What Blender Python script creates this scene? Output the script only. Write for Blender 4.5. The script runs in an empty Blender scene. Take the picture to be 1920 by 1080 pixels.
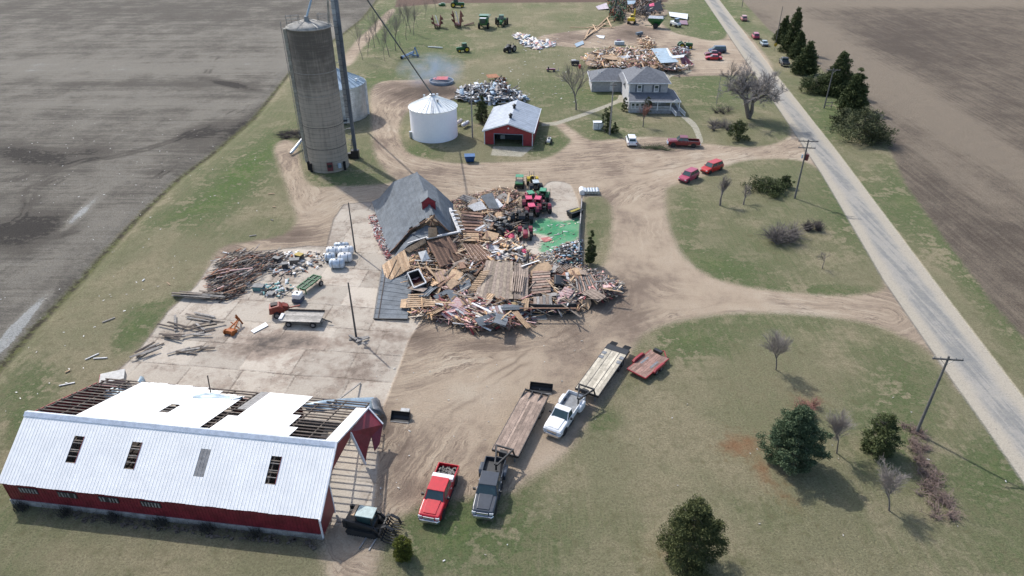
import bpy, math, random
import numpy as np
from mathutils import Vector, Matrix
R = math.radians
rnd = random.Random(7)
# ---------------------------------------------------------------- camera, light, exposure
F, CX, CY, CAMH = 1280.0, 960.0, 540.0, 48.0
TH = math.atan2(1280, 2040)
scene = bpy.context.scene
cd = bpy.data.cameras.new('camera'); cam = bpy.data.objects.new('camera', cd)
scene.collection.objects.link(cam); scene.camera = cam
cam.location = (0, 0, CAMH); cam.rotation_euler = (math.pi / 2 - TH, 0, 0)
cd.sensor_width = 36; cd.lens = 36 * F / 1920; cd.clip_end = 6000; cd.clip_start = 0.5
SUN_AZ, SUN_EL = 130.0, 45.0           # direction towards the sun, degrees from +X
w = bpy.data.worlds.new('World'); scene.world = w; w.use_nodes = True
wn = w.node_tree.nodes; wl = w.node_tree.links
sky = wn.new('ShaderNodeTexSky'); sky.sky_type = 'NISHITA'; sky.sun_disc = False
sky.sun_elevation = R(SUN_EL); sky.sun_rotation = R(90 - SUN_AZ)
sky.air_density = 1.0; sky.dust_density = 2.0
wn['Background'].inputs['Strength'].default_value = 0.15
wl.new(sky.outputs[0], wn['Background'].inputs['Color'])
sl = bpy.data.lights.new('sun', 'SUN'); sl.energy = 3.0; sl.angle = R(0.6); sl.color = (1.0, .965, .91)
so = bpy.data.objects.new('sun', sl); scene.collection.objects.link(so)
sdir = Vector((math.cos(R(SUN_AZ)) * math.cos(R(SUN_EL)), math.sin(R(SUN_AZ)) * math.cos(R(SUN_EL)), math.sin(R(SUN_EL))))
so.rotation_euler = sdir.to_track_quat('Z', 'Y').to_euler(); so.location = (0, 0, 100)
scene.view_settings.view_transform = 'Standard'; scene.view_settings.look = 'None'
scene.view_settings.gamma = 1; scene.view_settings.use_curve_mapping = False
scene.view_settings.exposure = 0.58

# ---------------------------------------------------------------- places measured from the photograph
def ray(u, v):
    x = (u - CX) / F; y = -(v - CY) / F
    return (x, math.cos(TH) + y * math.sin(TH), -math.sin(TH) + y * math.cos(TH))
def G(u, v, z=0.0):
    r = ray(u, v); t = (CAMH - z) / -r[2]
    return Vector((r[0] * t, r[1] * t, z))
def HT(b, t):
    """ground point under b and the height of t above it"""
    p = G(*b); r = ray(*t); return p, CAMH + r[2] * p.y / r[1]

# ---------------------------------------------------------------- mesh helper
class M:
    def __init__(s): s.v = []; s.f = []; s.m = []; s.k = 0
    def poly(s, pts):
        n = len(s.v); s.v += [tuple(p) for p in pts]; s.f.append(tuple(range(n, n + len(pts)))); s.m.append(s.k); return s
    def box(s, c, d, rz=0, mtx=None, ry=0, rx=0):
        X, Y, Z = d[0] / 2, d[1] / 2, d[2] / 2
        n = len(s.v); mt = mtx or (Matrix.Rotation(rz, 3, 'Z') @ Matrix.Rotation(ry, 3, 'Y') @ Matrix.Rotation(rx, 3, 'X'))
        c = Vector(c)
        for x, y, z in ((-X, -Y, -Z), (X, -Y, -Z), (X, Y, -Z), (-X, Y, -Z), (-X, -Y, Z), (X, -Y, Z), (X, Y, Z), (-X, Y, Z)):
            s.v.append(tuple(c + mt @ Vector((x, y, z))))
        for f in ((0, 3, 2, 1), (4, 5, 6, 7), (0, 1, 5, 4), (1, 2, 6, 5), (2, 3, 7, 6), (3, 0, 4, 7)):
            s.f.append(tuple(n + i for i in f)); s.m.append(s.k)
        return s
    def tube(s, p0, p1, r0, r1=None, n=8, cap=True, ph=0):
        r1 = r0 if r1 is None else r1
        p0 = Vector(p0); p1 = Vector(p1); d = (p1 - p0)
        if d.length < 1e-6: return s
        d.normalize(); a = d.orthogonal().normalized()
        if abs(d.z) > .99: a = Vector((1, 0, 0))
        b = d.cross(a).normalized(); a = b.cross(d)
        k = len(s.v)
        for p, r in ((p0, r0), (p1, r1)):
            for i in range(n):
                t = 2 * math.pi * i / n + ph
                s.v.append(tuple(p + a * (r * math.cos(t)) + b * (r * math.sin(t))))
        for i in range(n):
            j = (i + 1) % n
            s.f.append((k + i, k + j, k + n + j, k + n + i)); s.m.append(s.k)
        if cap:
            s.f.append(tuple(k + i for i in range(n))[::-1]); s.m.append(s.k)
            s.f.append(tuple(k + n + i for i in range(n))); s.m.append(s.k)
        return s
    def bar(s, p0, p1, wd, ht, up=(0, 0, 1)):
        p0 = Vector(p0); p1 = Vector(p1); d = p1 - p0; L = d.length
        if L < 1e-6: return s
        d.normalize(); u = Vector(up); q = u.cross(d)
        if q.length < 1e-3: q = Vector((1, 0, 0)).cross(d)
        q.normalize(); u = d.cross(q)
        return s.box((p0 + p1) / 2, (L, wd, ht), mtx=Matrix((d, q, u)).transposed())
    def loft(s, secs, cap=True, closed=True):
        k = len(s.v); n = len(secs[0])
        for sec in secs: s.v += [tuple(p) for p in sec]
        for a in range(len(secs) - 1):
            for i in range(n if closed else n - 1):
                j = (i + 1) % n
                s.f.append((k + a * n + i, k + a * n + j, k + (a + 1) * n + j, k + (a + 1) * n + i)); s.m.append(s.k)
        if cap and closed:
            s.f.append(tuple(k + i for i in range(n))[::-1]); s.m.append(s.k)
            s.f.append(tuple(k + (len(secs) - 1) * n + i for i in range(n))); s.m.append(s.k)
        return s
    def lathe(s, prof, n=24, c=(0, 0)):
        return s.loft([[(c[0] + r * math.cos(2 * math.pi * i / n), c[1] + r * math.sin(2 * math.pi * i / n), z) for i in range(n)] for r, z in prof])
    def slab(s, pts, th, up=None):
        """a sheet of real thickness: the outline pts pushed back by th along its normal"""
        pts = [Vector(p) for p in pts]; nn = Vector((0, 0, 0))
        for i in range(1, len(pts) - 1): nn += (pts[i] - pts[0]).cross(pts[i + 1] - pts[0])
        nn.normalize()
        if nn.z < 0: pts = pts[::-1]; nn = -nn
        lo = [p - nn * th for p in pts]; k = len(s.v); n = len(pts)
        s.v += [tuple(p) for p in pts + lo]
        s.f.append(tuple(k + i for i in range(n))); s.f.append(tuple(k + n + i for i in range(n))[::-1]); s.m += [s.k] * 2
        for i in range(n):
            j = (i + 1) % n; s.f.append((k + i, k + n + i, k + n + j, k + j)); s.m.append(s.k)
        return s
    def mesh(s, name, mats, smooth=False):
        me = bpy.data.meshes.new(name); me.from_pydata(s.v, [], s.f)
        for m_ in (mats if isinstance(mats, (list, tuple)) else [mats]): me.materials.append(m_)
        if any(s.m): me.polygons.foreach_set('material_index', s.m)
        if smooth: me.polygons.foreach_set('use_smooth', [True] * len(s.f))
        me.update(); return me
    def obj(s, name, mats, parent=None, smooth=False, bevel=0, kind=None, label=None):
        return link(s.mesh(name, mats, smooth), name, parent, bevel, kind, label)
def link(me, name, parent=None, bevel=0, kind=None, label=None, loc=None):
    o = bpy.data.objects.new(name, me); scene.collection.objects.link(o)
    if parent: o.parent = parent
    if bevel:
        b = o.modifiers.new('bevel', 'BEVEL'); b.width = bevel; b.segments = 2; b.limit_method = 'ANGLE'; b.angle_limit = R(35)
    if kind: o['kind'] = kind
    if label: o['label'] = label
    if loc is not None: o.location = loc
    return o
def tag(o, label, cat, group=None):
    o['label'] = label; o['category'] = cat
    if group: o['group'] = group
    return o
def thing(name, label, cat, loc=(0, 0, 0), rz=0, group=None):
    o = bpy.data.objects.new(name, None); scene.collection.objects.link(o)
    o.empty_display_size = .3; o.location = loc; o.rotation_euler = (0, 0, rz)
    return tag(o, label, cat, group)
def kids(o):
    return [c for c in KID.get(o.name, [])] if False else list(o.children)
def dup(root, loc, rz, label, group=None, sc=1.0):
    r = root.copy(); scene.collection.objects.link(r); r.location = loc; r.rotation_euler = (0, 0, rz)
    r.scale = (sc,) * 3 if not isinstance(sc, tuple) else sc
    r['label'] = label
    if group: r['group'] = group
    for ch in list(root.children):
        c = ch.copy(); scene.collection.objects.link(c); c.parent = r
        for g in list(ch.children):
            d = g.copy(); scene.collection.objects.link(d); d.parent = c
    return r

# ---------------------------------------------------------------- materials
class NT:
    def __init__(s, name):
        s.mat = bpy.data.materials.new(name); s.mat.use_nodes = True
        s.t = s.mat.node_tree; s.b = s.t.nodes['Principled BSDF']
    def n(s, typ, *ins, **kw):
        o = s.t.nodes.new('ShaderNode' + typ)
        for k, v in kw.items(): setattr(o, k, v)
        for i, v in enumerate(ins):
            if v is None: continue
            s.put(o.inputs[i], v)
        return o
    def put(s, sock, v):
        if isinstance(v, bpy.types.NodeSocket): s.t.links.new(v, sock)
        else:
            if isinstance(v, (tuple, list)) and len(v) == 3 and sock.type == 'RGBA': v = (*v, 1)
            sock.default_value = v
    def noise(s, vec, scale, det=3, rough=.55, out=0):
        o = s.t.nodes.new('ShaderNodeTexNoise'); s.put(o.inputs['Vector'], vec) if vec is not None else None
        o.inputs['Scale'].default_value = scale; o.inputs['Detail'].default_value = det; o.inputs['Roughness'].default_value = rough
        return o.outputs[out]
    def mul(s, a, b): return s.n('Math', a, b, operation='MULTIPLY').outputs[0]
    def add(s, a, b): return s.n('Math', a, b, operation='ADD').outputs[0]
    def sub(s, a, b): return s.n('Math', a, b, operation='SUBTRACT').outputs[0]
    def mr(s, v, a, b, c=0.0, d=1.0, sm=True):
        return s.n('MapRange', v, a, b, c, d, interpolation_type='SMOOTHSTEP' if sm else 'LINEAR').outputs[0]
    def mix(s, f, a, b, mode='MIX'):
        o = s.t.nodes.new('ShaderNodeMix'); o.data_type = 'RGBA'; o.blend_type = mode
        s.put(o.inputs[0], f); s.put(o.inputs[6], a); s.put(o.inputs[7], b); return o.outputs[2]
    def scale(s, vec, k, rot=0.0):
        o = s.t.nodes.new('ShaderNodeMapping'); s.put(o.inputs[0], vec); o.inputs['Scale'].default_value = k
        o.inputs['Rotation'].default_value = (0, 0, rot); return o.outputs[0]
    def geo(s, i=0): return s.n('NewGeometry').outputs[i]
    def obj(s): return s.n('TexCoord').outputs['Object']
    def grey(s, v): return s.n('CombineColor', v, v, v).outputs[0]
    def bump(s, h, st, dist=.1):
        o = s.n('Bump'); o.inputs['Strength'].default_value = st; o.inputs['Distance'].default_value = dist
        s.put(o.inputs['Height'], h); s.put(s.b.inputs['Normal'], o.outputs[0]); return o
MATS = {}
def mat(name, col, rough=.7, metal=0.0, var=.25, sc=2.0, col2=None, bump=0.0, stretch=(1, 1, 1), coat=0, spec=.5, world=False, info=False):
    """a plain surface with uneven colour: a fine and a coarse noise over the base colour"""
    if name in MATS: return MATS[name]
    t = NT(name); v = t.geo() if world else t.obj()
    if info:
        ri = t.n('ObjectInfo').outputs['Random']
        v = t.n('VectorMath', v, t.n('CombineXYZ', t.mul(ri, 37.0), t.mul(ri, 11.0), t.mul(ri, 5.0)).outputs[0], operation='ADD').outputs[0]
    v = t.scale(v, stretch)
    a = t.noise(v, sc, 4, .6); b = t.noise(v, sc * 7, 3, .6)
    f = t.add(t.mul(a, .6), t.mul(b, .4))
    c2 = col2 or tuple(c * (1 - var) * .8 for c in col)
    c = t.mix(t.mr(f, .36, .64), c2, col)
    if info:
        c = t.mix(1.0, c, t.grey(t.mr(ri, 0, 1, .72, 1.2, sm=False)), 'MULTIPLY')
    t.put(t.b.inputs['Base Color'], c); t.b.inputs['Roughness'].default_value = rough
    t.b.inputs['Metallic'].default_value = metal; t.b.inputs['Coat Weight'].default_value = coat
    t.b.inputs['Specular IOR Level'].default_value = spec
    if bump: t.bump(b, bump, .05)
    MATS[name] = t.mat; return t.mat
# ---------------------------------------------------------------- the ground
def PX(s): 
    return [tuple(float(a) for a in p.split(',')) for p in s.split()]
def W(pts): return [tuple(G(u, v)[:2]) for u, v in pts]
def smooth(pts, n=4, closed=True):
    P = [np.array(p, float) for p in pts]; out = []; m = len(P)
    for i in range(m if closed else m - 1):
        g = (lambda k: P[k % m]) if closed else (lambda k: P[min(max(k, 0), m - 1)])
        a, b, c, d = g(i - 1), g(i), g(i + 1), g(i + 2)
        for k in range(n):
            t = k / n
            out.append(tuple(.5 * (2 * b + (c - a) * t + (2 * a - 5 * b + 4 * c - d) * t * t + (3 * b - a - 3 * c + d) * t ** 3)))
    if not closed: out.append(tuple(P[-1]))
    return out
YARD = PX('630,1200 700,1085 722,1000 780,955 860,935 950,925 1005,890 1060,850 1095,805 1120,765 1150,730 1175,690 1190,650 1212,625 1262,605 1350,590 1450,587 1560,595 1640,610 1700,635 1752,668 1800,735 1790,690 1740,620 1700,560 1640,455 1580,350 1540,280 1500,225 1465,190 1478,222 1483,250 1470,262 1448,271 1407,276 1365,274 1323,270 1309,268 1250,258 1196,257 1142,262 1104,262 1072,242 1052,228 1036,230 1058,250 1070,264 1058,277 1036,292 999,302 943,304 888,306 840,305 797,298 764,285 752,264 748,240 762,212 792,198 845,190 862,170 830,150 780,150 722,152 698,165 694,195 696,220 698,262 706,297 726,324 740,340 700,347 630,350 585,348 568,325 560,290 550,268 532,262 514,280 524,312 536,345 548,385 556,415 530,440 470,452 420,462 398,485 368,536 315,584 287,623 248,671 215,700 170,760 170,830 380,900 600,1020 590,1200')
BIG_ISLAND = PX('1252,352 1300,338 1350,315 1400,301 1450,298 1505,302 1545,325 1580,375 1618,444 1645,490 1659,527 1648,546 1600,554 1550,554 1500,551 1420,541 1350,526 1310,506 1278,475 1257,430 1249,390')
HEDGE_STRIP = PX('1094,376 1112,368 1131,370 1146,392 1146,439 1141,480 1120,505 1096,500 1096,430')
LOT = PX('1150,50 1171,41 1165,18 1250,18 1240,40 1262,60 1297,69 1331,76 1357,73 1366,60 1376,40 1440,110 1450,150 1425,138 1380,141 1320,142 1262,143 1250,125 1218,100 1180,85 1120,90 1040,85 1010,70 1060,60')
CONC = PX('645,383 700,378 740,420 780,520 790,600 766,640 748,690 718,766 712,860 702,960 640,985 150,900 190,745 215,700 248,671 287,623 315,584 368,536 400,488 436,474 520,468 575,461 612,462 626,410')
APRON = PX('1026,343 1063,343 1076,358 1088,400 1088,480 1040,490 960,480 950,400 1000,380')
GREEN = PX('990,423 1018,409 1055,415 1086,410 1084,446 1060,456 1044,470 1016,473 1014,458 1034,444 1000,436')
ROADL = [(1178, -190), (1321, 0), (1480, 235), (1541, 328), (1657, 527), (1780, 707), (1843, 796), (1920, 908), (2080, 1140), (2400, 1600)]
ROADR = [(1187, -210), (1349, 0), (1448, 130), (1567, 280), (1755, 530), (1920, 745), (2140, 1030), (2520, 1520)]
ROAD = ROADL + ROADR[::-1]
FIELDL = PX('-900,2000 -60,745 0,674 50,617 110,556 150,515 200,460 265,392 330,332 400,281 470,222 541,132 585,98 642,62 676,36 701,5 760,-90 900,-200 -6000,-200 -6000,2000')
FIELDR = PX('1395,4 1442,56 1520,112 1600,182 1660,262 1700,350 1780,460 1862,570 1925,640 2060,790 2700,1500 6000,1500 6000,-205 1215,-205')
FIELDT = PX('740,14 830,6 1000,5 1150,4 1250,4 1290,-40 1150,-200 880,-200 760,-60')
PATH1 = PX('1015,230 1040,229 1090,213 1142,194 1158,186 1160,178 1185,180 1186,192 1162,192 1146,199 1092,219 1042,235 1016,236')
PATH2 = PX('1276,217 1292,221 1306,233 1314,250 1318,266 1310,268 1304,252 1297,238 1286,227')
PATH3 = PX('1246,121 1268,122 1290,128 1296,134 1262,142 1252,150 1243,138')
SLABG = PX('920,291 978,294 1000,276 925,274')
COLS, ROWS = 640, 720
def grid():
    sx = np.sort(np.concatenate([np.linspace(-1, 1, COLS), [-30, -12, -6, -3.5, -2.2, -1.5, -1.2, 1.2, 1.5, 2.2, 3.5, 6, 12, 30]]))
    vv = np.linspace(1120, -22, ROWS); ys = [G(960, v).y for v in vv]
    ys = np.concatenate([[-800, -300, -100, -30, 0, 15, 24], ys, [340, 380, 450, 600, 900, 1500, 3000]])
    wd = np.maximum(ys, 20) * 0.66 + 21.5
    X = sx[None, :] * wd[:, None]; Y = np.repeat(ys[:, None], len(sx), 1)
    return X, Y
GX, GY = grid(); GS = GX.shape
gx = GX.ravel(); gy = GY.ravel()
dep = gy * math.cos(TH) + CAMH * math.sin(TH); dep = np.maximum(dep, 1)
gu = CX + F * gx / dep; gv = CY - F * (gy * math.sin(TH) - CAMH * math.cos(TH)) / dep
ok = gy > 1
def vnoise(sc, seed):
    r = np.random.RandomState(seed); n = 512; t = r.rand(n, n)
    x = gx / sc + 1000; y = gy / sc + 1000; i = np.floor(x).astype(int); j = np.floor(y).astype(int); fx = x - i; fy = y - j
    fx = fx * fx * (3 - 2 * fx); fy = fy * fy * (3 - 2 * fy); q = lambda a, b: t[a % n, b % n]
    return (q(i, j) * (1 - fx) + q(i + 1, j) * fx) * (1 - fy) + (q(i, j + 1) * (1 - fx) + q(i + 1, j + 1) * fx) * fy
def sdf(poly, lim=9.0):
    """signed distance in metres to the outline, positive inside"""
    P = np.array(poly); inside = np.zeros(gx.shape, bool); d = np.full(gx.shape, 1e9)
    n = len(P)
    for i in range(n):
        a = P[i]; b = P[(i + 1) % n]
        c = (a[1] > gy) != (b[1] > gy)
        with np.errstate(divide='ignore', invalid='ignore'):
            xi = (b[0] - a[0]) * (gy - a[1]) / (b[1] - a[1]) + a[0]
        inside ^= c & (gx < xi)
        e = b - a; L = max((e * e).sum(), 1e-9)
        t = np.clip(((gx - a[0]) * e[0] + (gy - a[1]) * e[1]) / L, 0, 1)
        d = np.minimum(d, (gx - a[0] - t * e[0]) ** 2 + (gy - a[1] - t * e[1]) ** 2)
    d = np.sqrt(d); return np.clip(np.where(inside, d, -d), -lim, lim)
def S(px, sm=True): return sdf(W(smooth(px) if sm else px))
s_yard = S(YARD); s_isl = S(BIG_ISLAND); s_hedge = S(HEDGE_STRIP)
s_dirt = np.minimum(np.minimum(s_yard, -s_isl), -s_hedge)
s_dirt = np.maximum(s_dirt, S(LOT))
s_conc = np.maximum(S(CONC, False), S(APRON))
s_road = S(ROAD, False)
s_fl = S(FIELDL, False); s_fr = S(FIELDR, False); s_ft = S(FIELDT, False)
s_path = np.maximum.reduce([S(PATH1, False), S(PATH2), S(PATH3), S(SLABG, False)])
s_green = S(GREEN)
def blobs(lst):
    a = np.zeros(gx.shape)
    for u, v, ru, rv, k, *ang in lst:
        th = R(ang[0]) if ang else 0
        du = gu - u; dv = gv - v
        x = du * math.cos(th) + dv * math.sin(th); y = -du * math.sin(th) + dv * math.cos(th)
        a += k * np.exp(-(x / ru) ** 2 - (y / rv) ** 2)
    return np.where(ok, a, 0)
b_green = blobs([(430, 350, 90, 30, .5, -38), (480, 300, 60, 20, .4, -40), (250, 620, 60, 25, .42, -40), (340, 400, 60, 14, .3, -20), (1340, 40, 50, 30, .5), (1330, 170, 60, 30, .28),
    (1560, 210, 40, 40, .35, 50), (1110, 180, 70, 20, .3), (800, 80, 70, 40, .22), (720, 50, 40, 40, .35), (700, 150, 50, 12, .3), (1840, 520, 40, 130, .28, -35), (1700, 380, 40, 90, .2, -30),
    (1880, 880, 70, 60, .3), (1290, 640, 70, 30, .3), (1130, 790, 40, 20, .2), (860, 1000, 110, 60, .35), (1600, 400, 40, 70, .3, -25), (1350, 500, 90, 22, .3, 15), (1550, 545, 80, 9, .22),
    (1290, 400, 20, 50, .12), (1010, 270, 50, 20, .25), (780, 285, 40, 12, .3), (640, 335, 60, 18, .3), (1150, 240, 60, 18, .2), (1770, 600, 60, 60, -.1), (1690, 760, 70, 90, .18), (1110, 430, 20, 40, .12),
    (940, 200, 100, 30, .1), (60, 720, 60, 40, .15, -40), (40, 800, 20, 40, .2), (1450, 720, 120, 70, -.1), (1330, 860, 120, 50, -.25), (1230, 820, 70, 70, -.15), (320, 500, 60, 40, -.25, -35), (180, 640, 70, 60, -.2), (300, 1040, 300, 30, -.12), (1450, 970, 120, 40, .05)])
b_red = blobs([(1385, 835, 42, 24, 1), (1430, 880, 16, 26, .7, -30), (1470, 930, 50, 22, .5, 35), (1260, 1040, 60, 30, .35), (1515, 750, 42, 22, .4), (1060, 440, 1, 1, 0), (1020, 449, 26, 8, .0)])
b_mud_shade = blobs([(60, 293, 70, 16, 1.0, 6), (50, 430, 70, 24, 1, -10), (165, 285, 40, 10, .5), (430, 158, 45, 5, .9, 12), (470, 235, 60, 12, .8, -22), (380, 250, 60, 12, .5, -20), (520, 245, 42, 25, .9), (560, 640, 90, 16, .8), (480, 660, 60, 18, .6),
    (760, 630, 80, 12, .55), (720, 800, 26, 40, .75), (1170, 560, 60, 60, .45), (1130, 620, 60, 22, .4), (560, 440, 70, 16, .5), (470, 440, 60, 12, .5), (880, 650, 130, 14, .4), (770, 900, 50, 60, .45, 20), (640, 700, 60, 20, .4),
    (760, 175, 60, 22, .8), (830, 170, 50, 14, .9), (1100, 70, 70, 9, .6), (960, 75, 40, 7, .7), (1200, 60, 40, 12, .6), (1230, 280, 70, 8, .4), (500, 205, 30, 12, .7, -40), (1250, 232, 34, 12, .6), (1000, 560, 80, 40, .4), (900, 420, 70, 40, .3), (600, 560, 100, 6, .2)])  # mostly mud; patches under the wreck paint in shadow and burnt soil
b_light = blobs([(200, 125, 420, 16, .5), (300, 158, 300, 5, -.5), (250, 195, 300, 10, .35), (150, 400, 50, 7, 1.6, -42), (38, 606, 62, 8, 2.6, -47), (10, 640, 30, 8, 2.4, -47), (1600, 120, 40, 300, .7, -55), (1830, 260, 26, 240, .75, -56), (1520, 70, 20, 90, .5, -50), (1700, 190, 16, 160, .5, -56), (1700, 5, 300, 10, .8), (300, 20, 500, 30, -.35), (560, 100, 60, 40, .3), (620, 60, 40, 14, .6, -35),
    (100, 480, 120, 30, .3, -30), (1500, 30, 60, 20, -.2), (1700, 80, 110, 50, -.35), (1850, 420, 120, 80, -.1), (1800, 330, 20, 120, .45, -56), (860, 760, 100, 70, .5), (900, 690, 60, 12, -.2), (600, 370, 60, 22, .4), (1350, 300, 200, 14, .4), (1200, 330, 150, 12, .3), (1200, 460, 40, 60, .25), (1500, 590, 180, 14, .4), (1330, 110, 50, 30, .45), (700, 190, 40, 12, .25), (480, 340, 1, 1, 0), (540, 400, 40, 14, .0)])
TRK = [PX('1660,590 1500,566 1380,562 1260,590 1150,625 1020,655 880,665 740,700 600,690'), PX('1500,262 1380,292 1260,305 1130,318 1000,326 880,322 770,305 725,275 712,235 722,195 770,170'),
       PX('1330,312 1230,345 1170,375 1150,420 1165,480 1215,540 1290,560 1400,566'), PX('1180,400 1185,500 1160,580 1080,660 960,720 860,800 790,900 720,980'),
       PX('1090,680 1000,700 900,760'), PX('700,360 640,372 570,400 545,350 540,290')]
PAD_LANE = PX('636,118 652,97 672,72 690,57 728,20 740,22 702,66 678,92 658,122')
s_dirt = np.maximum(s_dirt, S(PAD_LANE))
best = np.full(gx.shape, 1e9); second = np.full(gx.shape, 1e9); tu = np.zeros(gx.shape); tv = np.zeros(gx.shape)
for k, c in enumerate(TRK):
    P = np.array(W(smooth(c, 4, False))); acc = 0; prev = best.copy(); own = np.full(gx.shape, 1e9)
    for i in range(len(P) - 1):
        a, b = P[i], P[i + 1]; e = b - a; L = math.hypot(*e)
        t = np.clip(((gx - a[0]) * e[0] + (gy - a[1]) * e[1]) / (L * L), 0, 1)
        dx = gx - a[0] - t * e[0]; dy = gy - a[1] - t * e[1]; d = np.hypot(dx, dy)
        m_ = d < best; best[m_] = d[m_]; tu[m_] = (np.sign(e[0] * dy - e[1] * dx) * d)[m_]; tv[m_] = (acc + t * L)[m_] + k * 100
        acc += L; own = np.minimum(own, d)
    second = np.where(own < prev, np.minimum(second, prev), np.minimum(second, own))
tw = np.clip((second - best) / 5.0, 0, 1)
rut = np.zeros(gx.shape)
for c, wd_ in ((PX('0,432 44,403 60,356 95,331 130,322'), .5), (PX('30,412 60,392 78,362 111,338 150,330'), .45), (PX('0,293 60,276 120,300'), .9), (PX('378,152 430,157 474,172 500,190'), .5), (PX('93,322 160,300 222,292 324,264 417,217'), .8), (PX('404,102 392,130 380,153'), .5),
        (PX('100,372 180,345 250,322 300,300'), .35), (PX('160,420 120,440 60,455 0,470'), .7), (PX('0,345 30,335 50,322'), .7), (PX('330,262 400,250 470,238 520,205'), .6), (PX('250,352 300,330 330,300'), .4), (PX('0,520 60,480 140,450'), .4), (PX('300,245 360,238 420,222 470,190'), .35)) + tuple((PX(q_), .3) for q_ in ('1125,598 1040,640 960,690 880,740 800,800', '1260,572 1180,590 1100,640 1000,705 930,745', '700,290 722,325 800,345 905,342', '1195,335 1145,375 1128,430 1160,500 1235,548', '720,705 800,682 900,655 1010,640', '735,735 820,715 900,680 985,655', '1212,640 1200,608 1150,598', '706,180 718,222 745,270 790,300', '740,840 765,812 792,835 772,880', '1150,640 1060,655 960,660', '1450,285 1320,300 1200,322 1080,326', '1640,575 1500,575 1380,575 1280,590', '760,860 790,820 850,790', '1180,520 1165,560 1120,590', '640,360 600,380 570,400', '1010,660 1060,690 1100,700')):
    P = np.array(W(smooth(c, 4, False))); dd_ = np.full(gx.shape, 1e9)
    for i in range(len(P) - 1):
        a, b = P[i], P[i + 1]; e = b - a; L2 = max((e * e).sum(), 1e-9); q = np.clip(((gx - a[0]) * e[0] + (gy - a[1]) * e[1]) / L2, 0, 1)
        dd_ = np.minimum(dd_, np.hypot(gx - a[0] - q * e[0], gy - a[1] - q * e[1]))
    dd_ = dd_ + .9 * (vnoise(3.0, 21) - .5) + .5 * (vnoise(.9, 22) - .5)
    e0, e1 = P[0], P[-1]; tp = np.clip(np.minimum(np.hypot(gx - e0[0], gy - e0[1]), np.hypot(gx - e1[0], gy - e1[1])) / 6, 0, 1)
    rut = np.maximum(rut, np.exp(-(np.abs(dd_ - .7) / (wd_ * .7)) ** 2) * tp * np.clip(vnoise(3.5, 23) * 1.7 - .35, 0, 1))
cls = np.zeros(gx.shape, int)   # per vertex region: 0 grass 1 dirt 2 concrete 3 road 4 left field 5 right field 6 far field 7 path
for arr, c in ((s_fl, 4), (s_fr, 5), (s_ft, 6), (s_dirt, 1), (s_conc, 2), (s_road, 3), (s_path, 7)): cls[arr > 0] = c
gz = np.zeros(gx.shape)
rs = np.random.RandomState(3)
soft = np.clip(-np.maximum.reduce([s_conc, s_road, s_path]) / 2, 0, 1)
gz += soft * (.10 * (vnoise(2.5, 1) - .5) + .05 * (vnoise(.8, 2) - .5)) * (.4 + np.clip(s_fl, 0, 1) + np.clip(s_fr, 0, 1))
gz -= np.exp(-((s_fl + .6) / 1.3) ** 2) * .35 * soft * np.clip((250 - gy) / 40, 0, 1)       # the ditch along the left field
A1 = np.stack([s_dirt, s_conc, s_road, s_fl], 1); A2 = np.stack([np.maximum(s_fr, s_ft), s_path, s_green, s_ft], 1)
A3 = np.stack([b_green, b_mud_shade, b_red, b_light], 1); jx = gx * math.cos(R(-7)) + gy * math.sin(R(-7)); jy = -gx * math.sin(R(-7)) + gy * math.cos(R(-7))
jx = jx + .12 * (vnoise(4, 5) - .5); jy = jy + .3 * (vnoise(6, 6) - .5)
row = np.floor(jy / 4.6); jx = jx + 1.3 * np.sin(row * 2.3)
col = np.floor(jx / 6.1); jd = np.minimum(np.abs(jy - np.round(jy / 4.6) * 4.6), np.abs(jx - np.round(jx / 6.1) * 6.1))
slab_id = (row + 500) * 1000 + col + 500
tone = (np.sin(slab_id * 12.9898) * 43758.5453) % 1.0
gz -= (s_conc > 0) * (jd < .09) * .035
A4 = np.stack([tu, tv, jd, tone], 1); A5 = np.stack([tw, rut, rut * 0, rut * 0], 1)
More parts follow.
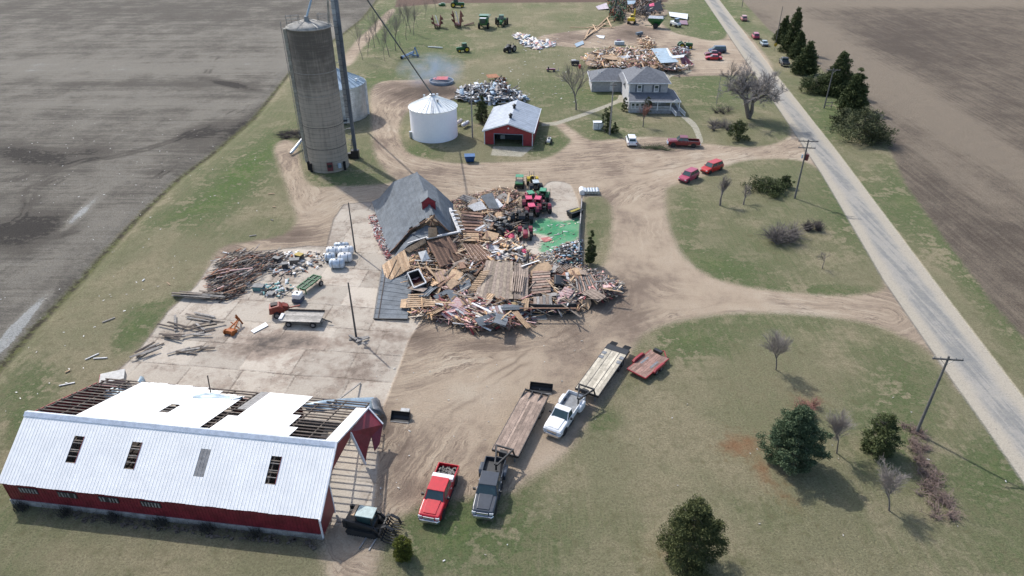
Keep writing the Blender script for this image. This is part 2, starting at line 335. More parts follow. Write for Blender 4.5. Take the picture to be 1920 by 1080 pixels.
def ground_material():
    t = NT('ground'); t.b.inputs['Roughness'].default_value = .95; t.b.inputs['Specular IOR Level'].default_value = .15
    pos = t.geo()
    def attr(n):
        a = t.n('Attribute', attribute_name=n); s = t.n('SeparateColor', a.outputs['Color']); return (*s.outputs, a.outputs['Alpha'])
    dirt, conc, road, fl = attr('a1'); fr, path, grn, ft = attr('a2'); bg, bm, br, bl = attr('a3'); u_, v_, jd, tone = attr('a4'); tw, rut, _, _ = attr('a5')
    n05 = t.noise(pos, .045, 3); n2 = t.noise(pos, .22, 5, .6); n1 = t.noise(pos, 1.1, 5, .65); n4 = t.noise(pos, 5, 4, .7); n20 = t.noise(pos, 16, 3, .7)
    edge = t.mul(t.sub(t.add(t.mul(n1, .6), t.mul(n4, .4)), .5), 2.6)
    # grass: dead straw colour with living patches
    streak = t.noise(t.scale(pos, (2.2, .12, 1), R(-8)), 1.0, 3, .6)
    streak2 = t.noise(t.scale(pos, (.16, 1.8, 1), R(12)), 1.0, 3, .6)
    g = t.add(t.add(t.mul(n05, .4), t.mul(n2, .45)), t.add(t.mul(n1, .25), t.mul(streak, .16)))
    g = t.add(t.add(g, -.15), t.mul(bg, t.mr(t.add(t.mul(n1, .5), t.mul(n2, .5)), .40, .58, .1, 1.5)))
    big = t.noise(t.scale(pos, (1, .7, 1)), .09, 4, .6)
    straw = t.mix(t.mr(big, .42, .6), (.245, .235, .15), (.32, .285, .195))
    gr = t.mix(t.mr(g, .42, .60), straw, (.125, .165, .075))
    gr = t.mix(t.mr(g, .66, 1.0), gr, (.085, .165, .04))
    gr = t.mix(t.mul(t.mr(t.add(t.mul(n1, .5), t.mul(n2, .5)), .47, .58), .55), gr, (.27, .24, .16))
    gr = t.mix(t.mul(t.mr(t.add(t.mul(n4, .5), t.mul(n1, .5)), .52, .62), .5), gr, (.085, .105, .05))
    wl = t.n('Math', t.sub(t.noise(t.scale(pos, (.5, .09, 1), R(20)), 1.0, 4, .6), .5), operation='ABSOLUTE').outputs[0]
    gr = t.mix(t.mul(t.mr(wl, .002, .012, 1, 0), t.mr(n2, .5, .6, 0, .45)), gr, (.30, .27, .19))
    gr = t.mix(t.mul(t.mr(fl, -1.7, -.5), t.mr(fl, .4, -.3)), gr, t.mix(t.mr(n1, .4, .6), (.07, .06, .045), (.15, .16, .07)))
    gr = t.mix(t.mr(t.add(br, t.mul(t.sub(n1, .5), 1.6)), .1, 1.1, 0, .8), gr, t.mix(n4, (.33, .17, .09), (.24, .14, .085)))
    # dirt with tyre streaks that follow the lanes
    tv3 = t.n('CombineXYZ', t.mul(u_, .9), t.mul(v_, .06), 0.0).outputs[0]
    warp = t.n('VectorMath', tv3, t.n('CombineXYZ', t.mul(n2, 2.6), 0.0, 0.0).outputs[0], operation='ADD').outputs[0]
    def faded(x): return t.add(t.mul(t.sub(x, .5), tw), .5)
    tr = faded(t.noise(warp, 1.3, 5, .65)); tr2 = faded(t.noise(warp, 4.0, 3, .6))
    d0 = t.add(t.add(t.mul(tr, .46), t.mul(tr2, .2)), t.add(t.mul(n2, .3), t.mul(n1, .12)))
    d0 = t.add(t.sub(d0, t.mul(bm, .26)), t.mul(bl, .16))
    d0 = t.add(d0, t.mul(t.sub(big, .5), .55))
    dc = t.mix(t.mr(d0, .40, .58), (.275, .215, .18), (.53, .43, .345))
    dc = t.mix(t.mr(d0, .56, .72), dc, (.61, .52, .435))
    dc = t.mix(t.mr(d0, .27, .41), (.155, .12, .10), dc)
    rl = t.n('Math', t.sub(tr, .5), operation='ABSOLUTE').outputs[0]
    dc = t.mix(t.mul(t.mul(t.mr(rl, .004, .03, 1, 0), t.mr(tw, .3, .9)), t.mr(n2, .44, .58, .1, .75)), dc, (.20, .15, .125))
    dc = t.mix(t.mul(rut, .6), dc, (.19, .145, .12))
    dc = t.mix(t.mr(t.add(n4, t.mul(n1, .3)), .74, .84, 0, .5), dc, (.22, .17, .14))
    # concrete with mud washed over it and dark joints
    cm = t.add(t.add(t.mul(n2, .5), t.mul(n1, .4)), t.mul(n4, .1))
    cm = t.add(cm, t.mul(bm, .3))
    cc = t.mix(t.mr(cm, .46, .66), (.52, .47, .425), (.33, .27, .235))
    cc = t.mix(t.mr(t.add(cm, t.mul(tr, .12)), .66, .9), cc, (.11, .095, .09))
    cc = t.mix(1.0, cc, t.grey(t.mr(tone, 0, 1, .86, 1.1, sm=False)), 'MULTIPLY')
    jw = t.add(jd, t.mul(t.sub(n4, .5), .25))
    cc = t.mix(t.mul(t.mr(jw, .03, .16, 1, 0), t.mr(n2, .4, .58, .1, .75)), cc, (.17, .14, .12))
    crk = t.n('Math', t.sub(t.noise(pos, .55, 6, .62), .5), operation='ABSOLUTE').outputs[0]
    cc = t.mix(t.mul(t.mr(crk, .002, .009, 1, 0), t.mr(n2, .48, .56, 0, .7)), cc, (.12, .1, .09))
    # road: pale worn edges, grey tar in the middle
    rd = t.mix(t.mr(t.add(road, t.mul(t.sub(n2, .5), 1.6)), .9, 2.3), (.42, .385, .34), (.34, .33, .325))
    rst = t.noise(t.scale(pos, (1.1, .03, 1), R(-9)), 1.0, 4, .6)
    rd = t.mix(t.mul(t.mr(t.add(rst, t.mul(t.sub(n2, .5), .5)), .45, .56), t.mr(road, 1.3, 2.4)), rd, (.235, .24, .25))
    rd = t.mix(t.mul(t.mr(t.n('Math', t.sub(t.noise(pos, .8, 5, .6), .5), operation='ABSOLUTE').outputs[0], .001, .008, 1, 0), .5), rd, (.14, .14, .145))
    rd = t.mix(t.mul(t.mr(n1, .4, .7), .25), rd, (.45, .42, .37))
    # fields
    fn = t.noise(t.scale(pos, (.06, 1.3, 1), R(1)), 1.0, 4, .65); fn2 = t.noise(t.scale(pos, (.25, 5, 1), R(1)), 1.0, 3, .6)
    fn3 = t.noise(t.scale(pos, (.012, .33, 1), R(1)), 1.0, 4, .6)
    fa = t.add(t.add(t.add(t.mul(fn, .35), t.mul(fn2, .15)), t.mul(t.sub(fn3, .5), .3)), t.add(t.mul(n2, .25), t.mul(n1, .25)))
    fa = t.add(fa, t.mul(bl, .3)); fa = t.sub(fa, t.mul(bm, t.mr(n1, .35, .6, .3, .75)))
    fa = t.sub(t.add(fa, t.mul(t.sub(big, .5), .5)), t.mul(rut, .3))
    fc = t.mix(t.mr(fa, .36, .62), (.125, .114, .104), (.25, .234, .212))
    fc = t.mix(t.mr(fa, .12, .33), (.055, .05, .048), fc)
    fc = t.mix(t.mr(t.add(fa, t.mul(n4, .2)), .78, 1.0), fc, (.42, .43, .44))
    fc = t.mix(t.mr(n20, .68, .74, 0, .6), fc, (.4, .37, .33))
    rn = t.noise(t.scale(pos, (1.6, .04, 1), R(2)), 1.0, 4, .65)
    ra = t.add(t.add(t.add(t.mul(rn, .45), t.mul(n2, .3)), t.add(t.mul(n1, .25), t.mul(bl, .35))), t.mul(t.sub(big, .5), .3))
    rc = t.mix(t.mr(ra, .34, .72), (.12, .098, .084), (.265, .222, .182))
    rc = t.mix(t.mr(ft, -1, 1), rc, t.mix(n1, (.13, .085, .07), (.2, .14, .12)))
    pc = t.mix(t.mr(n1, .35, .7), (.42, .40, .34), (.55, .52, .45))
    def cover(base, col, s, wd=.25, amp=1.0):
        return t.mix(t.mr(t.add(s, t.mul(edge, amp)), -wd, wd), base, col)
    c = cover(gr, fc, fl, .5, 1.3); c = cover(c, rc, fr, .5, 1.0)
    c = cover(c, dc, dirt, .8, .8); c = cover(c, cc, conc, .2, .35)
    c = cover(c, t.mix(t.mul(t.mr(t.add(t.mul(n1, .6), t.mul(n4, .4)), .5, .66), .75), t.mix(t.mr(n2, .4, .6), (.06, .27, .14), (.14, .36, .22)), (.33, .33, .27)), grn, .5, 1.3)
    c = cover(c, rd, road, .25, .28); c = cover(c, pc, path, .12, .12)
    fine = t.mr(t.add(t.mul(n4, .55), t.mul(n20, .45)), .34, .64, .58, 1.34); smooth_ = t.mr(t.add(fine, 1.6), 0, 3.6, 0, 1.385, sm=False)
    bare = t.mr(t.n('Math', t.n('Math', conc, road, operation='MAXIMUM').outputs[0], dirt, operation='MAXIMUM').outputs[0], -.3, .6)
    c = t.mix(bare, t.mix(1.0, c, t.grey(fine), 'MULTIPLY'), t.mix(1.0, c, t.grey(smooth_), 'MULTIPLY'))
    c = t.mix(1.0, c, (.81, .795, .735), 'MULTIPLY')
    t.put(t.b.inputs['Base Color'], c)
    hard = t.mr(t.n('Math', conc, road, operation='MAXIMUM').outputs[0], -.2, .2, 1, .12)
    hh = t.mul(t.add(t.add(t.mul(n4, .5), t.mul(n20, .5)), t.mul(t.mul(tr2, .35), t.mr(dirt, -.2, .6))), hard)
    t.bump(hh, 1.0, .3)
    return t.mat
GM = ground_material()
nr, nc = GS
idx = np.arange(nr * nc).reshape(nr, nc)
quads = np.stack([idx[:-1, :-1], idx[:-1, 1:], idx[1:, 1:], idx[1:, :-1]], -1).reshape(-1, 4)
fcl = cls[quads[:, 0]]
def sheet(nm, q, parent=None):
    us, inv = np.unique(q, return_inverse=True); inv = inv.reshape(-1)
    me = bpy.data.meshes.new(nm); me.vertices.add(len(us)); me.loops.add(len(inv)); me.polygons.add(len(q))
    me.vertices.foreach_set('co', np.stack([gx[us], gy[us], gz[us]], 1).ravel())
    me.loops.foreach_set('vertex_index', inv.astype(np.int32)); me.polygons.foreach_set('loop_start', np.arange(0, len(inv), 4, dtype=np.int32))
    me.update(); me.validate()
    for an, A in (('a1', A1), ('a2', A2), ('a3', A3), ('a4', A4), ('a5', A5)):
        at = me.attributes.new(an, 'FLOAT_COLOR', 'POINT'); at.data.foreach_set('color', A[us].astype(np.float32).ravel())
    me.polygons.foreach_set('use_smooth', [True] * len(q)); me.materials.append(GM)
    return link(me, nm, parent, kind=None if parent else 'structure')
for k, nm in enumerate(['ground', 'dirt_yard', 'concrete_pad', 'road', 'left_field', 'right_field', 'far_field', 'footpath']):
    sel = fcl == k
    if k != 2: sheet(nm, quads[sel]); continue
    jid = slab_id[quads[:, 0]]; big = jd[quads[:, 0]] > .09
    par = sheet(nm, quads[sel & ~big])                      # the mud-filled joints; the slabs are its children
    for sid in np.unique(jid[sel & big]):
        qs = quads[sel & big & (jid == sid)]
        if len(qs) > 30: sheet('concrete_slab', qs, par)
        else: sheet('slab_corner', qs, par)
# ---------------------------------------------------------------- shared materials
m_white_roof = mat('white_roof_metal', (.90, .885, .86), .5, 0, .06, .5, col2=(.80, .79, .77), info=False)
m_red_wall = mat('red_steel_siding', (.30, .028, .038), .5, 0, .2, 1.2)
m_trim = mat('white_trim', (.74, .76, .80), .5, 0, .1)
m_found = mat('foundation_concrete', (.36, .35, .34), .9, 0, .3, 1.5)
m_wood_old = mat('weathered_timber', (.20, .165, .135), .9, 0, .4, 3, bump=.3, info=True)
m_wood_dark = mat('dark_timber', (.085, .065, .055), .9, 0, .4, 3, info=True)
m_wood_brown = mat('brown_timber', (.23, .135, .09), .9, 0, .35, 3, info=True)
m_wood_tan = mat('fresh_tan_timber', (.52, .36, .225), .85, 0, .25, 3, info=True)
m_wood_grey = mat('grey_timber', (.30, .28, .26), .9, 0, .35, 3, info=True)
m_wood_white = mat('white_painted_board', (.72, .72, .72), .7, 0, .25, 3, info=True)
m_wood_red = mat('red_painted_board', (.33, .075, .075), .75, 0, .45, 3, info=True)
m_wood_pink = mat('faded_red_board', (.42, .20, .19), .8, 0, .35, 4, col2=(.50, .42, .40), info=True)
m_deck = mat('grey_brown_planking', (.33, .26, .21), .9, 0, .35, 2.5, info=True)
m_shingle = mat('grey_shingle', (.165, .185, .205), .9, 0, .22, .9, bump=.5)
m_shingle2 = mat('house_shingle', (.15, .16, .18), .9, 0, .2, 2, bump=.4)
m_galv = mat('galvanised_steel', (.50, .54, .58), .38, .65, .2, 1.0)
m_bluemetal = mat('bluish_sheet_metal', (.36, .46, .54), .45, .2, .2, 1.0)
m_steel = mat('dull_steel', (.28, .29, .30), .5, .6, .3, 3)
m_black = mat('black_steel', (.022, .024, .027), .5, 0, .3, 3)
m_tyre = mat('tyre_rubber', (.022, .022, .023), .85, 0, .3, 8)
m_glass = mat('dark_glass', (.035, .065, .068), .1, 0, .1, 1, spec=.8)
m_chrome = mat('chrome', (.62, .64, .66), .18, .9, .1, 3)
m_dark = mat('dark_interior', (.012, .012, .013), .9)
m_white_paint = mat('white_paint', (.76, .77, .78), .35, 0, .08, 2)
m_bin_white = mat('white_bin_steel', (.90, .91, .95), .45, 0, .03, .3, col2=(.84, .85, .90))
m_stave = NT('silo_staves')
def silo_mat(t):
    v = t.obj(); sep = t.n('SeparateXYZ', v)
    ang = t.n('Math', sep.outputs[1], sep.outputs[0], operation='ARCTAN2').outputs[0]
    streak = t.noise(t.n('CombineXYZ', t.mul(ang, 9.0), t.mul(sep.outputs[2], .09), 0.0).outputs[0], 1.0, 4, .65)
    rings = t.noise(t.n('CombineXYZ', t.mul(ang, .6), t.mul(sep.outputs[2], 2.2), 0.0).outputs[0], 1.0, 3, .6)
    blot = t.noise(v, .5, 4)
    up = t.mr(sep.outputs[2], 10, 23, 0, .28)
    f = t.sub(t.add(t.add(t.mul(streak, .45), t.mul(rings, .25)), t.mul(blot, .3)), t.mul(up, t.mr(streak, .3, .55, .35, 1)))
    c = t.mix(t.mr(f, .22, .56), (.105, .092, .077), (.33, .29, .24))
    t.put(t.b.inputs['Base Color'], c); t.b.inputs['Roughness'].default_value = .9
silo_mat(m_stave)

# ---------------------------------------------------------------- the long white-roofed barn, lower left
EV = 2.7
bA = G(0, 905, EV); bB = G(597, 972, EV); bL = (bB - bA).length; bR = math.atan2(bB.y - bA.y, bB.x - bA.x)
barn = thing('long_barn', 'long red barn with a ribbed white metal roof, its back slope partly stripped', 'barn', (bA.x, bA.y, 0), bR)
RT, RZ, RS = 5.1, 6.1, .38          # ridge: distance from the front eave, height, back slope
def fz(t): return EV + (RZ - EV) / RT * t
def bz(t): return RZ - RS * (t - RT)
def sheet_panel(s0, wd, t0, t1, zf, name='roof_panel', mt=None):
    """one ribbed roofing sheet from t0 to t1 across the slope"""
    m = M(); pts = []; n = 3
    for i in range(n):
        x = s0 + wd * i / n; q = wd / n
        pts += [(x + .002, 0), (x + q * .72, 0), (x + q * .78, .02), (x + q * .93, .02)]
    pts.append((s0 + wd - .002, 0))
    secs = []
    for t in (t0, t1): secs.append([(x, t, zf(t) + h) for x, h in pts])
    m.loft(secs, cap=False, closed=False)
    n0 = len(pts)
    o = m.obj(name, mt or m_white_roof, barn)
    sd = o.modifiers.new('thickness', 'SOLIDIFY'); sd.thickness = .012; sd.offset = -1
    return o
PW = .915; NP = int(round((bL + .5) / PW)); PW = (bL + .5) / NP
sky_s = [4.9, 10.9, 16.9, 23.0]
for i in range(NP):
    s0 = -.25 + i * PW; mid = s0 + PW / 2
    hole = [k for k, q in enumerate(sky_s) if abs(q + .35 - mid) <= PW / 2]
    if hole:
        sheet_panel(s0, PW, -.04, 1.85, fz); sheet_panel(s0, PW, 3.78, RT, fz)
        if hole[0] == 2: sheet_panel(s0, PW, 1.85, 3.78, lambda t: fz(t) - .01, 'skylight_panel', mat('clouded_skylight', (.30, .29, .28), .5, 0, .3, 3))
        else:
            for k in range(3): M().bar((s0, 2.35 + k * .48, fz(2.35 + k * .48) - .06), (s0 + PW, 2.35 + k * .48, fz(2.35 + k * .48) - .06), .06, .07).obj('skylight_batten', m_wood_grey, barn)
            M().bar((s0 + PW, 1.85, fz(1.85) + .02), (s0 + PW, 3.78, fz(3.78) + .02), .03, .05).obj('skylight_edge', m_wood_red, barn)
    else: sheet_panel(s0, PW, -.04 - .02 * math.sin(i * 1.7), RT, fz)
    # the back slope: torn away at both ends and along one strip
    if mid < 4.4: continue
    rag = .12 * math.sin(i * 2.1)
    if mid < 11.4: t1 = 14.1 + rag
    elif mid < 16.0: t1 = 12.9 + rag if mid > 13 else 13.6
    elif mid < 16.9: t1 = 0
    elif mid < 22.3: t1 = 14.3
    elif mid < 23.4: t1 = 9.8
    elif mid < 24.0: t1 = 7.3
    else: t1 = 0
    if 10.9 < mid < 11.8:
        sheet_panel(s0, PW, RT, 7.7, bz); sheet_panel(s0, PW, 9.6, t1, bz)
        for k in range(3): M().bar((s0, 8.1 + k * .5, bz(8.1 + k * .5) - .06), (s0 + PW, 8.1 + k * .5, bz(8.1 + k * .5) - .06), .06, .07).obj('skylight_batten', m_wood_grey, barn)
        continue
    if 16.9 < mid < 17.9: sheet_panel(s0, PW, RT, 8.4, bz); sheet_panel(s0, PW, 9.9, t1, bz, 'roof_panel', mat('clouded_skylight', (.30, .29, .28), .5)) ; continue
    if t1: sheet_panel(s0, PW, RT, t1, bz)
ridge = M(); ridge.loft([[(s, RT - .32, fz(RT - .32) + .05), (s, RT, RZ + .09), (s, RT + .3, bz(RT + .3) + .05)] for s in np.linspace(-.3, bL + .25, 2)], cap=False, closed=False)
o = ridge.obj('ridge_cap', mat('ridge_flashing', (.62, .67, .74), .4, .2, .1), barn); o.modifiers.new('t', 'SOLIDIFY').thickness = .015
# trusses and purlins
for k in range(13):
    s = .3 + k * (bL - .6) / 12; m = M()
    m.bar((s, 0.1, EV - .12), (s, RT, RZ - .2), .07, .16); m.bar((s, RT, RZ - .2), (s, 14.3, bz(14.3) - .2), .07, .16); 
    if k < 9: m.bar((s, 0.1, EV - .15), (s, 13.1, EV - .15), .07, .14)
    if k < 9: m.bar((s, 2.5, EV - .15), (s, 3.6, fz(3.6) - .25), .06, .1); m.bar((s, 2.5, EV - .15), (s, RT, RZ - .3), .06, .1); m.bar((s, 7.8, EV - .15), (s, RT, RZ - .3), .06, .1); m.bar((s, 7.8, EV - .15), (s, 9.6, bz(9.6) - .25), .06, .1)
    m.obj('roof_truss', m_wood_old, barn)
for t in np.arange(.3, RT, .8): M().bar((0, t, fz(t) - .075), (bL, t, fz(t) - .075), .09, .07).obj('purlin', m_wood_old, barn)
for i, t in enumerate(np.arange(RT + .35, 14.3, .62)):
    a = .1 if i % 3 else .8
    M().bar((a, t, bz(t) - .075), (bL - .3, t + .05 * math.sin(i * 3.), bz(t) - .075 - .05 * (i % 2)), .13, .08).obj('purlin', m_wood_dark if i % 2 else m_wood_old, barn)
# walls
fw = M(); fw.box((bL / 2, .16, 1.62), (bL, .12, 2.1)); W4 = []
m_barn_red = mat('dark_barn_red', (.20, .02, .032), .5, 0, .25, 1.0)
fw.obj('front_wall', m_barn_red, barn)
M().box((bL / 2, .14, .28), (bL + .1, .26, .58)).obj('foundation', m_found, barn)
for k in range(int(bL / .3)): pass
rb = M()
for k in range(int(bL / .305)): rb.box((.15 + k * .305, .09, 1.62), (.03, .025, 2.06))
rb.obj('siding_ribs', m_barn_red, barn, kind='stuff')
def on_front(u, v, z):
    p = G(u, v, z) - bA; c, s = math.cos(-bR), math.sin(-bR); return p.x * c - p.y * s
for a, b in ((24, 62), (105, 146), (190, 230), (275, 313)):
    x0 = on_front(a, 925, 2.2); x1 = x0 + 1.75; xm = (x0 + x1) / 2
    wf = M(); wf.box((xm, .07, 1.98), (1.8, .05, .62)); wf = wf.obj('window', mat('window_void', (.03, .03, .035), .5), barn)
    for k in range(6):
        if rnd.random() < .8: M().box((x0 + .15 + k * .29, .03, 1.98), (.12, .03, .52), ry=rnd.uniform(-.15, .15)).obj('window_slat', m_wood_grey, wf)
M().box((bL / 2, .07, 2.6), (bL, .03, .1)).obj('eave_trim', m_barn_red, barn)
M().box((12, 6.6, .03), (23.6, 12.6, .05)).obj('floor', mat('shade_black_floor', (.05, .04, .035), .95), barn)  # slab added near-black: the barn's inner shade is put into its colour
M().box((bL / 2, 13.0, .35), (bL, .2, .7)).obj('back_wall_stub', m_found, barn)
for s0 in (0, 3.5, 8, 14, 19): M().box((s0 + 1.4, 13.0, 1.7), (2.6, .1, 2.0)).obj('back_wall', m_red_wall, barn)
gw = M(); gw.slab([(0, .1, .55), (0, .1, EV - .05), (0, RT, RZ - .1), (0, 13, bz(13) - .1), (0, 13, .55)], .1); gw.obj('west_gable_wall', m_red_wall, barn)
# east gable: red wall, the leaning door jambs, the torn corner kicked outwards
E0 = bL
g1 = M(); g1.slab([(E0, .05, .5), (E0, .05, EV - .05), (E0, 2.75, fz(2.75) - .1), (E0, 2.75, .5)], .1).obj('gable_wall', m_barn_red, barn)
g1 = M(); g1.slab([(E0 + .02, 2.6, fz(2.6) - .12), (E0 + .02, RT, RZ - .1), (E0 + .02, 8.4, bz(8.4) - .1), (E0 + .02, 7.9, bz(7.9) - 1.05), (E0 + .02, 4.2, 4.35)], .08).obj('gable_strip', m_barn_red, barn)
def EL(u, v, z):
    p = G(u, v, z) - Vector((bA.x, bA.y, 0)); c, s = math.cos(-bR), math.sin(-bR); return Vector((p.x * c - p.y * s, p.x * s + p.y * c, z))
corner = [EL(690, 765, 3.25), EL(718, 796, 2.2), EL(712, 832, 1.3), EL(700, 862, .25), EL(695, 815, 2.2), EL(686, 868, .35), EL(657, 812, 3.9)]
g2 = M(); g2.slab([corner[0], corner[1], corner[2], EL(703, 846, 1.0), EL(697, 818, 2.0), EL(690, 840, 1.5), EL(685, 868, .5), EL(657, 810, 4.0)], .08).obj('gable_wall', m_barn_red, barn, label='torn red gable corner leaning outwards')
M().bar(EL(657, 811, 4.05), EL(685, 870, .3), .14, .22).obj('door_jamb', m_trim, barn)
M().bar((E0 + .06, 2.7, .2), (E0 + .06, 2.62, fz(2.6) - .2), .14, .14).obj('door_jamb', m_trim, barn)
M().bar((E0 + .06, -.02, .3), (E0 + .06, -.02, EV), .12, .12).obj('corner_trim', m_trim, barn)
M().bar((E0 + .2, -.2, fz(-.2) + .03), (E0 + .2, RT, RZ + .05), .12, .16).obj('rake_trim', m_trim, barn)
M().bar((E0 + .2, RT, RZ + .05), (E0 + .2, 12.9, bz(12.9) + .05), .12, .16).obj('rake_trim', m_trim, barn)
M().bar(EL(690, 764, 3.35), EL(718, 795, 2.3), .12, .14).obj('rake_trim', m_trim, barn)
sheet_panel(bL - .95, .98, RT, 12.6, bz, 'roof_panel')
# torn sheets: curled metal lying on and behind the roof
def curl(name, pts, mt, lab, cat='sheet metal', group=None):
    """a bent metal sheet spanned by two rails of points"""
    a, b = pts; m = M(); m.loft([[Vector(p).lerp(Vector(q), k / 4) + Vector((0, 0, .12 * math.sin(k * 1.9 + i))) for k in range(5)] for i, (p, q) in enumerate(zip(a, b))], cap=False, closed=False)
    o = m.obj(name, mt, smooth=True); o.modifiers.new('t', 'SOLIDIFY').thickness = .02
    return tag(o, lab, cat, group)
curl('metal_sheet', ([G(560, 760, 3.4), G(605, 752, 2.9), G(650, 748, 2.2), G(700, 745, 1.2), G(712, 750, .5)], [G(590, 775, 2.6), G(640, 768, 2.1), G(672, 768, 1.6), G(700, 772, 1.0), G(716, 778, .3)]), m_bluemetal, 'long curled blue-grey sheet draped behind the exposed purlins of the barn')
curl('metal_sheet', ([G(362, 742, 3.6), G(385, 738, 3.9), G(410, 740, 3.7), G(440, 745, 3.5), G(455, 748, 3.4)], [G(362, 765, 3.8), G(378, 768, 3.6), G(405, 760, 3.5), G(440, 752, 3.5), G(456, 742, 3.6)]), m_bluemetal, 'pointed blue-white torn sheet lying beside the open strip of the barn roof')
curl('metal_sheet', ([G(192, 738, 2.6), G(200, 732, 2.9), G(222, 726, 2.9), G(240, 730, 2.7)], [G(200, 752, 2.3), G(212, 748, 2.4), G(228, 742, 2.6), G(240, 735, 2.7)]), m_bluemetal, 'small folded blue sheet beyond the west end of the white roof')
curl('metal_sheet', ([G(258, 715, 2.9), G(264, 706, 2.6), G(270, 708, 2.2)], [G(268, 722, 2.6), G(272, 722, 2.4), G(277, 722, 2.0)]), m_bluemetal, 'upturned blue flap at the far corner of the white roof')
curl('metal_sheet', ([G(696, 748, 1.4), G(706, 746, .9), G(712, 752, .4)], [G(700, 768, 1.6), G(712, 772, 1.0), G(724, 782, .2)]), mat('grey_sheet', (.17, .18, .20), .5, .3), 'grey crumpled sheet behind the red gable peak')
for a, b, lab in (((640, 758, 3.0), (663, 722, .2), 'long pale pole leaning from the barn back onto the concrete'),):
    tag(M().bar(G(618, 762, 3.0), G(676, 718, .1), .14, .1).obj('pole', m_wood_grey), lab, 'pole')
tag(M().bar(G(395, 736, 3.2), G(389, 704, 4.6), .1, .1).obj('broken_post', m_wood_dark), 'dark broken post sticking up behind the barn roof', 'post')
# brush and rubbish along the shaded front wall
br = M()
for k in range(900):
    s = rnd.uniform(3, bL + .3); t = -abs(rnd.gauss(0, .5)) - .1; p = Vector((s, t, rnd.uniform(0, .35)))
    q = p + Vector((rnd.gauss(0, .25), rnd.gauss(0, .2), rnd.uniform(.05, .5))); br.tube(p, q, .015, .006, 3, cap=False)
for k in range(120):
    s = rnd.uniform(6, bL); br.box((s, -rnd.uniform(.1, 1.0), .08), (rnd.uniform(.1, .35), rnd.uniform(.1, .3), .12), rz=rnd.random() * 3)
o = br.obj('brush_strip', mat('dry_brush', (.14, .12, .10), .95, 0, .4, 5)); o.location = (bA.x, bA.y, 0); o.rotation_euler = (0, 0, bR); o['kind'] = 'stuff'
for k in range(6):
    s = 1.2 + k * 4.3; m = M()
    for j in range(90):
        p = Vector((s + rnd.gauss(0, .3), -.35 + rnd.gauss(0, .25), 0)); m.tube(p, p + Vector((rnd.gauss(0, .2), rnd.gauss(0, .2), rnd.uniform(.3, .95))), .025, .008, 3, cap=False)
    o = m.obj('dry_bush', mat('dark_stems', (.055, .055, .05), .95)); o.location = (bA.x, bA.y, 0); o.rotation_euler = (0, 0, bR)
    tag(o, 'dark dead bush against the long barn wall, %s from the left end' % ['first', 'second', 'third', 'fourth', 'fifth', 'sixth'][k], 'bush', 'dead bushes along the barn wall')

# ---------------------------------------------------------------- concrete silo
sc_ = Vector((-33.75, 119.0, 0)); SR = 3.55; SH = 24.6
silo = thing('stave_silo', 'tall round concrete silo with a low domed top, dark stains near the rim', 'silo', sc_)
M().lathe([(SR, 0), (SR, SH)], 64).obj('wall', m_stave.mat, silo, smooth=False)
def hoop(z, r=SR, col=None, name='hoop', th=.035, hh=.05):
    m = M(); m.loft([[((rr) * math.cos(a), (rr) * math.sin(a), z + zz) for a in np.linspace(0, 2 * math.pi, 49)[:-1]] for rr, zz in ((r + .001, -hh), (r + th, -hh), (r + th, hh), (r + .001, hh))], cap=False); return m
for z in np.arange(.5, SH - .2, .75):
    hoop(z, th=.02, hh=.018).obj('hoop', mat('rusty_hoop', (.20, .17, .145), .7, .2), silo)
for z in (4.4, 8.3, 13.8, 17.6): hoop(z, th=.03, hh=.06).obj('ring_joint', mat('ring_joint', (.14, .125, .11), .9) if z < 12 else mat('pale_joint', (.32, .30, .27), .9), silo)
M().lathe([(SR + .12, SH - .12), (SR + .14, SH + .05), (2.6, SH + .5), (1.4, SH + .85), (.5, SH + 1.05), (.01, SH + 1.1)], 48).obj('roof', mat('silo_cap', (.36, .345, .31), .85, 0, .3, .8), silo, smooth=True)
hoop(SH + .02, SR + .15, th=.03, hh=.07).obj('rim', mat('pale_rim', (.40, .39, .37), .8), silo)
m = M(); m.box((-SR - .32, -.3, SH / 2 + .3), (.6, .75, SH - 1.2)); m.obj('chute', mat('chute_steel', (.40, .39, .34), .6, .1, .3), silo)
for k in range(30): pass
m = M(); m.tube((-SR - .75, -.9, 1.5), (-SR - .75, -.9, SH + .9), .05, n=6)
for z in np.arange(2, SH, 1.6): m.bar((-SR - .75, -.9, z), (-SR + .1, -.7, z), .05, .05)
m.obj('fill_pipe', m_steel, silo)
hat = M().box((1.1, -SR - .12, 1.3), (1.0, .35, 1.5), rz=.27).obj('hatch', mat('dark_red_door', (.16, .04, .045), .7), silo)
M().box((1.1, -SR - .31, 1.5), (.7, .06, .5), rz=.27).obj('louver', m_black, hat)
M().box((2.6, -SR + .75, 1.2), (.55, .3, .8), rz=.7).obj('junction_box', mat('pale_blue_box', (.45, .53, .62), .5), silo)
for p in ((-3.2, -1.8), (-2.5, -2.8), (3.2, -1.8)): M().box((p[0] * 1.03, p[1] * 1.03, .8), (.35, .35, 1.6)).obj('buttress', m_dark, silo)
pl = M()   # platform, rails and braces on the cap
for a, b in (((-3.4, -.5), (-1.2, -.6)), ((-3.2, -1.2), (-1.2, -1.3)), ((3.4, -.3), (1.6, .2)), ((3.2, 1.0), (1.6, .9))):
    for z in (.7, 1.2, 1.7): pl.bar((*a, SH + z), (*b, SH + z + .2), .05, .05)
for p in ((-3.4, -.5), (-3.2, -1.2), (-1.2, -.6), (-1.2, -1.3), (3.4, -.3), (3.2, 1.0), (1.6, .2), (1.6, .9), (-2.5, -.6)): pl.bar((*p, SH + .2), (*p, SH + 1.9), .06, .06)
pl.obj('railing', m_steel, silo)
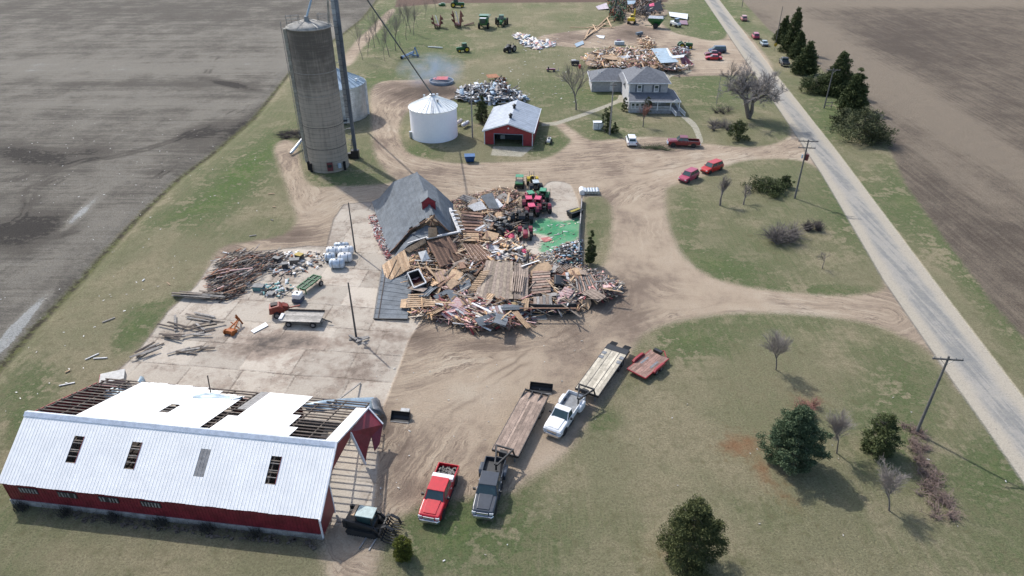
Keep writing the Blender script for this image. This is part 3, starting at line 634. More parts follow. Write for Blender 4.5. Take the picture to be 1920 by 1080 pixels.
M().tube((0, -.6, SH + .8), (0, -.6, SH + 1.7), .5, .35, 12).obj('spout_collar', m_steel, silo)
cb = M()
for a in (0, 1.1, 2.2, 3.3, 4.4, 5.4): cb.tube((.35 * math.cos(a), .35 * math.sin(a) - .2, SH + 1.15), (SR * math.cos(a), SR * math.sin(a), SH + .2), .035, n=5)
cb.obj('cap_cable', m_steel, silo)
tag(M().tube(G(545, 288, .4), G(566, 262, 1.4), .28, n=10).obj('steel_pipe', m_galv), 'short bright steel pipe lying aslant left of the silo foot', 'pipe')

# ---------------------------------------------------------------- elevator leg and spouts
lb = G(668, 296); LH = 36.5
leg = thing('elevator_leg', 'tall slim grain elevator leg rising past the silo, out of the picture', 'grain elevator', lb)
M().box((0, 0, LH / 2), (.6, .45, LH)).obj('casing', mat('leg_casing', (.15, .18, .22), .5, .3, .3, .6), leg)
M().box((-.66, .15, LH / 2 + 4), (.6, .3, LH - 8)).obj('casing', mat('pale_casing', (.42, .45, .47), .5, .3, .3, .6), leg)
for k, z in enumerate(np.arange(1.5, LH, 1.05)):
    M().bar((-.95, -.03, z), (-.3, -.03, z), .07, .12).obj('ladder_rung', m_steel, leg)
m = M(); m.box((-.25, .2, LH + .7), (2.0, 1.0, 1.5)); m.tube((-.25, -.4, LH + 1.2), (-.25, .8, LH + 1.2), .7, n=16); m.obj('head_house', m_galv, leg)
m = M(); m.box((-.1, 0, .8), (1.4, 1.1, 1.5)); m.box((-1.1, .1, .5), (.8, .8, .9)); m.obj('boot', m_black, leg)
m = M(); m.bar((-1.1, .2, 0), (-.3, .1, 4.5), .08, .08); m.bar((-.9, .9, 0), (-.3, .1, 4.5), .08, .08)
for z in (6, 12, 18, 24): m.bar((-.1, 0, z), (-2.2, -2.6, z), .07, .07)
m.obj('brace', m_steel, leg)
LT = lb + Vector((-.2, 0, LH + .3))
bw_ = Vector((-15.9, 135.6, 0)); bg_ = Vector((-38.4, 148.5, 0))
tag(M().tube(LT, bw_ + Vector((0, 0, 8.4)), .14, n=8).obj('grain_spout', mat('spout_grey', (.14, .155, .165), .5, .4)), 'long thin spout sloping down from the elevator to the white bin', 'spout')
tag(M().tube(LT, sc_ + Vector((0, -.6, SH + 1.4)), .17, n=8).obj('grain_spout', m_bluemetal), 'short steep spout dropping onto the concrete silo cap', 'spout')
tag(M().tube(LT + Vector((-.6, 0, 0)), bg_ + Vector((0, 0, 10.0)), .2, n=8).obj('grain_spout', mat('pale_casing', (.4, .4, .4))), 'pale spout reaching down to the galvanised bin behind the silo', 'spout')

# ---------------------------------------------------------------- grain bins
def ribbed(r, h, n, mt, parent, step=.42, amp=.03, name='wall'):
    prof = []; z = 0
    while z < h - .01: prof += [(r, z), (r + amp, min(z + step * .5, h))]; z += step
    prof.append((r, h)); M().lathe([(r, 0)] + prof[1:], n).obj(name, mt, parent, smooth=False)
def bin_(name, lab, c, r, h, rise, mt, rmt, seams):
    b = thing(name, lab, 'grain bin', c); ribbed(r, h, 64, mt, b, *((.8, .012) if seams else (.42, .03)))
    n = 32; cr = .55
    for i in range(n):
        a0, a1 = 2 * math.pi * i / n, 2 * math.pi * (i + 1) / n; am = (a0 + a1) / 2
        f = lambda a, rr, z, lift=0: (rr * math.cos(a), rr * math.sin(a), z + lift)
        m = M(); m.slab([f(a0, r + .18, h - .02), f(a1, r + .18, h - .02), f(a1, cr, h + rise), f(a0, cr, h + rise)], .03)
        m.bar(f(a0, r + .18, h, .03), f(a0, cr, h + rise, .03), .05, .09)
        m.obj('roof_panel', rmt, b)
    M().lathe([(cr + .05, h + rise - .1), (cr + .05, h + rise + .25), (.1, h + rise + .4)], 16).obj('roof_cap', m_galv, b)
    hoop(h - .03, r + .2, th=.03, hh=.05).obj('eave_ring', rmt, b)
    return b
wb = bin_('white_grain_bin', 'squat white round bin with a cone roof, between the silo and the red garage', bw_, 4.75, 6.1, 2.1, m_bin_white, mat('bin_roof_white', (.90, .92, .90), .45, 0, .03, .8), 1)
for k, (a) in enumerate((-1.0, 1.2, 2.5)):
    M().tube((2.2 * math.cos(a), 2.2 * math.sin(a), 7.5), (2.2 * math.cos(a), 2.2 * math.sin(a), 8.0), .22, n=10).obj('roof_vent', m_galv, wb)
M().box((-4.6, -1.7, .8), (.6, .7, 1.2), rz=.35).obj('fan', m_galv, wb)
m = M(); m.bar((.4, -4.95, 6.2), (.1, -.6, 8.1), .3, .05); m.obj('roof_ladder', m_galv, wb)
gb = bin_('galvanised_grain_bin', 'galvanised corrugated bin half hidden behind the concrete silo', bg_, 6.4, 7.3, 3.0, m_galv, m_bluemetal, 0)
M().box((1.7, -6.3, 1.4), (1.3, .15, 1.9), rz=.26).obj('door', m_bluemetal, gb)
m = M(); m.box((2.4, -6.4, .9), (1.8, .8, .1)); [m.bar((1.6 + k * .8, -6.9, 0), (1.6 + k * .8, -6.5, 1.6), .06, .06) for k in range(3)]; m.obj('ladder', m_black, gb)
m = M(); m.bar((6.5, .8, 0), (6.6, .8, 7.4), .08, .4); m.bar((5.3, 1, 8), (6.6, .8, 7.4), .08, .4); m.obj('side_ladder', m_white_paint, gb)
M().tube((5.1, -1.2, 7.9), (5.1, -1.2, 8.4), .25, n=8).obj('roof_vent', m_white_paint, gb)

# ---------------------------------------------------------------- red garage
ga = G(908, 270); gbb = G(999, 274); gR = math.atan2(gbb.y - ga.y, gbb.x - ga.x); gW = (gbb - ga).length - .2; gD = 15.0; gH = 2.75; gP = 4.35
gar = thing('red_garage', 'red garage with a grey-blue gable roof and one wide open doorway', 'garage', ga + Vector((.1, 0, 0)), gR)
dw = (gW * .2, gW * .80)
fw = M()
fw.slab([(0, 0, 0), (dw[0], 0, 0), (dw[0], 0, 2.2), (0, 0, 2.2)], .12); fw.slab([(dw[1], 0, 0), (gW, 0, 0), (gW, 0, 2.2), (dw[1], 0, 2.2)], .12)
fw.slab([(0, 0, 2.2), (gW, 0, 2.2), (gW, 0, gH), (gW / 2, 0, gP - .05), (0, 0, gH)], .12); fw.obj('front_wall', m_red_wall, gar)
for k, x in enumerate((0, gW)): M().box((x, gD / 2, gH / 2), (.12, gD, gH)).obj('side_wall', m_red_wall, gar)
M().slab([(0, gD, 0), (gW, gD, 0), (gW, gD, gH), (gW / 2, gD, gP - .05), (0, gD, gH)], .12).obj('back_wall', m_red_wall, gar)
m_garroof = mat('grey_blue_roofing', (.36, .40, .46), .5, .1, .1, .8)
for sd in (0, 1):
    e = -.35 if sd == 0 else gW + .35; ez = gH - .35 * (gP - gH) / (gW / 2) + .1
    for k in range(15):
        y0 = -.4 + k * (gD + .8) / 15; y1 = y0 + (gD + .8) / 15 - .012; m = M()
        m.slab([(e, y0, ez), (gW / 2, y0, gP + .1), (gW / 2, y1, gP + .1), (e, y1, ez)], .05); m.bar((e, y0, ez + .0), (gW / 2, y0, gP + .1), .03, .04)
        m.obj('roof_panel', m_garroof, gar)
for s_ in (-1, 1):
    x0 = -.38 if s_ < 0 else gW + .38
    M().bar((x0, -.42, gH + .0), (gW / 2, -.42, gP + .08), .06, .26).obj('rake_trim', m_trim, gar)
M().box((gW + .38, gD / 2, gH - .03), (.08, gD + .8, .16)).obj('eave_trim', m_trim, gar); M().box((-.38, gD / 2, gH - .03), (.08, gD + .8, .16)).obj('eave_trim', m_trim, gar)
for x in (0, gW): M().box((x, -.03, 1.3), (.16, .16, 2.6)).obj('corner_trim', m_trim, gar)
fr = M(); fr.box((dw[0], -.03, 1.1), (.12, .16, 2.2)); fr.box((dw[1], -.03, 1.1), (.12, .16, 2.2)); fr.box((gW / 2, -.03, 2.25), (dw[1] - dw[0] + .12, .16, .12)); fr.obj('door_frame', mat('blue_grey_frame', (.22, .25, .31), .6), gar)
M().box((gW / 2, 3.2, 1.1), (dw[1] - dw[0], .06, 2.2)).obj('door', mat('dark_blue_panel', (.03, .045, .06), .5), gar)
M().box((dw[0] + 1.3, 2.6, .8), (.9, .8, .8), rz=.3).obj('stored_box', mat('grey_box', (.3, .32, .34), .6), gar)
M().tube((gW / 2, -.1, 3.45), (gW / 2, -.2, 3.45), .16, n=12).obj('gable_lamp', m_trim, gar)
for y in (3.4, 9.6):
    v = M(); v.tube((gW / 2, y, gP), (gW / 2, y, gP + .5), .28, n=12); v.lathe([(.2, gP + .5), (.42, gP + .6), (.42, gP + .8), (.15, gP + 1.0)], 12, c=(gW / 2, y)); v.obj('roof_ventilator', m_black, gar)
m = M(); m.slab([(.5, gD + .2, gH + .9), (3.0, gD + .2, gH + 1.2), (3.4, gD + 1.0, gH + .9), (.8, gD + 1.2, gH + .5)], .04); m.obj('lifted_sheet', m_white_paint, gar)
# ---------------------------------------------------------------- farmhouse with hipped roofs
m_siding = mat('grey_white_siding', (.46, .46, .47), .7, 0, .12, 2)
ho = G(1178, 212); house = thing('farmhouse', 'two-storey pale farmhouse with dark hipped roofs and a railed front porch', 'house', ho, R(-1))
def hip(m, x0, x1, y0, y1, z, rise, oh=.45, along='x'):
    x0 -= oh; x1 += oh; y0 -= oh; y1 += oh
    if along == 'x': a, b = Vector((x0 + (y1 - y0) / 2, (y0 + y1) / 2, z + rise)), Vector((x1 - (y1 - y0) / 2, (y0 + y1) / 2, z + rise))
    else: a, b = Vector(((x0 + x1) / 2, y0 + (x1 - x0) / 2, z + rise)), Vector(((x0 + x1) / 2, y1 - (x1 - x0) / 2, z + rise))
    c = [Vector((x0, y0, z)), Vector((x1, y0, z)), Vector((x1, y1, z)), Vector((x0, y1, z))]
    if along == 'x': fs = [[c[0], c[1], b, a], [c[2], c[3], a, b], [c[3], c[0], a], [c[1], c[2], b]]
    else: fs = [[c[0], c[1], a], [c[2], c[3], b], [c[3], c[0], a, b], [c[1], c[2], b, a]]
    for f in fs: m.slab(f, .12)
def lapwall(x0, x1, y0, y1, z0, z1, name='wall'):
    m = M(); m.box(((x0 + x1) / 2, (y0 + y1) / 2, (z0 + z1) / 2), (x1 - x0, y1 - y0, z1 - z0)); w_ = m.obj(name, m_siding, house)
    b = M(); z = z0 + .12
    while z < z1 - .1:
        for yy in (y0 - .012, y1 + .012): b.box(((x0 + x1) / 2, yy, z), (x1 - x0 + .04, .02, .14), rx=.12 if yy < y1 else -.12)
        for xx in (x0 - .012, x1 + .012): b.box((xx, (y0 + y1) / 2, z), (.02, y1 - y0, .14))
        z += .24
    b.obj('siding_boards', m_siding, house, kind='stuff'); return w_
HX0, HX1, HY0, HY1, HZ = .3, 8.8, 3.3, 11.8, 5.9
lapwall(HX0, HX1, HY0, HY1, 0, HZ)
m = M(); hip(m, HX0, HX1, HY0, HY1, HZ + .02, 2.5, .55); m.obj('roof', m_shingle2, house)
m = M(); m.box(((HX0 + HX1) / 2, HY0 - .55, HZ - .08), (9.7, .08, .2)); m.box((HX0 - .55, (HY0 + HY1) / 2, HZ - .08), (.08, 9.7, .2)); m.box((HX1 + .55, (HY0 + HY1) / 2, HZ - .08), (.08, 9.7, .2)); m.obj('eave_trim', m_trim, house)
m = M(); m.box((HX0 - .02, HY0 - .02, HZ / 2), (.22, .22, HZ)); m.obj('corner_trim', m_white_paint, house)
for x, y in ((3.2, 8.2), (5.0, 7.5)): M().tube((x, y, HZ + 1.6), (x, y, HZ + 2.7), .12, n=8).obj('vent_pipe', m_black, house)
def window(x, y, z, wd=.75, hh=1.3, sh=True, par=house):
    f = M().box((x, y, z), (wd + .3, .1, hh + .3)).obj('window', m_white_paint, par)
    M().box((x, y - .06, z + hh * .25), (wd, .03, hh * .46)).obj('pane', m_glass, f); M().box((x, y - .06, z - hh * .25), (wd, .03, hh * .46)).obj('pane', mat('curtained_pane', (.4, .42, .45), .2), f)
    if sh:
        for s_ in (-1, 1): M().box((x + s_ * (wd / 2 + .38), y, z), (.34, .08, hh + .2)).obj('shutter', mat('blue_grey_shutter', (.13, .15, .18), .7), par)
window(2.5, HY0 - .05, 4.6); window(6.3, HY0 - .05, 4.6)
# ground floor front room and the wrap-around porch
lapwall(.15, 4.0, 0.3, HY0, 0, 2.7)
m = M(); m.slab([(-.1, -.35, 2.72), (9.4, -.35, 2.72), (9.4, HY0, 3.7), (.3, HY0, 3.7)], .14); m.obj('porch_roof', m_shingle2, house)
m = M(); m.slab([(11.3, -.35, 2.72), (11.3, 8.6, 2.72), (8.8, 8.6, 3.75), (8.8, HY0, 3.75), (9.4, -.35, 2.75)], .14); m.obj('porch_roof', m_shingle2, house)
m = M(); m.box((4.6, -.4, 2.62), (9.6, .08, .22)); m.box((11.33, 4, 2.62), (.08, 8.9, .22)); m.bar((9.4, -.4, 2.62), (11.3, -.4, 2.62), .08, .22); m.slab([(9.3, -.42, 2.66), (10.4, -.42, 3.35), (11.4, -.42, 2.66)], .1); m.obj('porch_trim', m_white_paint, house)
M().box((7.7, 1.8, .35), (7.3, 4.2, .7)).obj('porch_floor', mat('porch_grey', (.3, .3, .31), .7), house)
for x, y in ((4.2, -.2), (6.3, -.2), (9.2, -.2), (11.1, -.2), (11.1, 3.6), (11.1, 7.6)): M().box((x, y, 1.65), (.2, .2, 2.0)).obj('porch_post', m_white_paint, house)
def rail(p, q, n):
    m = M(); p = Vector(p); q = Vector(q)
    for z in (.12, .85): m.bar(p + Vector((0, 0, z)), q + Vector((0, 0, z)), .09, .08)
    for k in range(n + 1): c = p.lerp(q, k / n); m.box(c + Vector((0, 0, .48)), (.045, .045, .75))
    return m.obj('porch_railing', m_white_paint, house)
rail((4.2, -.2, .7), (6.3, -.2, .7), 14); rail((6.3, -.2, .7), (9.2, -.2, .7), 20); rail((11.1, .9, .7), (11.1, 7.6, .7), 40)
rail((9.4, -.3, .7), (10.2, -2.4, .0), 14); rail((11.2, -.3, .7), (12.2, -2.2, .0), 14)
for k in range(4): M().box((10.4 + .1 * k, -.5 - .42 * k, .6 - .16 * k), (1.6, .42, .16), rz=-.3).obj('step', m_found, house)
for x in (.95, 1.9, 3.0): window(x, .22, 1.55, .6, 1.1, False)
d = M().box((5.2, HY0 - .06, 1.75), (.95, .1, 2.05)).obj('door', mat('brown_door', (.2, .11, .07), .5), house)
window(7.0, HY0 - .05, 1.8, 1.0, 1.1, False)
# low wing to the left
WX0, WX1, WY0, WY1 = -6.9, .3, 16.5, 24.5
lapwall(WX0, WX1, WY0, WY1, 0, 2.7); lapwall(.3, 6.5, 11.8, 20, 0, 3.6)
m = M(); hip(m, WX0, WX1 + 3, WY0, WY1, 2.72, 2.0, .5, 'x'); m.obj('wing_roof', m_shingle2, house)
m = M(); hip(m, 0, 6.5, 10, 21, 3.7, 2.2, .4, 'y'); m.obj('wing_roof', m_shingle2, house)
m = M(); m.box(((WX0 + WX1) / 2, WY0 - .5, 2.64), (WX1 - WX0 + .9, .08, .18)); m.box((WX0 - .5, (WY0 + WY1) / 2, 2.64), (.08, 9, .18)); m.obj('eave_trim', m_trim, house)
for x in (-5.2, -4.6): M().tube((x, 19, 3.6), (x, 19, 4.3), .1, n=8).obj('vent_pipe', m_white_paint, house)
m = M(); m.box((-2.0, WY0 - .05, 1.3), (1.0, .1, 2.1)); m.obj('door', m_white_paint, house)

# ---------------------------------------------------------------- poles
m_pole = mat('pole_wood', (.15, .145, .14), .9, 0, .3, 3)
def pole(b, t, lab, arms=(), rad=.15, cat='utility pole', group=None, extra=None, mt=None, name='utility_pole', h=None):
    p, H_ = HT(b, t); H_ = h or H_; r = thing(name, lab, cat, p, 0, group)
    M().tube((0, 0, 0), (0, 0, H_), rad, rad * .65, 10).obj('shaft', mt or m_pole, r)
    for k, (z, L, ang) in enumerate(arms):
        d = Vector((math.cos(R(ang)), math.sin(R(ang)), 0)); c = Vector((0, 0, H_ - z))
        a = M().bar(c - d * L / 2, c + d * L / 2, .12, .14).obj('crossarm', m_pole, r)
        for q in (-.46, -.25, .25, .46): M().tube(c + d * L * q + Vector((0, 0, .07)), c + d * L * q + Vector((0, 0, .28)), .05, .03, 6).obj('insulator', m_found, a)
        m = M(); m.bar(c - d * L * .25, c - Vector((0, 0, .7)), .04, .04); m.bar(c + d * L * .25, c - Vector((0, 0, .7)), .04, .04); m.obj('arm_brace', m_steel, r)
    return r, H_
pole((1718, 812), (1780, 668), 'utility pole with one crossarm standing on the lawn beside the lower road', ((.35, 2.7, -6),), .15, group='utility poles')
r, H_ = pole((1490, 372), (1513, 262), 'utility pole with two crossarms and a red transformer beside the road island', ((.25, 3.1, -6), (1.35, 2.7, -6)), .16, group='utility poles')
M().tube((.35, -.1, H_ - 3.4), (.35, -.1, H_ - 2.4), .27, n=12).obj('transformer', mat('maroon_can', (.15, .035, .035), .5), r)
M().tube((-.4, 0, H_ - 3.1), (-.4, 0, H_ - 2.5), .14, n=10).obj('switch_can', mat('blue_can', (.35, .45, .55), .5), r)
r, H_ = pole((1545, 203), (1558, 128), 'utility pole with a crossarm among the roadside conifers, wooden rack at its foot', ((.4, 3.0, -6),), .16, group='utility poles')
m = M()
for z in (.6, 1.4): m.bar((.1, 0, z), (1.5, -.2, z), .12, .12)
m.bar((1.5, -.2, 0), (1.5, -.2, 1.6), .12, .12); m.obj('rack', m_pole, r)
r, H_ = pole((1454, 82), (1464, 12), 'slim utility pole rising left of the tall roadside conifers, a yellow marker at its foot', (), .13, group='utility poles')
pole((1391, 14), (1393, -40), 'distant utility pole beyond the last roadside car', (), .12, group='utility poles', h=9)
pole((1143, 252), (1146, 155), 'pale pole in the lawn between the path and the farmhouse', ((.5, 1.3, 0),), .16, mt=mat('pale_pole', (.30, .29, .28), .9), group='yard poles')
pole((886, 258), (880, 155), 'grey pole between the white bin and the red garage', (), .15, mt=mat('pale_pole', (.3, .3, .3)), group='yard poles')
r, H_ = pole((668, 632), (655, 530), 'leafless grey pole in the middle of the concrete yard, planks round its foot', (), .13, mt=mat('dark_pole', (.10, .095, .09), .9), group='yard poles')
pole((666, 472), (652, 380), 'grey pole beside the stacked white tanks', (), .12, mt=mat('dark_pole', (.1, .1, .1)), group='yard poles')
pole((991, 508), (991, 472), 'short dark post standing in the middle of the wreckage', (), .12, 'post', 'yard poles', mt=mat('dark_pole', (.1, .1, .1)), name='post')
pole((1108, 330), (1108, 318), 'low post', (), .06) if False else None
pole((1343, 196), (1345, 140), 'thin pale pole on the lawn left of the big bare tree', (), .07, 'pole', mt=mat('pale_pole', (.3, .3, .3)), name='flag_pole')
# planks at the foot of the yard pole
for k, (a, b) in enumerate((((654, 636), (692, 631)), ((656, 630), (676, 641)), ((668, 641), (690, 632)), ((655, 628), (668, 636)), ((678, 643), (690, 644)))):
    tag(M().bar(G(*a, .1 + .09 * k), G(*b, .1 + .09 * k), .3, .08).obj('loose_plank', m_wood_grey), 'pale grey plank lying at the foot of the yard pole', 'plank', 'planks at the yard pole')
m = M(); p0 = G(1436, 70); m = M()
sg = thing('marker_sign', 'yellow marker sign by the utility pole near the tall conifers', 'sign', G(1452, 95))
M().box((0, 0, .9), (.08, .08, 1.8)).obj('post', m_steel, sg); M().box((0, -.06, 1.7), (.9, .04, .9), ry=R(45)).obj('sign_face', mat('sign_yellow', (.62, .42, .05), .6), sg)

# ---------------------------------------------------------------- trees
m_bark = mat('grey_bark', (.20, .175, .155), .95, 0, .3, 4)
m_twig = mat('twigs', (.20, .175, .16), .95, 0, .2, 3)
m_twig_red = mat('reddish_twigs', (.30, .15, .12), .95, 0, .2, 3)
m_twig_dark = mat('dark_twigs', (.10, .085, .08), .95, 0, .2, 3)
def bare_tree(name, lab, p, h, spread=.5, seed=1, levels=5, twig=m_twig, bark=m_bark, trunk=None, group=None, lean=0, nb=3, cat='tree', rz=0, dense=1.0, low=.28, fork=1, tr=1.0):
    rd = random.Random(seed); root = thing(name, lab, cat, p, rz, group); T = M(); C = M(); tr0 = (trunk or h * .022)
    def grow(q, d, L, r, lv):
        n = 3 if lv < 2 else 2; pts = [q]
        for k in range(n):
            d = (d + Vector((rd.gauss(0, .13), rd.gauss(0, .13), rd.gauss(.02, .08)))).normalized(); pts.append(pts[-1] + d * (L / n))
        tgt = T if lv < 2 else C
        for k in range(n):
            ra = r * (1 - .35 * k / n); rb_ = r * (1 - .35 * (k + 1) / n)
            tgt.tube(pts[k], pts[k + 1], ra, rb_, 7 if lv < 2 else 3, cap=False)
        if lv >= levels: return
        m_ = nb + (1 if lv > 0 else 0)
        for j in range(int(round(m_ * (dense if lv > 1 else 1)))):
            f = (j + 1) / m_ if lv > 0 else 1 - rd.random() * .35
            k = min(int(f * n), n - 1); base = pts[k].lerp(pts[k + 1], min(f * n - k, 1)) if f < 1 else pts[-1]
            az = rd.random() * 6.28; sp = spread * rd.uniform(.6, 1.35)
            a = d.orthogonal().normalized(); b = d.cross(a)
            nd_ = (d * math.cos(sp) + (a * math.cos(az) + b * math.sin(az)) * math.sin(sp)); nd_.z += .12; nd_.normalize()
            grow(base, nd_, L * rd.uniform(.6, .82), max(r * .55, h * .0011), lv + 1)
    first = h * low
    for f in range(fork):
        a = 6.28 * f / max(fork, 1); d = Vector((.35 * math.cos(a), .35 * math.sin(a), 1)).normalized() if fork > 1 else Vector((lean, 0, 1)).normalized()
        grow(Vector((0, 0, -.05)), d, first, tr0 * tr, 0)
    T.obj('trunk', bark, root, smooth=True); C.obj('crown', twig, root)
    zs = max(v[2] for v in C.v)
    k = h / zs
    for c in root.children: c.data.transform(Matrix.Scale(k, 4))
    return root
def bt(b, t, *a, **k):
    p, h = HT(b, t); return bare_tree(a[0], a[1], p, h, *a[2:], **k)
m_needle = {}
def leafmat(nm, c1, c2):
    if nm in m_needle: return m_needle[nm]
    t = NT(nm); ri = t.geo(8) if False else t.n('NewGeometry').outputs['Random Per Island']
    t.put(t.b.inputs['Base Color'], t.mix(ri, c1, c2)); t.b.inputs['Roughness'].default_value = .8; t.b.inputs['Specular IOR Level'].default_value = .2
    m_needle[nm] = t.mat; return t.mat
GRN = leafmat('spruce_needles', (.03, .045, .018), (.105, .125, .05))
BLU = leafmat('pine_needles', (.03, .055, .028), (.125, .165, .09))
OLV = leafmat('juniper_needles', (.04, .05, .025), (.13, .14, .07))
YEL = leafmat('arborvitae_leaves', (.05, .065, .012), (.15, .16, .03))
def evergreen(name, lab, p, h, w_, prof, mt, seed=1, nclump=170, leaf=.16, per=60, group=None, cat='tree', rough=.2, trunk=True, base=.05, squash=1.0, tiers=0, rz=0, cf=1.0):
    r = np.random.RandomState(seed); root = thing(name, lab, cat, p, rz, group)
    xs = [a for a, b in prof]; ys_ = [b for a, b in prof]
    phase = r.rand(6) * 6.28
    u = r.rand(nclump * 8); hz = base + (1 - base) * u; keep = r.rand(len(hz)) < np.interp(hz, xs, ys_) ** 1.0 * 1.1 + .06; hz = hz[keep][:nclump]
    n = len(hz); az = r.rand(n) * 6.28; rr = np.interp(hz, xs, ys_) * w_ / 2
    lump = 1 + rough * (np.sin(az * 3 + phase[0] + hz * 5) * .5 + np.sin(az * 5 + phase[1] - hz * 9) * .35 + np.sin(az * 2 + phase[2] + hz * 14) * .3)
    if tiers: lump *= .82 + .3 * ((hz * tiers + .1 * np.sin(az * 3)) % 1 < .55)
    q = r.rand(n) ** .45 * r.uniform(.82, 1.08, n); cx = rr * lump * q * np.cos(az); cy = rr * lump * q * np.sin(az); cz = hz * h
    cs = cf * (.10 + .11 * r.rand(n)) * w_ * (.55 + .45 * np.interp(hz, xs, ys_))
    N = n * per; ci = np.repeat(np.arange(n), per)
    off = r.normal(size=(N, 3)); off /= np.linalg.norm(off, axis=1)[:, None]; off *= (r.rand(N) ** .5)[:, None] * cs[ci][:, None]; off[:, 2] *= .62 * squash
    c = np.stack([cx, cy, cz], 1)[ci] + off; c[:, 2] = np.maximum(c[:, 2], .03)
    out = np.stack([np.cos(az), np.sin(az), np.zeros(n) + .25], 1)[ci]
    d1 = r.normal(size=(N, 3)) * .7 + out; d1 /= np.linalg.norm(d1, axis=1)[:, None]
    d2 = np.cross(d1, r.normal(size=(N, 3))); d2 /= np.linalg.norm(d2, axis=1)[:, None]
    L = leaf * r.uniform(.7, 1.4, N)[:, None]; wv = L * .42
    V = np.stack([c - d2 * wv * .5, c + d1 * L - d2 * wv * .1, c + d1 * L * .8 + d2 * wv * .6, c + d2 * wv * .4], 1).reshape(-1, 3)
    me = bpy.data.meshes.new('crown'); me.vertices.add(len(V)); me.loops.add(len(V)); me.polygons.add(N)
    me.vertices.foreach_set('co', V.astype(np.float32).ravel()); me.loops.foreach_set('vertex_index', np.arange(len(V), dtype=np.int32)); me.polygons.foreach_set('loop_start', np.arange(0, len(V), 4, dtype=np.int32))
    me.update(); me.materials.append(mt); link(me, 'crown', root)
    T = M(); T.tube((0, 0, -.05), (0, 0, h * .9), max(w_ * .035, .06), .03, 8)
    for k in range(34):
        z = h * r.uniform(max(base, .05), .85); a = r.rand() * 6.28; L_ = np.interp(z / h, xs, ys_) * w_ / 2 * .8; T.tube((0, 0, z - .1), (L_ * math.cos(a), L_ * math.sin(a), z + .1 * L_), .035, .01, 4, cap=False)
    T.obj('trunk', m_bark, root); return root
CONE = [(0, .75), (.08, 1), (.3, .86), (.6, .52), (.85, .22), (1, .04)]
DOME = [(0, .7), (.12, .95), (.35, 1), (.6, .86), (.8, .6), (.93, .35), (1, .1)]
EGG = [(0, .75), (.2, 1), (.5, .93), (.75, .68), (.92, .36), (1, .08)]
COL = [(0, .7), (.1, 1), (.6, .95), (.85, .6), (1, .05)]
def ev(b, t, wpx, name, lab, prof, mt, **k):
    p, h = HT(b, t); dd = p.y * math.cos(TH) + CAMH * math.sin(TH); w_ = wpx / F * dd
    return evergreen(name, lab, p, h * k.pop('hs', 1), w_, prof, mt, **k)
ev((1480, 868), (1495, 768), 94, 'pine_tree', 'large blue-green pine on the lower lawn, rusty needles spilled to its left', EGG, BLU, seed=4, nclump=270, per=170, leaf=.14, rough=.45, base=.07, cf=.72)
ev((1288, 1056), (1282, 944), 106, 'juniper_tree', 'broad dark olive juniper at the bottom edge of the lawn', EGG, leafmat('juniper2', (.033, .045, .018), (.115, .125, .048)), seed=9, nclump=270, per=170, leaf=.125, rough=.4, base=.03, cf=.75)
ev((1644, 846), (1645, 778), 60, 'spruce_tree', 'small round dark spruce on the lawn between the pine and the roadside pole', EGG, GRN, seed=12, nclump=150, per=80, leaf=.15, rough=.16, base=.02, tiers=7)
ev((757, 1044), (757, 1006), 34, 'round_shrub', 'small round yellow-green clipped shrub near the front of the red pickup', DOME, YEL, seed=2, nclump=150, per=90, leaf=.09, rough=.03, base=.0, cat='shrub')
for i, (b, t, wp, lab) in enumerate((((1482, 97), (1477, 14), 34, 'tallest dark conifer of the roadside row, at its far end'), ((1466, 80), (1462, 30), 26, 'narrow conifer on the road side of the tallest one'), ((1494, 110), (1490, 60), 28, 'mid-height conifer between the tallest and the bushy one'),
        ((1508, 138), (1513, 78), 40, 'bushy conifer beside the parked grey pickup'), ((1566, 176), (1566, 99), 56, 'wide dark conifer behind the roadside pole'), ((1596, 206), (1601, 130), 46, 'pointed conifer nearest the toppled brush'))):
    ev(b, t, wp * 1.1, 'conifer_tree', lab, CONE, GRN, seed=20 + i, nclump=300, per=55, leaf=.34, rough=.2, group='conifers along the road', tiers=9, base=.02)
ev((1528, 172), (1522, 142), 56, 'evergreen_bush', 'low dark evergreen bush left of the wide conifer by the road', DOME, GRN, seed=31, nclump=120, per=55, leaf=.28, cat='bush', group='evergreen bushes by the road')
ev((1560, 170), (1562, 136), 66, 'evergreen_bush', 'low dark evergreen bush at the foot of the wide conifer', DOME, OLV, seed=32, nclump=120, per=55, leaf=.28, cat='bush', group='evergreen bushes by the road')
ev((1612, 262), (1618, 205), 86, 'fallen_tree', 'toppled loose evergreen spilling towards the ploughed field', DOME, OLV, seed=33, nclump=130, per=55, leaf=.3, rough=.5, cat='fallen tree', group='toppled evergreens')
ev((1580, 232), (1566, 205), 44, 'fallen_tree', 'small olive evergreen leaning at the road edge', DOME, OLV, seed=34, nclump=60, per=50, leaf=.3, rough=.5, cat='fallen tree', group='toppled evergreens')
ev((1640, 268), (1645, 240), 50, 'fallen_tree', 'low end of the toppled evergreen lying at the field edge', DOME, OLV, seed=35, nclump=50, per=45, leaf=.3, rough=.5, cat='fallen tree', group='toppled evergreens')
ev((1440, 356), (1432, 324), 66, 'fallen_tree', 'dark uprooted evergreen lying on the road island', DOME, GRN, seed=36, hs=.65, nclump=100, per=60, leaf=.2, rough=.5, cat='fallen tree')
ev((1471, 350), (1468, 328), 24, 'evergreen_clump', 'small torn evergreen clump at the right of the uprooted one', DOME, GRN, seed=37, nclump=35, per=60, leaf=.2, rough=.5, cat='bush')
ev((1381, 262), (1381, 226), 36, 'evergreen_bush', 'dark juniper bush on the house lawn beside the tangled shrub', EGG, GRN, seed=38, nclump=70, per=60, leaf=.22, rough=.4, cat='bush')
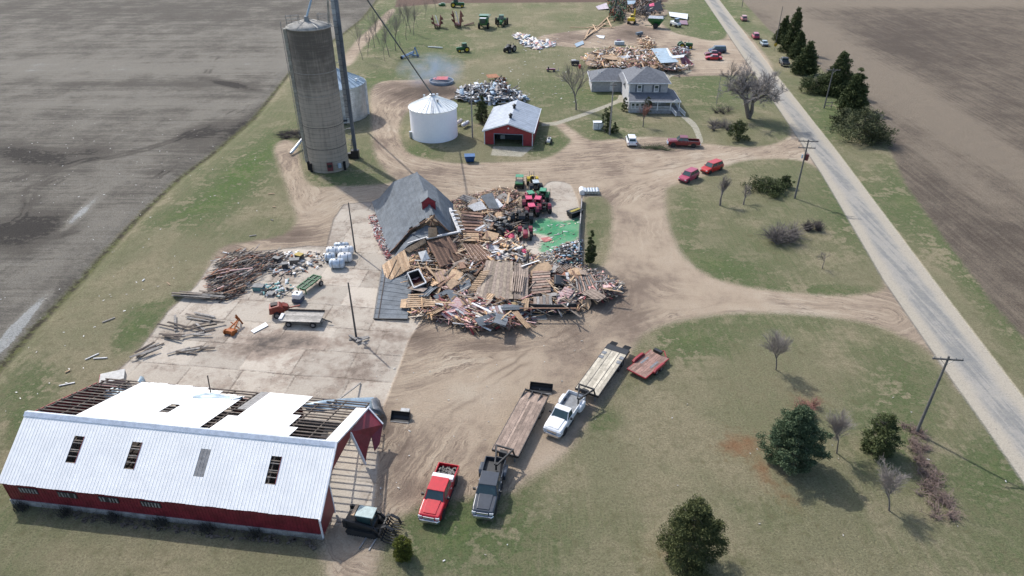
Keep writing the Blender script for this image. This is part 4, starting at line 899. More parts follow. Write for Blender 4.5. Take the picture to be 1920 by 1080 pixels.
ev((904, 230), (903, 178), 28, 'spruce_tree', 'small conifer at the back left of the red garage', CONE, GRN, seed=39, nclump=90, per=60, leaf=.2)
ev((1134, 248), (1135, 201), 14, 'columnar_cedar', 'slim column cedar beside the white locker on the house lawn', COL, GRN, seed=40, nclump=60, per=50, leaf=.16, group='columnar cedars')
ev((1141, 250), (1141, 196), 8, 'columnar_cedar', 'thin column cedar right behind the pale pole', COL, GRN, seed=41, nclump=50, per=50, leaf=.16, group='columnar cedars')
ev((1152, 249), (1152, 230), 16, 'young_spruce', 'tiny spruce just right of the pale pole', CONE, GRN, seed=42, nclump=40, per=50, leaf=.16)
ev((1171, 208), (1172, 183), 11, 'columnar_cedar', 'column cedar against the left corner of the farmhouse', COL, GRN, seed=43, nclump=40, per=50, leaf=.16, group='columnar cedars')
ev((1213, 215), (1211, 181), 12, 'columnar_cedar', 'column cedar in front of the farmhouse porch', COL, OLV, seed=44, nclump=40, per=50, leaf=.16, group='columnar cedars')
ev((1106, 495), (1106, 430), 20, 'columnar_cedar', 'dark pointed cedar in the grass strip right of the wreckage', CONE, GRN, seed=45, nclump=110, per=60, leaf=.16, group='columnar cedars')
# bare trees
bt((1404, 222), (1396, 106), 'bare_tree', 'big spreading bare tree on the house lawn by the road', .78, 5, 6, nb=3, low=.16, trunk=.2, dense=.78, fork=3, twig=mat('pale_grey_twigs', (.33, .30, .28), .95))
bt((1366, 165), (1378, 105), 'bare_tree', 'smaller bare tree at the left of the big spreading one', .5, 6, 5, nb=3)
bt((1350, 385), (1346, 330), 'bare_tree', 'bare branching tree on the road island behind the red cars', .5, 7, 5, nb=3, low=.22, twig=m_twig)
bt((1394, 384), (1393, 346), 'bare_tree', 'thin bare sapling right of the branching tree on the road island', .5, 8, 4, nb=3, low=.22)
bt((1542, 504), (1540, 470), 'bare_tree', 'small bare sapling at the lower corner of the road island', .55, 9, 4, nb=3, low=.3, trunk=.05)
bt((1455, 693), (1461, 618), 'bare_tree', 'bare young tree at the top of the lower lawn', .42, 10, 5, nb=4, low=.32, trunk=.07, twig=mat('pale_twigs', (.34, .30, .27), .95))
bt((1569, 850), (1584, 768), 'bare_tree', 'bare young tree between the pine and the small spruce', .42, 11, 5, nb=4, low=.32, trunk=.07, twig=mat('pale_twigs', (.3, .3, .3)))
bt((1667, 957), (1696, 884), 'bare_tree', 'bare young tree near the lower right of the lawn beside the brush row', .48, 12, 5, nb=4, low=.32, trunk=.07, twig=mat('pale_twigs', (.3, .3, .3)))
bt((1080, 206), (1078, 110), 'bare_tree', 'slender bare tree left of the farmhouse', .38, 13, 5, nb=3, low=.3, trunk=.16)
bt((1205, 238), (1203, 188), 'red_tree', 'small reddish-brown tree in front of the farmhouse', .45, 14, 5, nb=3, twig=m_twig_red, low=.25, trunk=.08)
rowt = None
TR = [(680, 112, 672, 46), (690, 104, 684, 60), (702, 90, 700, 50), (712, 84, 706, 20), (722, 115, 720, 60), (730, 106, 727, 40), (742, 95, 738, 35), (752, 86, 748, 30), (762, 75, 752, 10), (770, 60, 766, 15), (776, 66, 774, 20), (784, 52, 780, 12), (797, 36, 795, 2), (818, 22, 816, -8), (705, 72, 700, 35), (735, 60, 730, 20), (748, 56, 745, 16), (757, 44, 753, 8)]
for i, (a, b, c, d) in enumerate(TR):
    p, h = HT((a, b), (c, d)); h *= 1.25
    lab = ['bare tree in the row beyond the silo, %s' % s_ for s_ in ('nearest the silo on the left', 'second from the near left end', 'beside the dirt lane', 'with the tallest trunk at the left', 'nearest the blue implement on the left', 'just left of the blue implement', 'above the blue implement', 'close above the implement', 'tall one in the middle', 'in the middle of the far part', 'right of the tall middle one', 'in the far right part', 'near the first red-brown implement', 'at the far right end by the mower', 'behind the near left ones', 'behind the middle ones', 'between the middle and the far part', 'far back at the field edge')][i]
    if i < 4: rt = bare_tree('bare_tree', lab, p, h, .42, 50 + i, 4, twig=m_twig, group='bare trees beyond the silo', low=.5, trunk=.10, nb=3); rowt = (rowt or []) + [(rt, h)]
    else:
        src, hs = rowt[i % 4]; dup(src, p, i * 1.7, lab, 'bare trees beyond the silo', h / hs)
def shrub(b, wpx, h, name, lab, tw, seed, n=420, cat='shrub', group=None, asp=.8):
    """a thicket: several stools of arching stems that fork into fine twigs"""
    p = G(*b); dd = p.y * math.cos(TH) + CAMH * math.sin(TH); w_ = wpx / F * dd / 2; rd = random.Random(seed); m = M()
    st = [(rd.uniform(-.6, .6) * w_, rd.uniform(-.6, .6) * w_ * asp, rd.uniform(.55, 1.05)) for _ in range(7 if w_ > 1.6 else 4)]
    for k in range(int(n * .38)):
        cx, cy, hh = rd.choice(st); a = rd.random() * 6.28; q = rd.random() ** .5; L = rd.uniform(.35, 1.0)
        p0 = Vector((cx + rd.gauss(0, .12), cy + rd.gauss(0, .12), 0)); tip = Vector((cx + math.cos(a) * w_ * .75 * q * L, cy + math.sin(a) * w_ * .75 * asp * q * L, max(.05, h * hh * (1 - .6 * q * q) * L + rd.gauss(0, h * .06))))
        mid = p0.lerp(tip, .5) + Vector((rd.gauss(0, .15), rd.gauss(0, .15), h * .12)); m.tube(p0, mid, .035, .022, 3, cap=False); m.tube(mid, tip, .022, .01, 3, cap=False)
        for j in range(3):
            s_ = mid.lerp(tip, rd.random()); m.tube(s_, s_ + Vector((rd.gauss(0, .25), rd.gauss(0, .25), rd.gauss(.12, .2))), .016, .008, 3, cap=False)
    o = m.obj(name, tw); o.location = p; return tag(o, lab, cat, group)
shrub((1462, 448), 120, 3.4, 'bare_shrub', 'wide tangled bare shrub in the middle of the road island', m_twig, 61, 1500)
shrub((1522, 430), 46, 2.0, 'bare_shrub', 'round dark bare shrub on the road island', m_twig_dark, 62, 700)
shrub((1512, 772), 62, 1.4, 'bare_shrub', 'low reddish twiggy shrub behind the big pine', m_twig_red, 63, 420)
shrub((1352, 240), 58, 2.4, 'bare_shrub', 'tangled purple-grey shrub on the house lawn', m_twig, 64, 800)
shrub((1358, 212), 60, 2.6, 'fallen_branches', 'heap of fallen bare branches left of the big tree', m_twig_dark, 65, 260, 'branches')
shrub((1232, 278), 84, .8, 'weed_patch', 'straggly weeds on the dirt between the white and the red vehicle', mat('weed_green', (.10, .12, .06), .95), 66, 420, 'weeds', asp=.5)
shrub((1640, 250), 60, 2.0, 'bare_shrub', 'thorny bare brush over the toppled evergreen', m_twig_dark, 67, 300)
shrub((548, 255), 74, 1.0, 'brush_pile', 'dark round pile of brush left of the silo', m_twig_dark, 68, 900, 'brush pile', asp=.7)
for k in range(9):
    u = 1712 + k * 6.5; v = 808 + k * 19
    shrub((u, v), 52 if k < 4 else 74, .6 + .2 * (k > 3), 'brush_clump', ('topmost', 'second', 'third', 'fourth', 'fifth', 'sixth', 'seventh', 'eighth', 'lowest')[k] + ' brush clump of the row below the roadside pole', mat('pinkish_brush', (.27, .20, .17), .95), 70 + k, 190, 'brush', 'brush row below the roadside pole')
shrub((724, 1010), 1, .1, 'x', 'x', m_twig, 1, 1) if False else None
# ---------------------------------------------------------------- vehicles
PAINT = {}
def paint(nm, c, metal=.0, rough=.28): return mat('paint_' + nm, c, rough, metal, .08, 2, coat=.3)
WH = {}
def wheel(root, x, y, r=.4, w_=.28, rim=m_chrome, name='wheel', rr=.58, z=None):
    key = (round(r, 3), round(w_, 3), rim.name, rr)
    if key not in WH:
        t = M(); prof = [(r * rr, -w_ * .46), (r * .93, -w_ / 2), (r, -w_ * .36), (r, w_ * .36), (r * .93, w_ / 2), (r * rr, w_ * .46)]; n = 20
        t.loft([[(q * math.cos(a), yy, q * math.sin(a)) for a in np.linspace(0, 2 * math.pi, n + 1)[:-1]] for q, yy in prof], cap=False)
        if r > .5:
            for k in range(16):
                a = k * math.pi / 8
                for s_ in (-1, 1): t.box((r * math.cos(a), s_ * w_ * .22, r * math.sin(a)), (.07, w_ * .42, .09), mtx=Matrix.Rotation(-a, 3, 'Y') @ Matrix.Rotation(s_ * .5, 3, 'X'))
        q = M()
        q.loft([[(a_ * math.cos(a), yy, a_ * math.sin(a)) for a in np.linspace(0, 2 * math.pi, n + 1)[:-1]] for a_, yy in ((r * rr, -w_ * .44), (r * rr * .8, -w_ * .3), (r * .16, -w_ * .34), (r * .16, w_ * .34), (r * rr * .8, w_ * .3), (r * rr, w_ * .44))])
        WH[key] = (t.mesh('tyre', m_tyre), q.mesh('rim', rim))
    a, b = WH[key]; o = link(a, name, root, loc=(x, y, r if z is None else z)); link(b, 'rim', o); return o
def sec(x, w_, z0, z1, c=.08): return [(x, -w_ + c, z0), (x, w_ - c, z0), (x, w_, z0 + c), (x, w_, z1 - c), (x, w_ - c, z1), (x, -w_ + c, z1), (x, -w_, z1 - c), (x, -w_, z0 + c)]
def place(fr, rr_, z=.5):
    a, b = G(*fr, z), G(*rr_, z); d = a - b; return Vector(((a.x + b.x) / 2, (a.y + b.y) / 2, 0)), math.atan2(d.y, d.x), d.length
def quadp(root, nm, mt, pts, off=.012, th=.01):
    pts = [Vector(p) for p in pts]; n = (pts[1] - pts[0]).cross(pts[2] - pts[0]).normalized(); c = sum(pts, Vector()) / len(pts)
    if n.dot(c - Vector((c.x * .5, 0, 1.0))) < 0: n = -n
    m = M(); m.slab([p + n * off for p in pts], th); return m.obj(nm, mt, root)
def shell(root, P, x, w1, w0, z0, z1, name='cab'):
    """glasshouse: x = (front bottom, front top, rear top, rear bottom)"""
    fb, ft, rt, rb = x
    m = M(); bot = [(fb, w0, z0), (fb, -w0, z0), (rb, -w0, z0), (rb, w0, z0)]; top = [(ft, w1, z1), (ft, -w1, z1), (rt, -w1, z1), (rt, w1, z1)]
    m.loft([bot, top]); m.slab([(ft + .06, w1 + .03, z1 + .03), (ft + .06, -w1 - .03, z1 + .03), (rt - .05, -w1 - .03, z1 + .03), (rt - .05, w1 + .03, z1 + .03)], .05)
    o = m.obj(name, P, root, bevel=.03)
    def L(a, b, f): return Vector(a).lerp(Vector(b), f)
    def pane(nm, a, b, c, d, i=.08, j=.1):   # a,b bottom; c,d top (c above b)
        A = L(L(a, b, i), L(d, c, i), j); B = L(L(b, a, i), L(c, d, i), j); C_ = L(L(c, d, i), L(b, a, i), j); D = L(L(d, c, i), L(a, b, i), j)
        quadp(root, nm, m_glass, [A, B, C_, D], .02)
    pane('windshield', bot[0], bot[1], top[1], top[0], .05, .06); pane('rear_window', bot[2], bot[3], top[3], top[2], .1, .2)
    for s_ in (1, -1):
        a, b, c, d = (fb, s_ * w0, z0), (rb, s_ * w0, z0), (rt, s_ * w1, z1), (ft, s_ * w1, z1)
        n = 2 if rb < fb - 1.6 else 1
        for k in range(n):
            A, B, C_, D = L(a, b, k / n), L(a, b, (k + 1) / n), L(d, c, (k + 1) / n), L(d, c, k / n); pane('side_window', A, B, C_, D, .05, .13)
    return o
def pickup(lab, fr, rr_, P, L=6.0, W_=2.0, crew=True, dually=False, bed=True, name='pickup_truck', rim=m_chrome, cat='pickup truck', Lfix=None, trim_white=False, group='pickup trucks'):
    p, a, l = place(fr, rr_); L = Lfix or L; r = thing(name, lab, cat, p, a, group); h = L / 2; w = W_ / 2
    cabr = -.75 if crew else .1
    b = M(); b.loft([sec(h, w * .80, .55, .98), sec(h - .12, w * .93, .45, 1.12), sec(h - .5, w * .98, .42, 1.18), sec(1.35, w, .42, 1.26), sec(cabr - .02, w, .42, 1.26)]); b.obj('body', P, r, bevel=.04)
    hd = M(); hd.slab([(h - .25, w * .55, 1.2), (h - .25, -w * .55, 1.2), (1.3, -w * .62, 1.34), (1.3, w * .62, 1.34)], .12).obj('hood', P, r, bevel=.03)
    shell(r, P, (1.42, .82, cabr + .12, cabr), w * .76, w * .93, 1.25, 1.93)
    m = M(); m.box(((cabr - h) / 2, 0, .72), (h + cabr, W_ * .92, .3)); m.obj('bed_floor', m_black if P is not m_white_paint else mat('bed_liner', (.25, .26, .27)), r)
    for s_ in (1, -1): M().loft([sec(cabr - .05, .05, .6, 1.26, .02), sec(-h + .05, .05, .6, 1.24, .02)]).obj('bed_side', P, r).location = (0, s_ * (w - .07), 0)
    M().box((-h + .05, 0, .92), (.08, W_ * .93, .6)).obj('tailgate', P, r, bevel=.02)
    M().box((cabr - .07, 0, 1.0), (.07, W_ * .93, .5)).obj('bed_front', P, r)
    if trim_white: M().box((cabr - .42, 0, 1.42), (.5, W_ * .97, .3)).obj('tool_box', m_white_paint, r)
    m = M(); m.loft([sec(h + .16, w * .78, .42, .68, .04), sec(h - .05, w * .98, .42, .72, .04)]); m.obj('front_bumper', m_chrome, r); M().box((-h - .08, 0, .55), (.16, W_ * .9, .2)).obj('rear_bumper', m_chrome, r)
    M().box((h + .02, 0, .88), (.05, W_ * .5, .26)).obj('grille', m_chrome if rim is m_chrome else m_black, r)
    for s_ in (1, -1):
        M().box((h - .06, s_ * w * .76, .92), (.16, .34, .22)).obj('headlight', mat('headlamp', (.7, .72, .74), .15), r, bevel=.02)
        M().box((-h + .02, s_ * w * .92, 1.0), (.06, .12, .3)).obj('tail_light', mat('tail_lamp', (.35, .01, .01), .3), r)
        m = M(); m.box((1.0, s_ * (w + .16), 1.38), (.12, .22, .22)); m.bar((1.0, s_ * w, 1.28), (1.0, s_ * (w + .15), 1.33), .05, .05); m.obj('mirror', m_black, r)
        for x in (h - 1.05, -h + 1.25):
            M().tube((x, s_ * (w - .3), .45), (x, s_ * (w + .008), .45), .5, n=20).obj('wheel_arch', m_black, r)
            wheel(r, x, s_ * (w - .13), .41, .3, rim)
        if dually: M().loft([sec(-h + .55, .12, .5, 1.0, .06), sec(-h + .8, .2, .45, 1.2, .08), sec(-h + 1.7, .2, .45, 1.2, .08), sec(-h + 2.0, .12, .5, 1.0, .06)]).obj('fender', P, r, bevel=.03).location = (0, s_ * (w + .1), 0)
        for x in ((.75, -.15) if crew else (.75,)): M().box((x - .15, s_ * (w + .006), 1.14), (.18, .03, .04)).obj('door_handle', m_chrome, r)
        M().box((.15 if crew else .6, s_ * (w + .02), .42), (1.9 if crew else 1.0, .12, .06)).obj('running_board', m_black, r)
    return r
RED = paint('bright_red', (.50, .006, .018)); NAVY = paint('dark_blue_grey', (.035, .045, .06)); MAR = paint('dark_red', (.19, .012, .02)); ORED = paint('orange_red', (.50, .025, .02)); SIL = paint('silver_blue', (.34, .38, .42)); WHT = m_white_paint
m_greycar = paint('grey', (.12, .13, .145)); BLUC = paint('dark_blue', (.03, .06, .12)); TEAL = paint('light_teal', (.35, .42, .45)); PNK = paint('faded_crimson', (.40, .05, .10))
DRED = paint('dull_red', (.33, .03, .035), rough=.5)
r1 = pickup('bright red crew cab pickup with a white tool box and junk-filled bed', (806, 972), (841, 884), RED, Lfix=6.0, trim_white=True)
m = M()
for k in range(70): m.box((-2.1 + rnd.uniform(-.7, .6), rnd.uniform(-.7, .7), .92 + rnd.uniform(0, .12)), (rnd.uniform(.08, .4), rnd.uniform(.03, .12), .05), rz=rnd.random() * 3)
o = m.obj('scrap_load', mat('scrap_mix', (.10, .09, .08), .8, .1, .6, 9, col2=(.26, .25, .23)), None); o.location = r1.location; o.rotation_euler = r1.rotation_euler; o['kind'] = 'stuff'; tag(o, 'scrap lying in the bed of the bright red pickup', 'scrap')
pickup('dark blue-grey crew cab dually pickup hitched to the brown gooseneck trailer', (905, 968), (930, 868), NAVY, Lfix=6.3, dually=True)
pickup('white single cab dually pickup hitched to the pale gooseneck trailer', (1036, 812), (1080, 748), WHT, Lfix=6.1, crew=False, dually=True)
pickup('dark red pickup with a black bed parked sideways below the farmhouse', (1254, 268), (1309, 270), MAR, Lfix=6.2)
def car(lab, fr, rr_, P, L=4.5, kind='suv', name='parked_car', cat='car', group='parked cars'):
    p, a, l = place(fr, rr_); r = thing(name, lab, cat, p, a, group); h = L / 2; w = .93; zt = {'suv': 1.72, 'sedan': 1.42, 'van': 1.85}[kind]; zb = {'suv': 1.08, 'sedan': .92, 'van': 1.1}[kind]
    b = M(); b.loft([sec(h, w * .72, .35, zb - .38), sec(h - .15, w * .9, .28, zb - .2), sec(h - .6, w * .98, .25, zb - .08), sec(h - 1.2, w, .25, zb), sec(-h + .5, w, .25, zb), sec(-h + .12, w * .94, .3, zb - .05), sec(-h, w * .8, .4, zb - .25)]); b.obj('body', P, r, bevel=.05, smooth=False)
    x = {'suv': (h - 1.15, h - 1.75, -h + .55, -h + .15), 'sedan': (h - 1.3, h - 1.95, -h + 1.35, -h + .75), 'van': (h - .9, h - 1.6, -h + .35, -h + .1)}[kind]
    shell(r, P, x, w * .72, w * .9, zb - .01, zt)
    for s_ in (1, -1):
        M().box((h - .1, s_ * w * .7, zb - .36), (.2, .3, .14)).obj('headlight', mat('headlamp', (.7, .72, .74), .15), r); M().box((-h + .05, s_ * w * .8, zb - .2), (.08, .2, .2)).obj('tail_light', mat('tail_lamp', (.35, .01, .01), .3), r)
        M().box((h - 1.55, s_ * (w + .1), zb + .06), (.1, .18, .13)).obj('mirror', P, r)
        for xx in (h - .85, -h + .85): M().tube((xx, s_ * (w - .3), .36), (xx, s_ * (w + .008), .36), .4, n=18).obj('wheel_arch', m_black, r); wheel(r, xx, s_ * (w - .11), .34, .22)
    M().box((h - .02, 0, .4), (.12, 1.3, .16)).obj('grille', m_black, r); M().box((-h, 0, .42), (.1, 1.4, .16)).obj('rear_bumper', m_black, r)
    return r
car('dark red hatchback at the left tip of the road island', (1276, 340), (1306, 324), PNK, 4.5, 'suv')
car('bright orange-red wagon just right of the dark red hatchback', (1317, 322), (1352, 309), ORED, 4.8, 'suv')
car('white hatchback with a dark rear window on the dirt below the pale pole', (1180, 254), (1187, 276), WHT, 4.6, 'suv')
car('red sedan nearest the viewer in the gravel lot behind the farmhouse', (1322, 108), (1354, 109), RED, 4.6, 'sedan')
car('dark red sedan in the middle of the gravel lot row', (1321, 101), (1352, 101), MAR, 4.6, 'sedan')
car('dark blue van at the back of the gravel lot row', (1328, 95), (1362, 95), BLUC, 5.0, 'van')
car('pale red car farthest up the road, parked on the verge', (1391, 31), (1398, 40), paint('pale_red', (.5, .22, .22)), 4.6, 'suv')
car('faded crimson wagon on the verge beside the teal car', (1412, 63), (1421, 74), PNK, 4.8, 'suv')
car('light teal car on the verge just below the crimson wagon', (1426, 75), (1439, 88), TEAL, 4.7, 'sedan')
pickup('grey pickup parked on the verge under the bushy conifer', (1464, 109), (1477, 127), m_greycar, Lfix=5.6)

# ---------------------------------------------------------------- trailers
def gooseneck(lab, fr, rr_, board, hitch, ramps, name='gooseneck_trailer'):
    p, a, L = place(fr, rr_, 1.0); r = thing(name, lab, 'trailer', p, a, 'gooseneck trailers'); h = L / 2; W_ = 2.55
    n = 7
    for k in range(n):
        y = -W_ / 2 + (k + .5) * W_ / n; M().box((.0, y, .98 + .006 * math.sin(k * 5)), (L - (.0 if ramps else 2.0), W_ / n - .014, .05)).obj('deck_board', board, r) if ramps else M().box((.9, y, .98), (L - 1.8, W_ / n - .014, .05)).obj('deck_board', board, r)
    if not ramps:
        for k in range(n): y = -W_ / 2 + (k + .5) * W_ / n; M().bar((-h + 1.8, y, .975), (-h + .05, y, .62), W_ / n - .014, .05).obj('deck_board', board, r)
    for s_ in (1, -1): M().box((.0, s_ * (W_ / 2 + .03), .88), (L, .07, .24)).obj('side_rail', m_black, r)
    m = M(); m.box((0, -.5, .8), (L - .3, .12, .26)); m.box((0, .5, .8), (L - .3, .12, .26)); m.box((h, 0, .9), (.1, W_, .24)); m.box((-h, 0, .78), (.1, W_, .2)); m.obj('frame', m_black, r)
    for x in (-h + 1.9, -h + 2.8):
        for s_ in (1, -1): wheel(r, x, s_ * (W_ / 2 - .22), .38, .5, m_steel)
    # neck: two rails rise from the deck and meet over the tow truck's bed
    hx = hitch; m = M()
    for s_ in (1, -1): m.bar((h, s_ * .95, 1.0), (h + .15, s_ * .8, 1.75), .14, .16); m.bar((h + .1, s_ * .8, 1.75), (hx, s_ * .1, 1.7), .12, .18)
    for q in (.3, .6): m.bar((h + (hx - h) * q, -.8 + .75 * q, 1.72), (h + (hx - h) * q, .8 - .75 * q, 1.72), .1, .1)
    m.tube((hx - .05, 0, 1.75), (hx - .05, 0, 1.0), .09, n=8); m.bar((h + .1, -.9, 1.78), (h + .1, .9, 1.78), .12, .14); m.obj('gooseneck', m_black, r)
    M().box((h + .5, 0, 1.35), (.5, .7, .5)).obj('tool_box', m_black, r)
    for s_ in (1, -1): M().box((h - .15, s_ * .9, .5), (.14, .14, 1.0)).obj('landing_leg', m_steel, r)
    if ramps:
        for s_ in (1, -1):
            f = M(); f.bar((-h - .02, s_ * .78, .95), (-h - .95, s_ * .82, .80), .78, .06)
            for q in range(6): f.box((-h - .12 - q * .15, s_ * .8, .98 - .022 * q), (.05, .8, .05))
            f.obj('ramp', m_black, r)
        M().box((-h + .45, 0, 1.02), (.95, W_ + .06, .04)).obj('beavertail_plate', m_black, r)
        for x in (-h + 1.75, -h + 2.6):
            for s_ in (1, -1): M().box((x, s_ * 1.05, 1.03), (.5, .5, .03)).obj('wheel_plate', m_steel, r)
    for y in ((-.45, .5) if ramps else (-.43,)): M().box((0, y, 1.012), (L - .3, .05 if ramps else .03, .012)).obj('deck_strip', m_black, r)
    for k in range(5): M().box((-h + 1.2 + k * (L - 2) / 4, W_ / 2 + .09, .9), (.12, .06, .14)).obj('stake_pocket', m_black, r)
    return r
gooseneck('long gooseneck trailer with a worn brown plank deck behind the dark pickup', (947, 849), (1008, 733), mat('worn_brown_planks', (.36, .27, .215), .9, 0, .35, 1.2, info=True), 7.0, False)
gooseneck('long gooseneck trailer with pale planks and black rear ramps behind the white pickup', (1100, 735), (1160, 651), mat('pale_planks', (.60, .54, .43), .9, 0, .3, 1.2, info=True), 6.6, True)
p, a, L = place((1192, 701), (1238, 663), .6)
ft = thing('flatbed_trailer', 'small red-framed flatbed trailer with pinkish planks on the lawn edge', 'trailer', p, a); W_ = 2.3
for k in range(8): M().box((0, -W_ / 2 + (k + .5) * W_ / 8, .6), (4.6, W_ / 8 - .02, .05)).obj('deck_board', mat('pinkish_planks', (.34, .21, .17), .9, 0, .35, 1.5, info=True), ft)
for s_ in (1, -1):
    M().box((0, s_ * (W_ / 2 + .04), .55), (4.7, .08, .16)).obj('side_rail', DRED, ft)
    M().loft([sec(-1.1, .16, .55, .75, .05), sec(-.8, .16, .6, .95, .05), sec(.7, .16, .6, .95, .05), sec(1.0, .16, .55, .75, .05)]).obj('fender', DRED, ft).location = (0, s_ * (W_ / 2 + .2), 0)
    for x in (-.5, .4): wheel(ft, x, s_ * (W_ / 2 + .2), .33, .22, m_steel)
    M().box((.9 * s_ * 0 - .2, s_ * .62, .635), (1.5, .25, .02)).obj('ramp_plate', m_steel, ft)
m = M(); m.bar((-2.3, -.9, .5), (-3.3, 0, .5), .1, .12); m.bar((-2.3, .9, .5), (-3.3, 0, .5), .1, .12); m.box((2.36, 0, .55), (.08, W_, .16)); m.obj('tow_frame', DRED, ft)
M().box((-2.4, -.3, .8), (.4, 1.0, .35)).obj('tool_box', m_black, ft)

# ---------------------------------------------------------------- skid steer and attachments by the barn
p = G(688, 990); sk = thing('skid_loader', 'black tracked skid loader with a pale roof and a grapple rake in front', 'skid loader', p, R(-12))
for s_ in (1, -1):
    t = M(); t.loft([[(x, s_ * .78 - .2, z) for x, z in ((-1.5, .35), (-1.3, .05), (1.1, .05), (1.3, .3), (1.0, .62), (-1.2, .75))], [(x, s_ * .78 + .2, z) for x, z in ((-1.5, .35), (-1.3, .05), (1.1, .05), (1.3, .3), (1.0, .62), (-1.2, .75))]])
    for k in range(12): t.box((-1.3 + k * .21, s_ * .78, .035), (.08, .42, .07))
    t.obj('track', m_tyre, sk); m = M(); m.bar((-1.5, s_ * .8, 1.55), (1.0, s_ * .8, 1.15), .16, .26); m.bar((1.0, s_ * .8, 1.15), (1.6, s_ * .75, .45), .16, .22); m.bar((-1.5, s_ * .8, .8), (-1.5, s_ * .8, 1.6), .2, .3); m.obj('lift_arm', m_black, sk)
m = M(); m.loft([sec(-1.6, .75, .4, 1.3), sec(-.6, .78, .4, 1.5), sec(.9, .72, .4, 1.0)]); m.obj('body', m_black, sk, bevel=.04)
[M().bar((x, y, 1.0), (x * .9, y * .95, 2.05), .09, .09).obj('cab_post', m_black, sk) for x in (-.6, .85) for y in (-.6, .6)]
M().box((.15, 0, 1.5), (1.25, 1.1, .95)).obj('cab_glass', m_glass, sk)
M().loft([sec(-.6, .58, 2.02, 2.1, .03), sec(.95, .58, 2.04, 2.14, .03)]).obj('cab_roof', mat('pale_green_roof', (.30, .40, .40), .4), sk, bevel=.04)
M().box((-.82, 0, 2.08), (.28, 1.15, .06)).obj('roof_board', m_wood_tan, sk)
g = M()
for k in range(9):
    y = -1.1 + k * .275; pts = [(1.6, y, 1.0), (1.7, y, .45), (2.0, y, .12), (2.6, y, .1), (2.9, y, .25)]
    for i in range(4): g.bar(pts[i], pts[i + 1], .05, .1)
g.bar((1.62, -1.15, .9), (1.62, 1.15, .9), .12, .12); g.bar((1.75, -1.15, .3), (1.75, 1.15, .3), .12, .12)
for y in (-.6, .6):
    pts = [(1.6, y, 1.2), (2.1, y, 1.5), (2.7, y, 1.2), (2.9, y, .6)]
    for i in range(3): g.bar(pts[i], pts[i + 1], .22, .08)
g.obj('grapple_rake', m_black, sk)
p = G(697, 1010); pf = thing('pallet_fork', 'black pallet fork frame with two pale tines lying by the skid loader', 'fork attachment', p, R(-10))
m = M()
for z in (.1, .55, 1.0): m.bar((-.62, .2 + z * .1, z), (.62, .2 + z * .1, z), .1, .08)
for x in (-.6, -.2, .2, .6): m.bar((x, .2, .05), (x, .3, 1.05), .08, .08)
m.obj('fork_frame', m_black, pf)
for x in (-.42, .42): M().bar((x, .15, .06), (x - .25, -1.15, .06), .12, .06).obj('tine', m_found, pf)
for q, (u, v, a_, w1, lab) in enumerate(((752, 785, -8, 1.9, 'black bucket attachment with a pale cutting edge on the dirt right of the barn gable'), (1015, 731, -10, 2.4, 'wide dark bucket lying behind the brown gooseneck trailer'))):
    b_ = thing('loader_bucket', lab, 'bucket', G(u, v), R(a_)); hw = w1 / 2
    prof = [(-.55, .05), (.0, .02), (.28, .15), (.35, .45), (.25, .8)]
    m = M(); m.loft([[(-hw, y, z) for y, z in prof], [(hw, y, z) for y, z in prof]], cap=False, closed=False); o = m.obj('shell', m_black, b_); o.modifiers.new('t', 'SOLIDIFY').thickness = .04
    for s_ in (-1, 1): M().slab([(s_ * hw, y, z) for y, z in prof], .04).obj('side_plate', m_black, b_)
    M().box((0, -.56, .06), (w1, .12, .04)).obj('cutting_edge', m_found, b_)
    if q == 0: M().box((.25, .75, .3), (.9, .5, .5)).obj('mount', m_steel, b_)

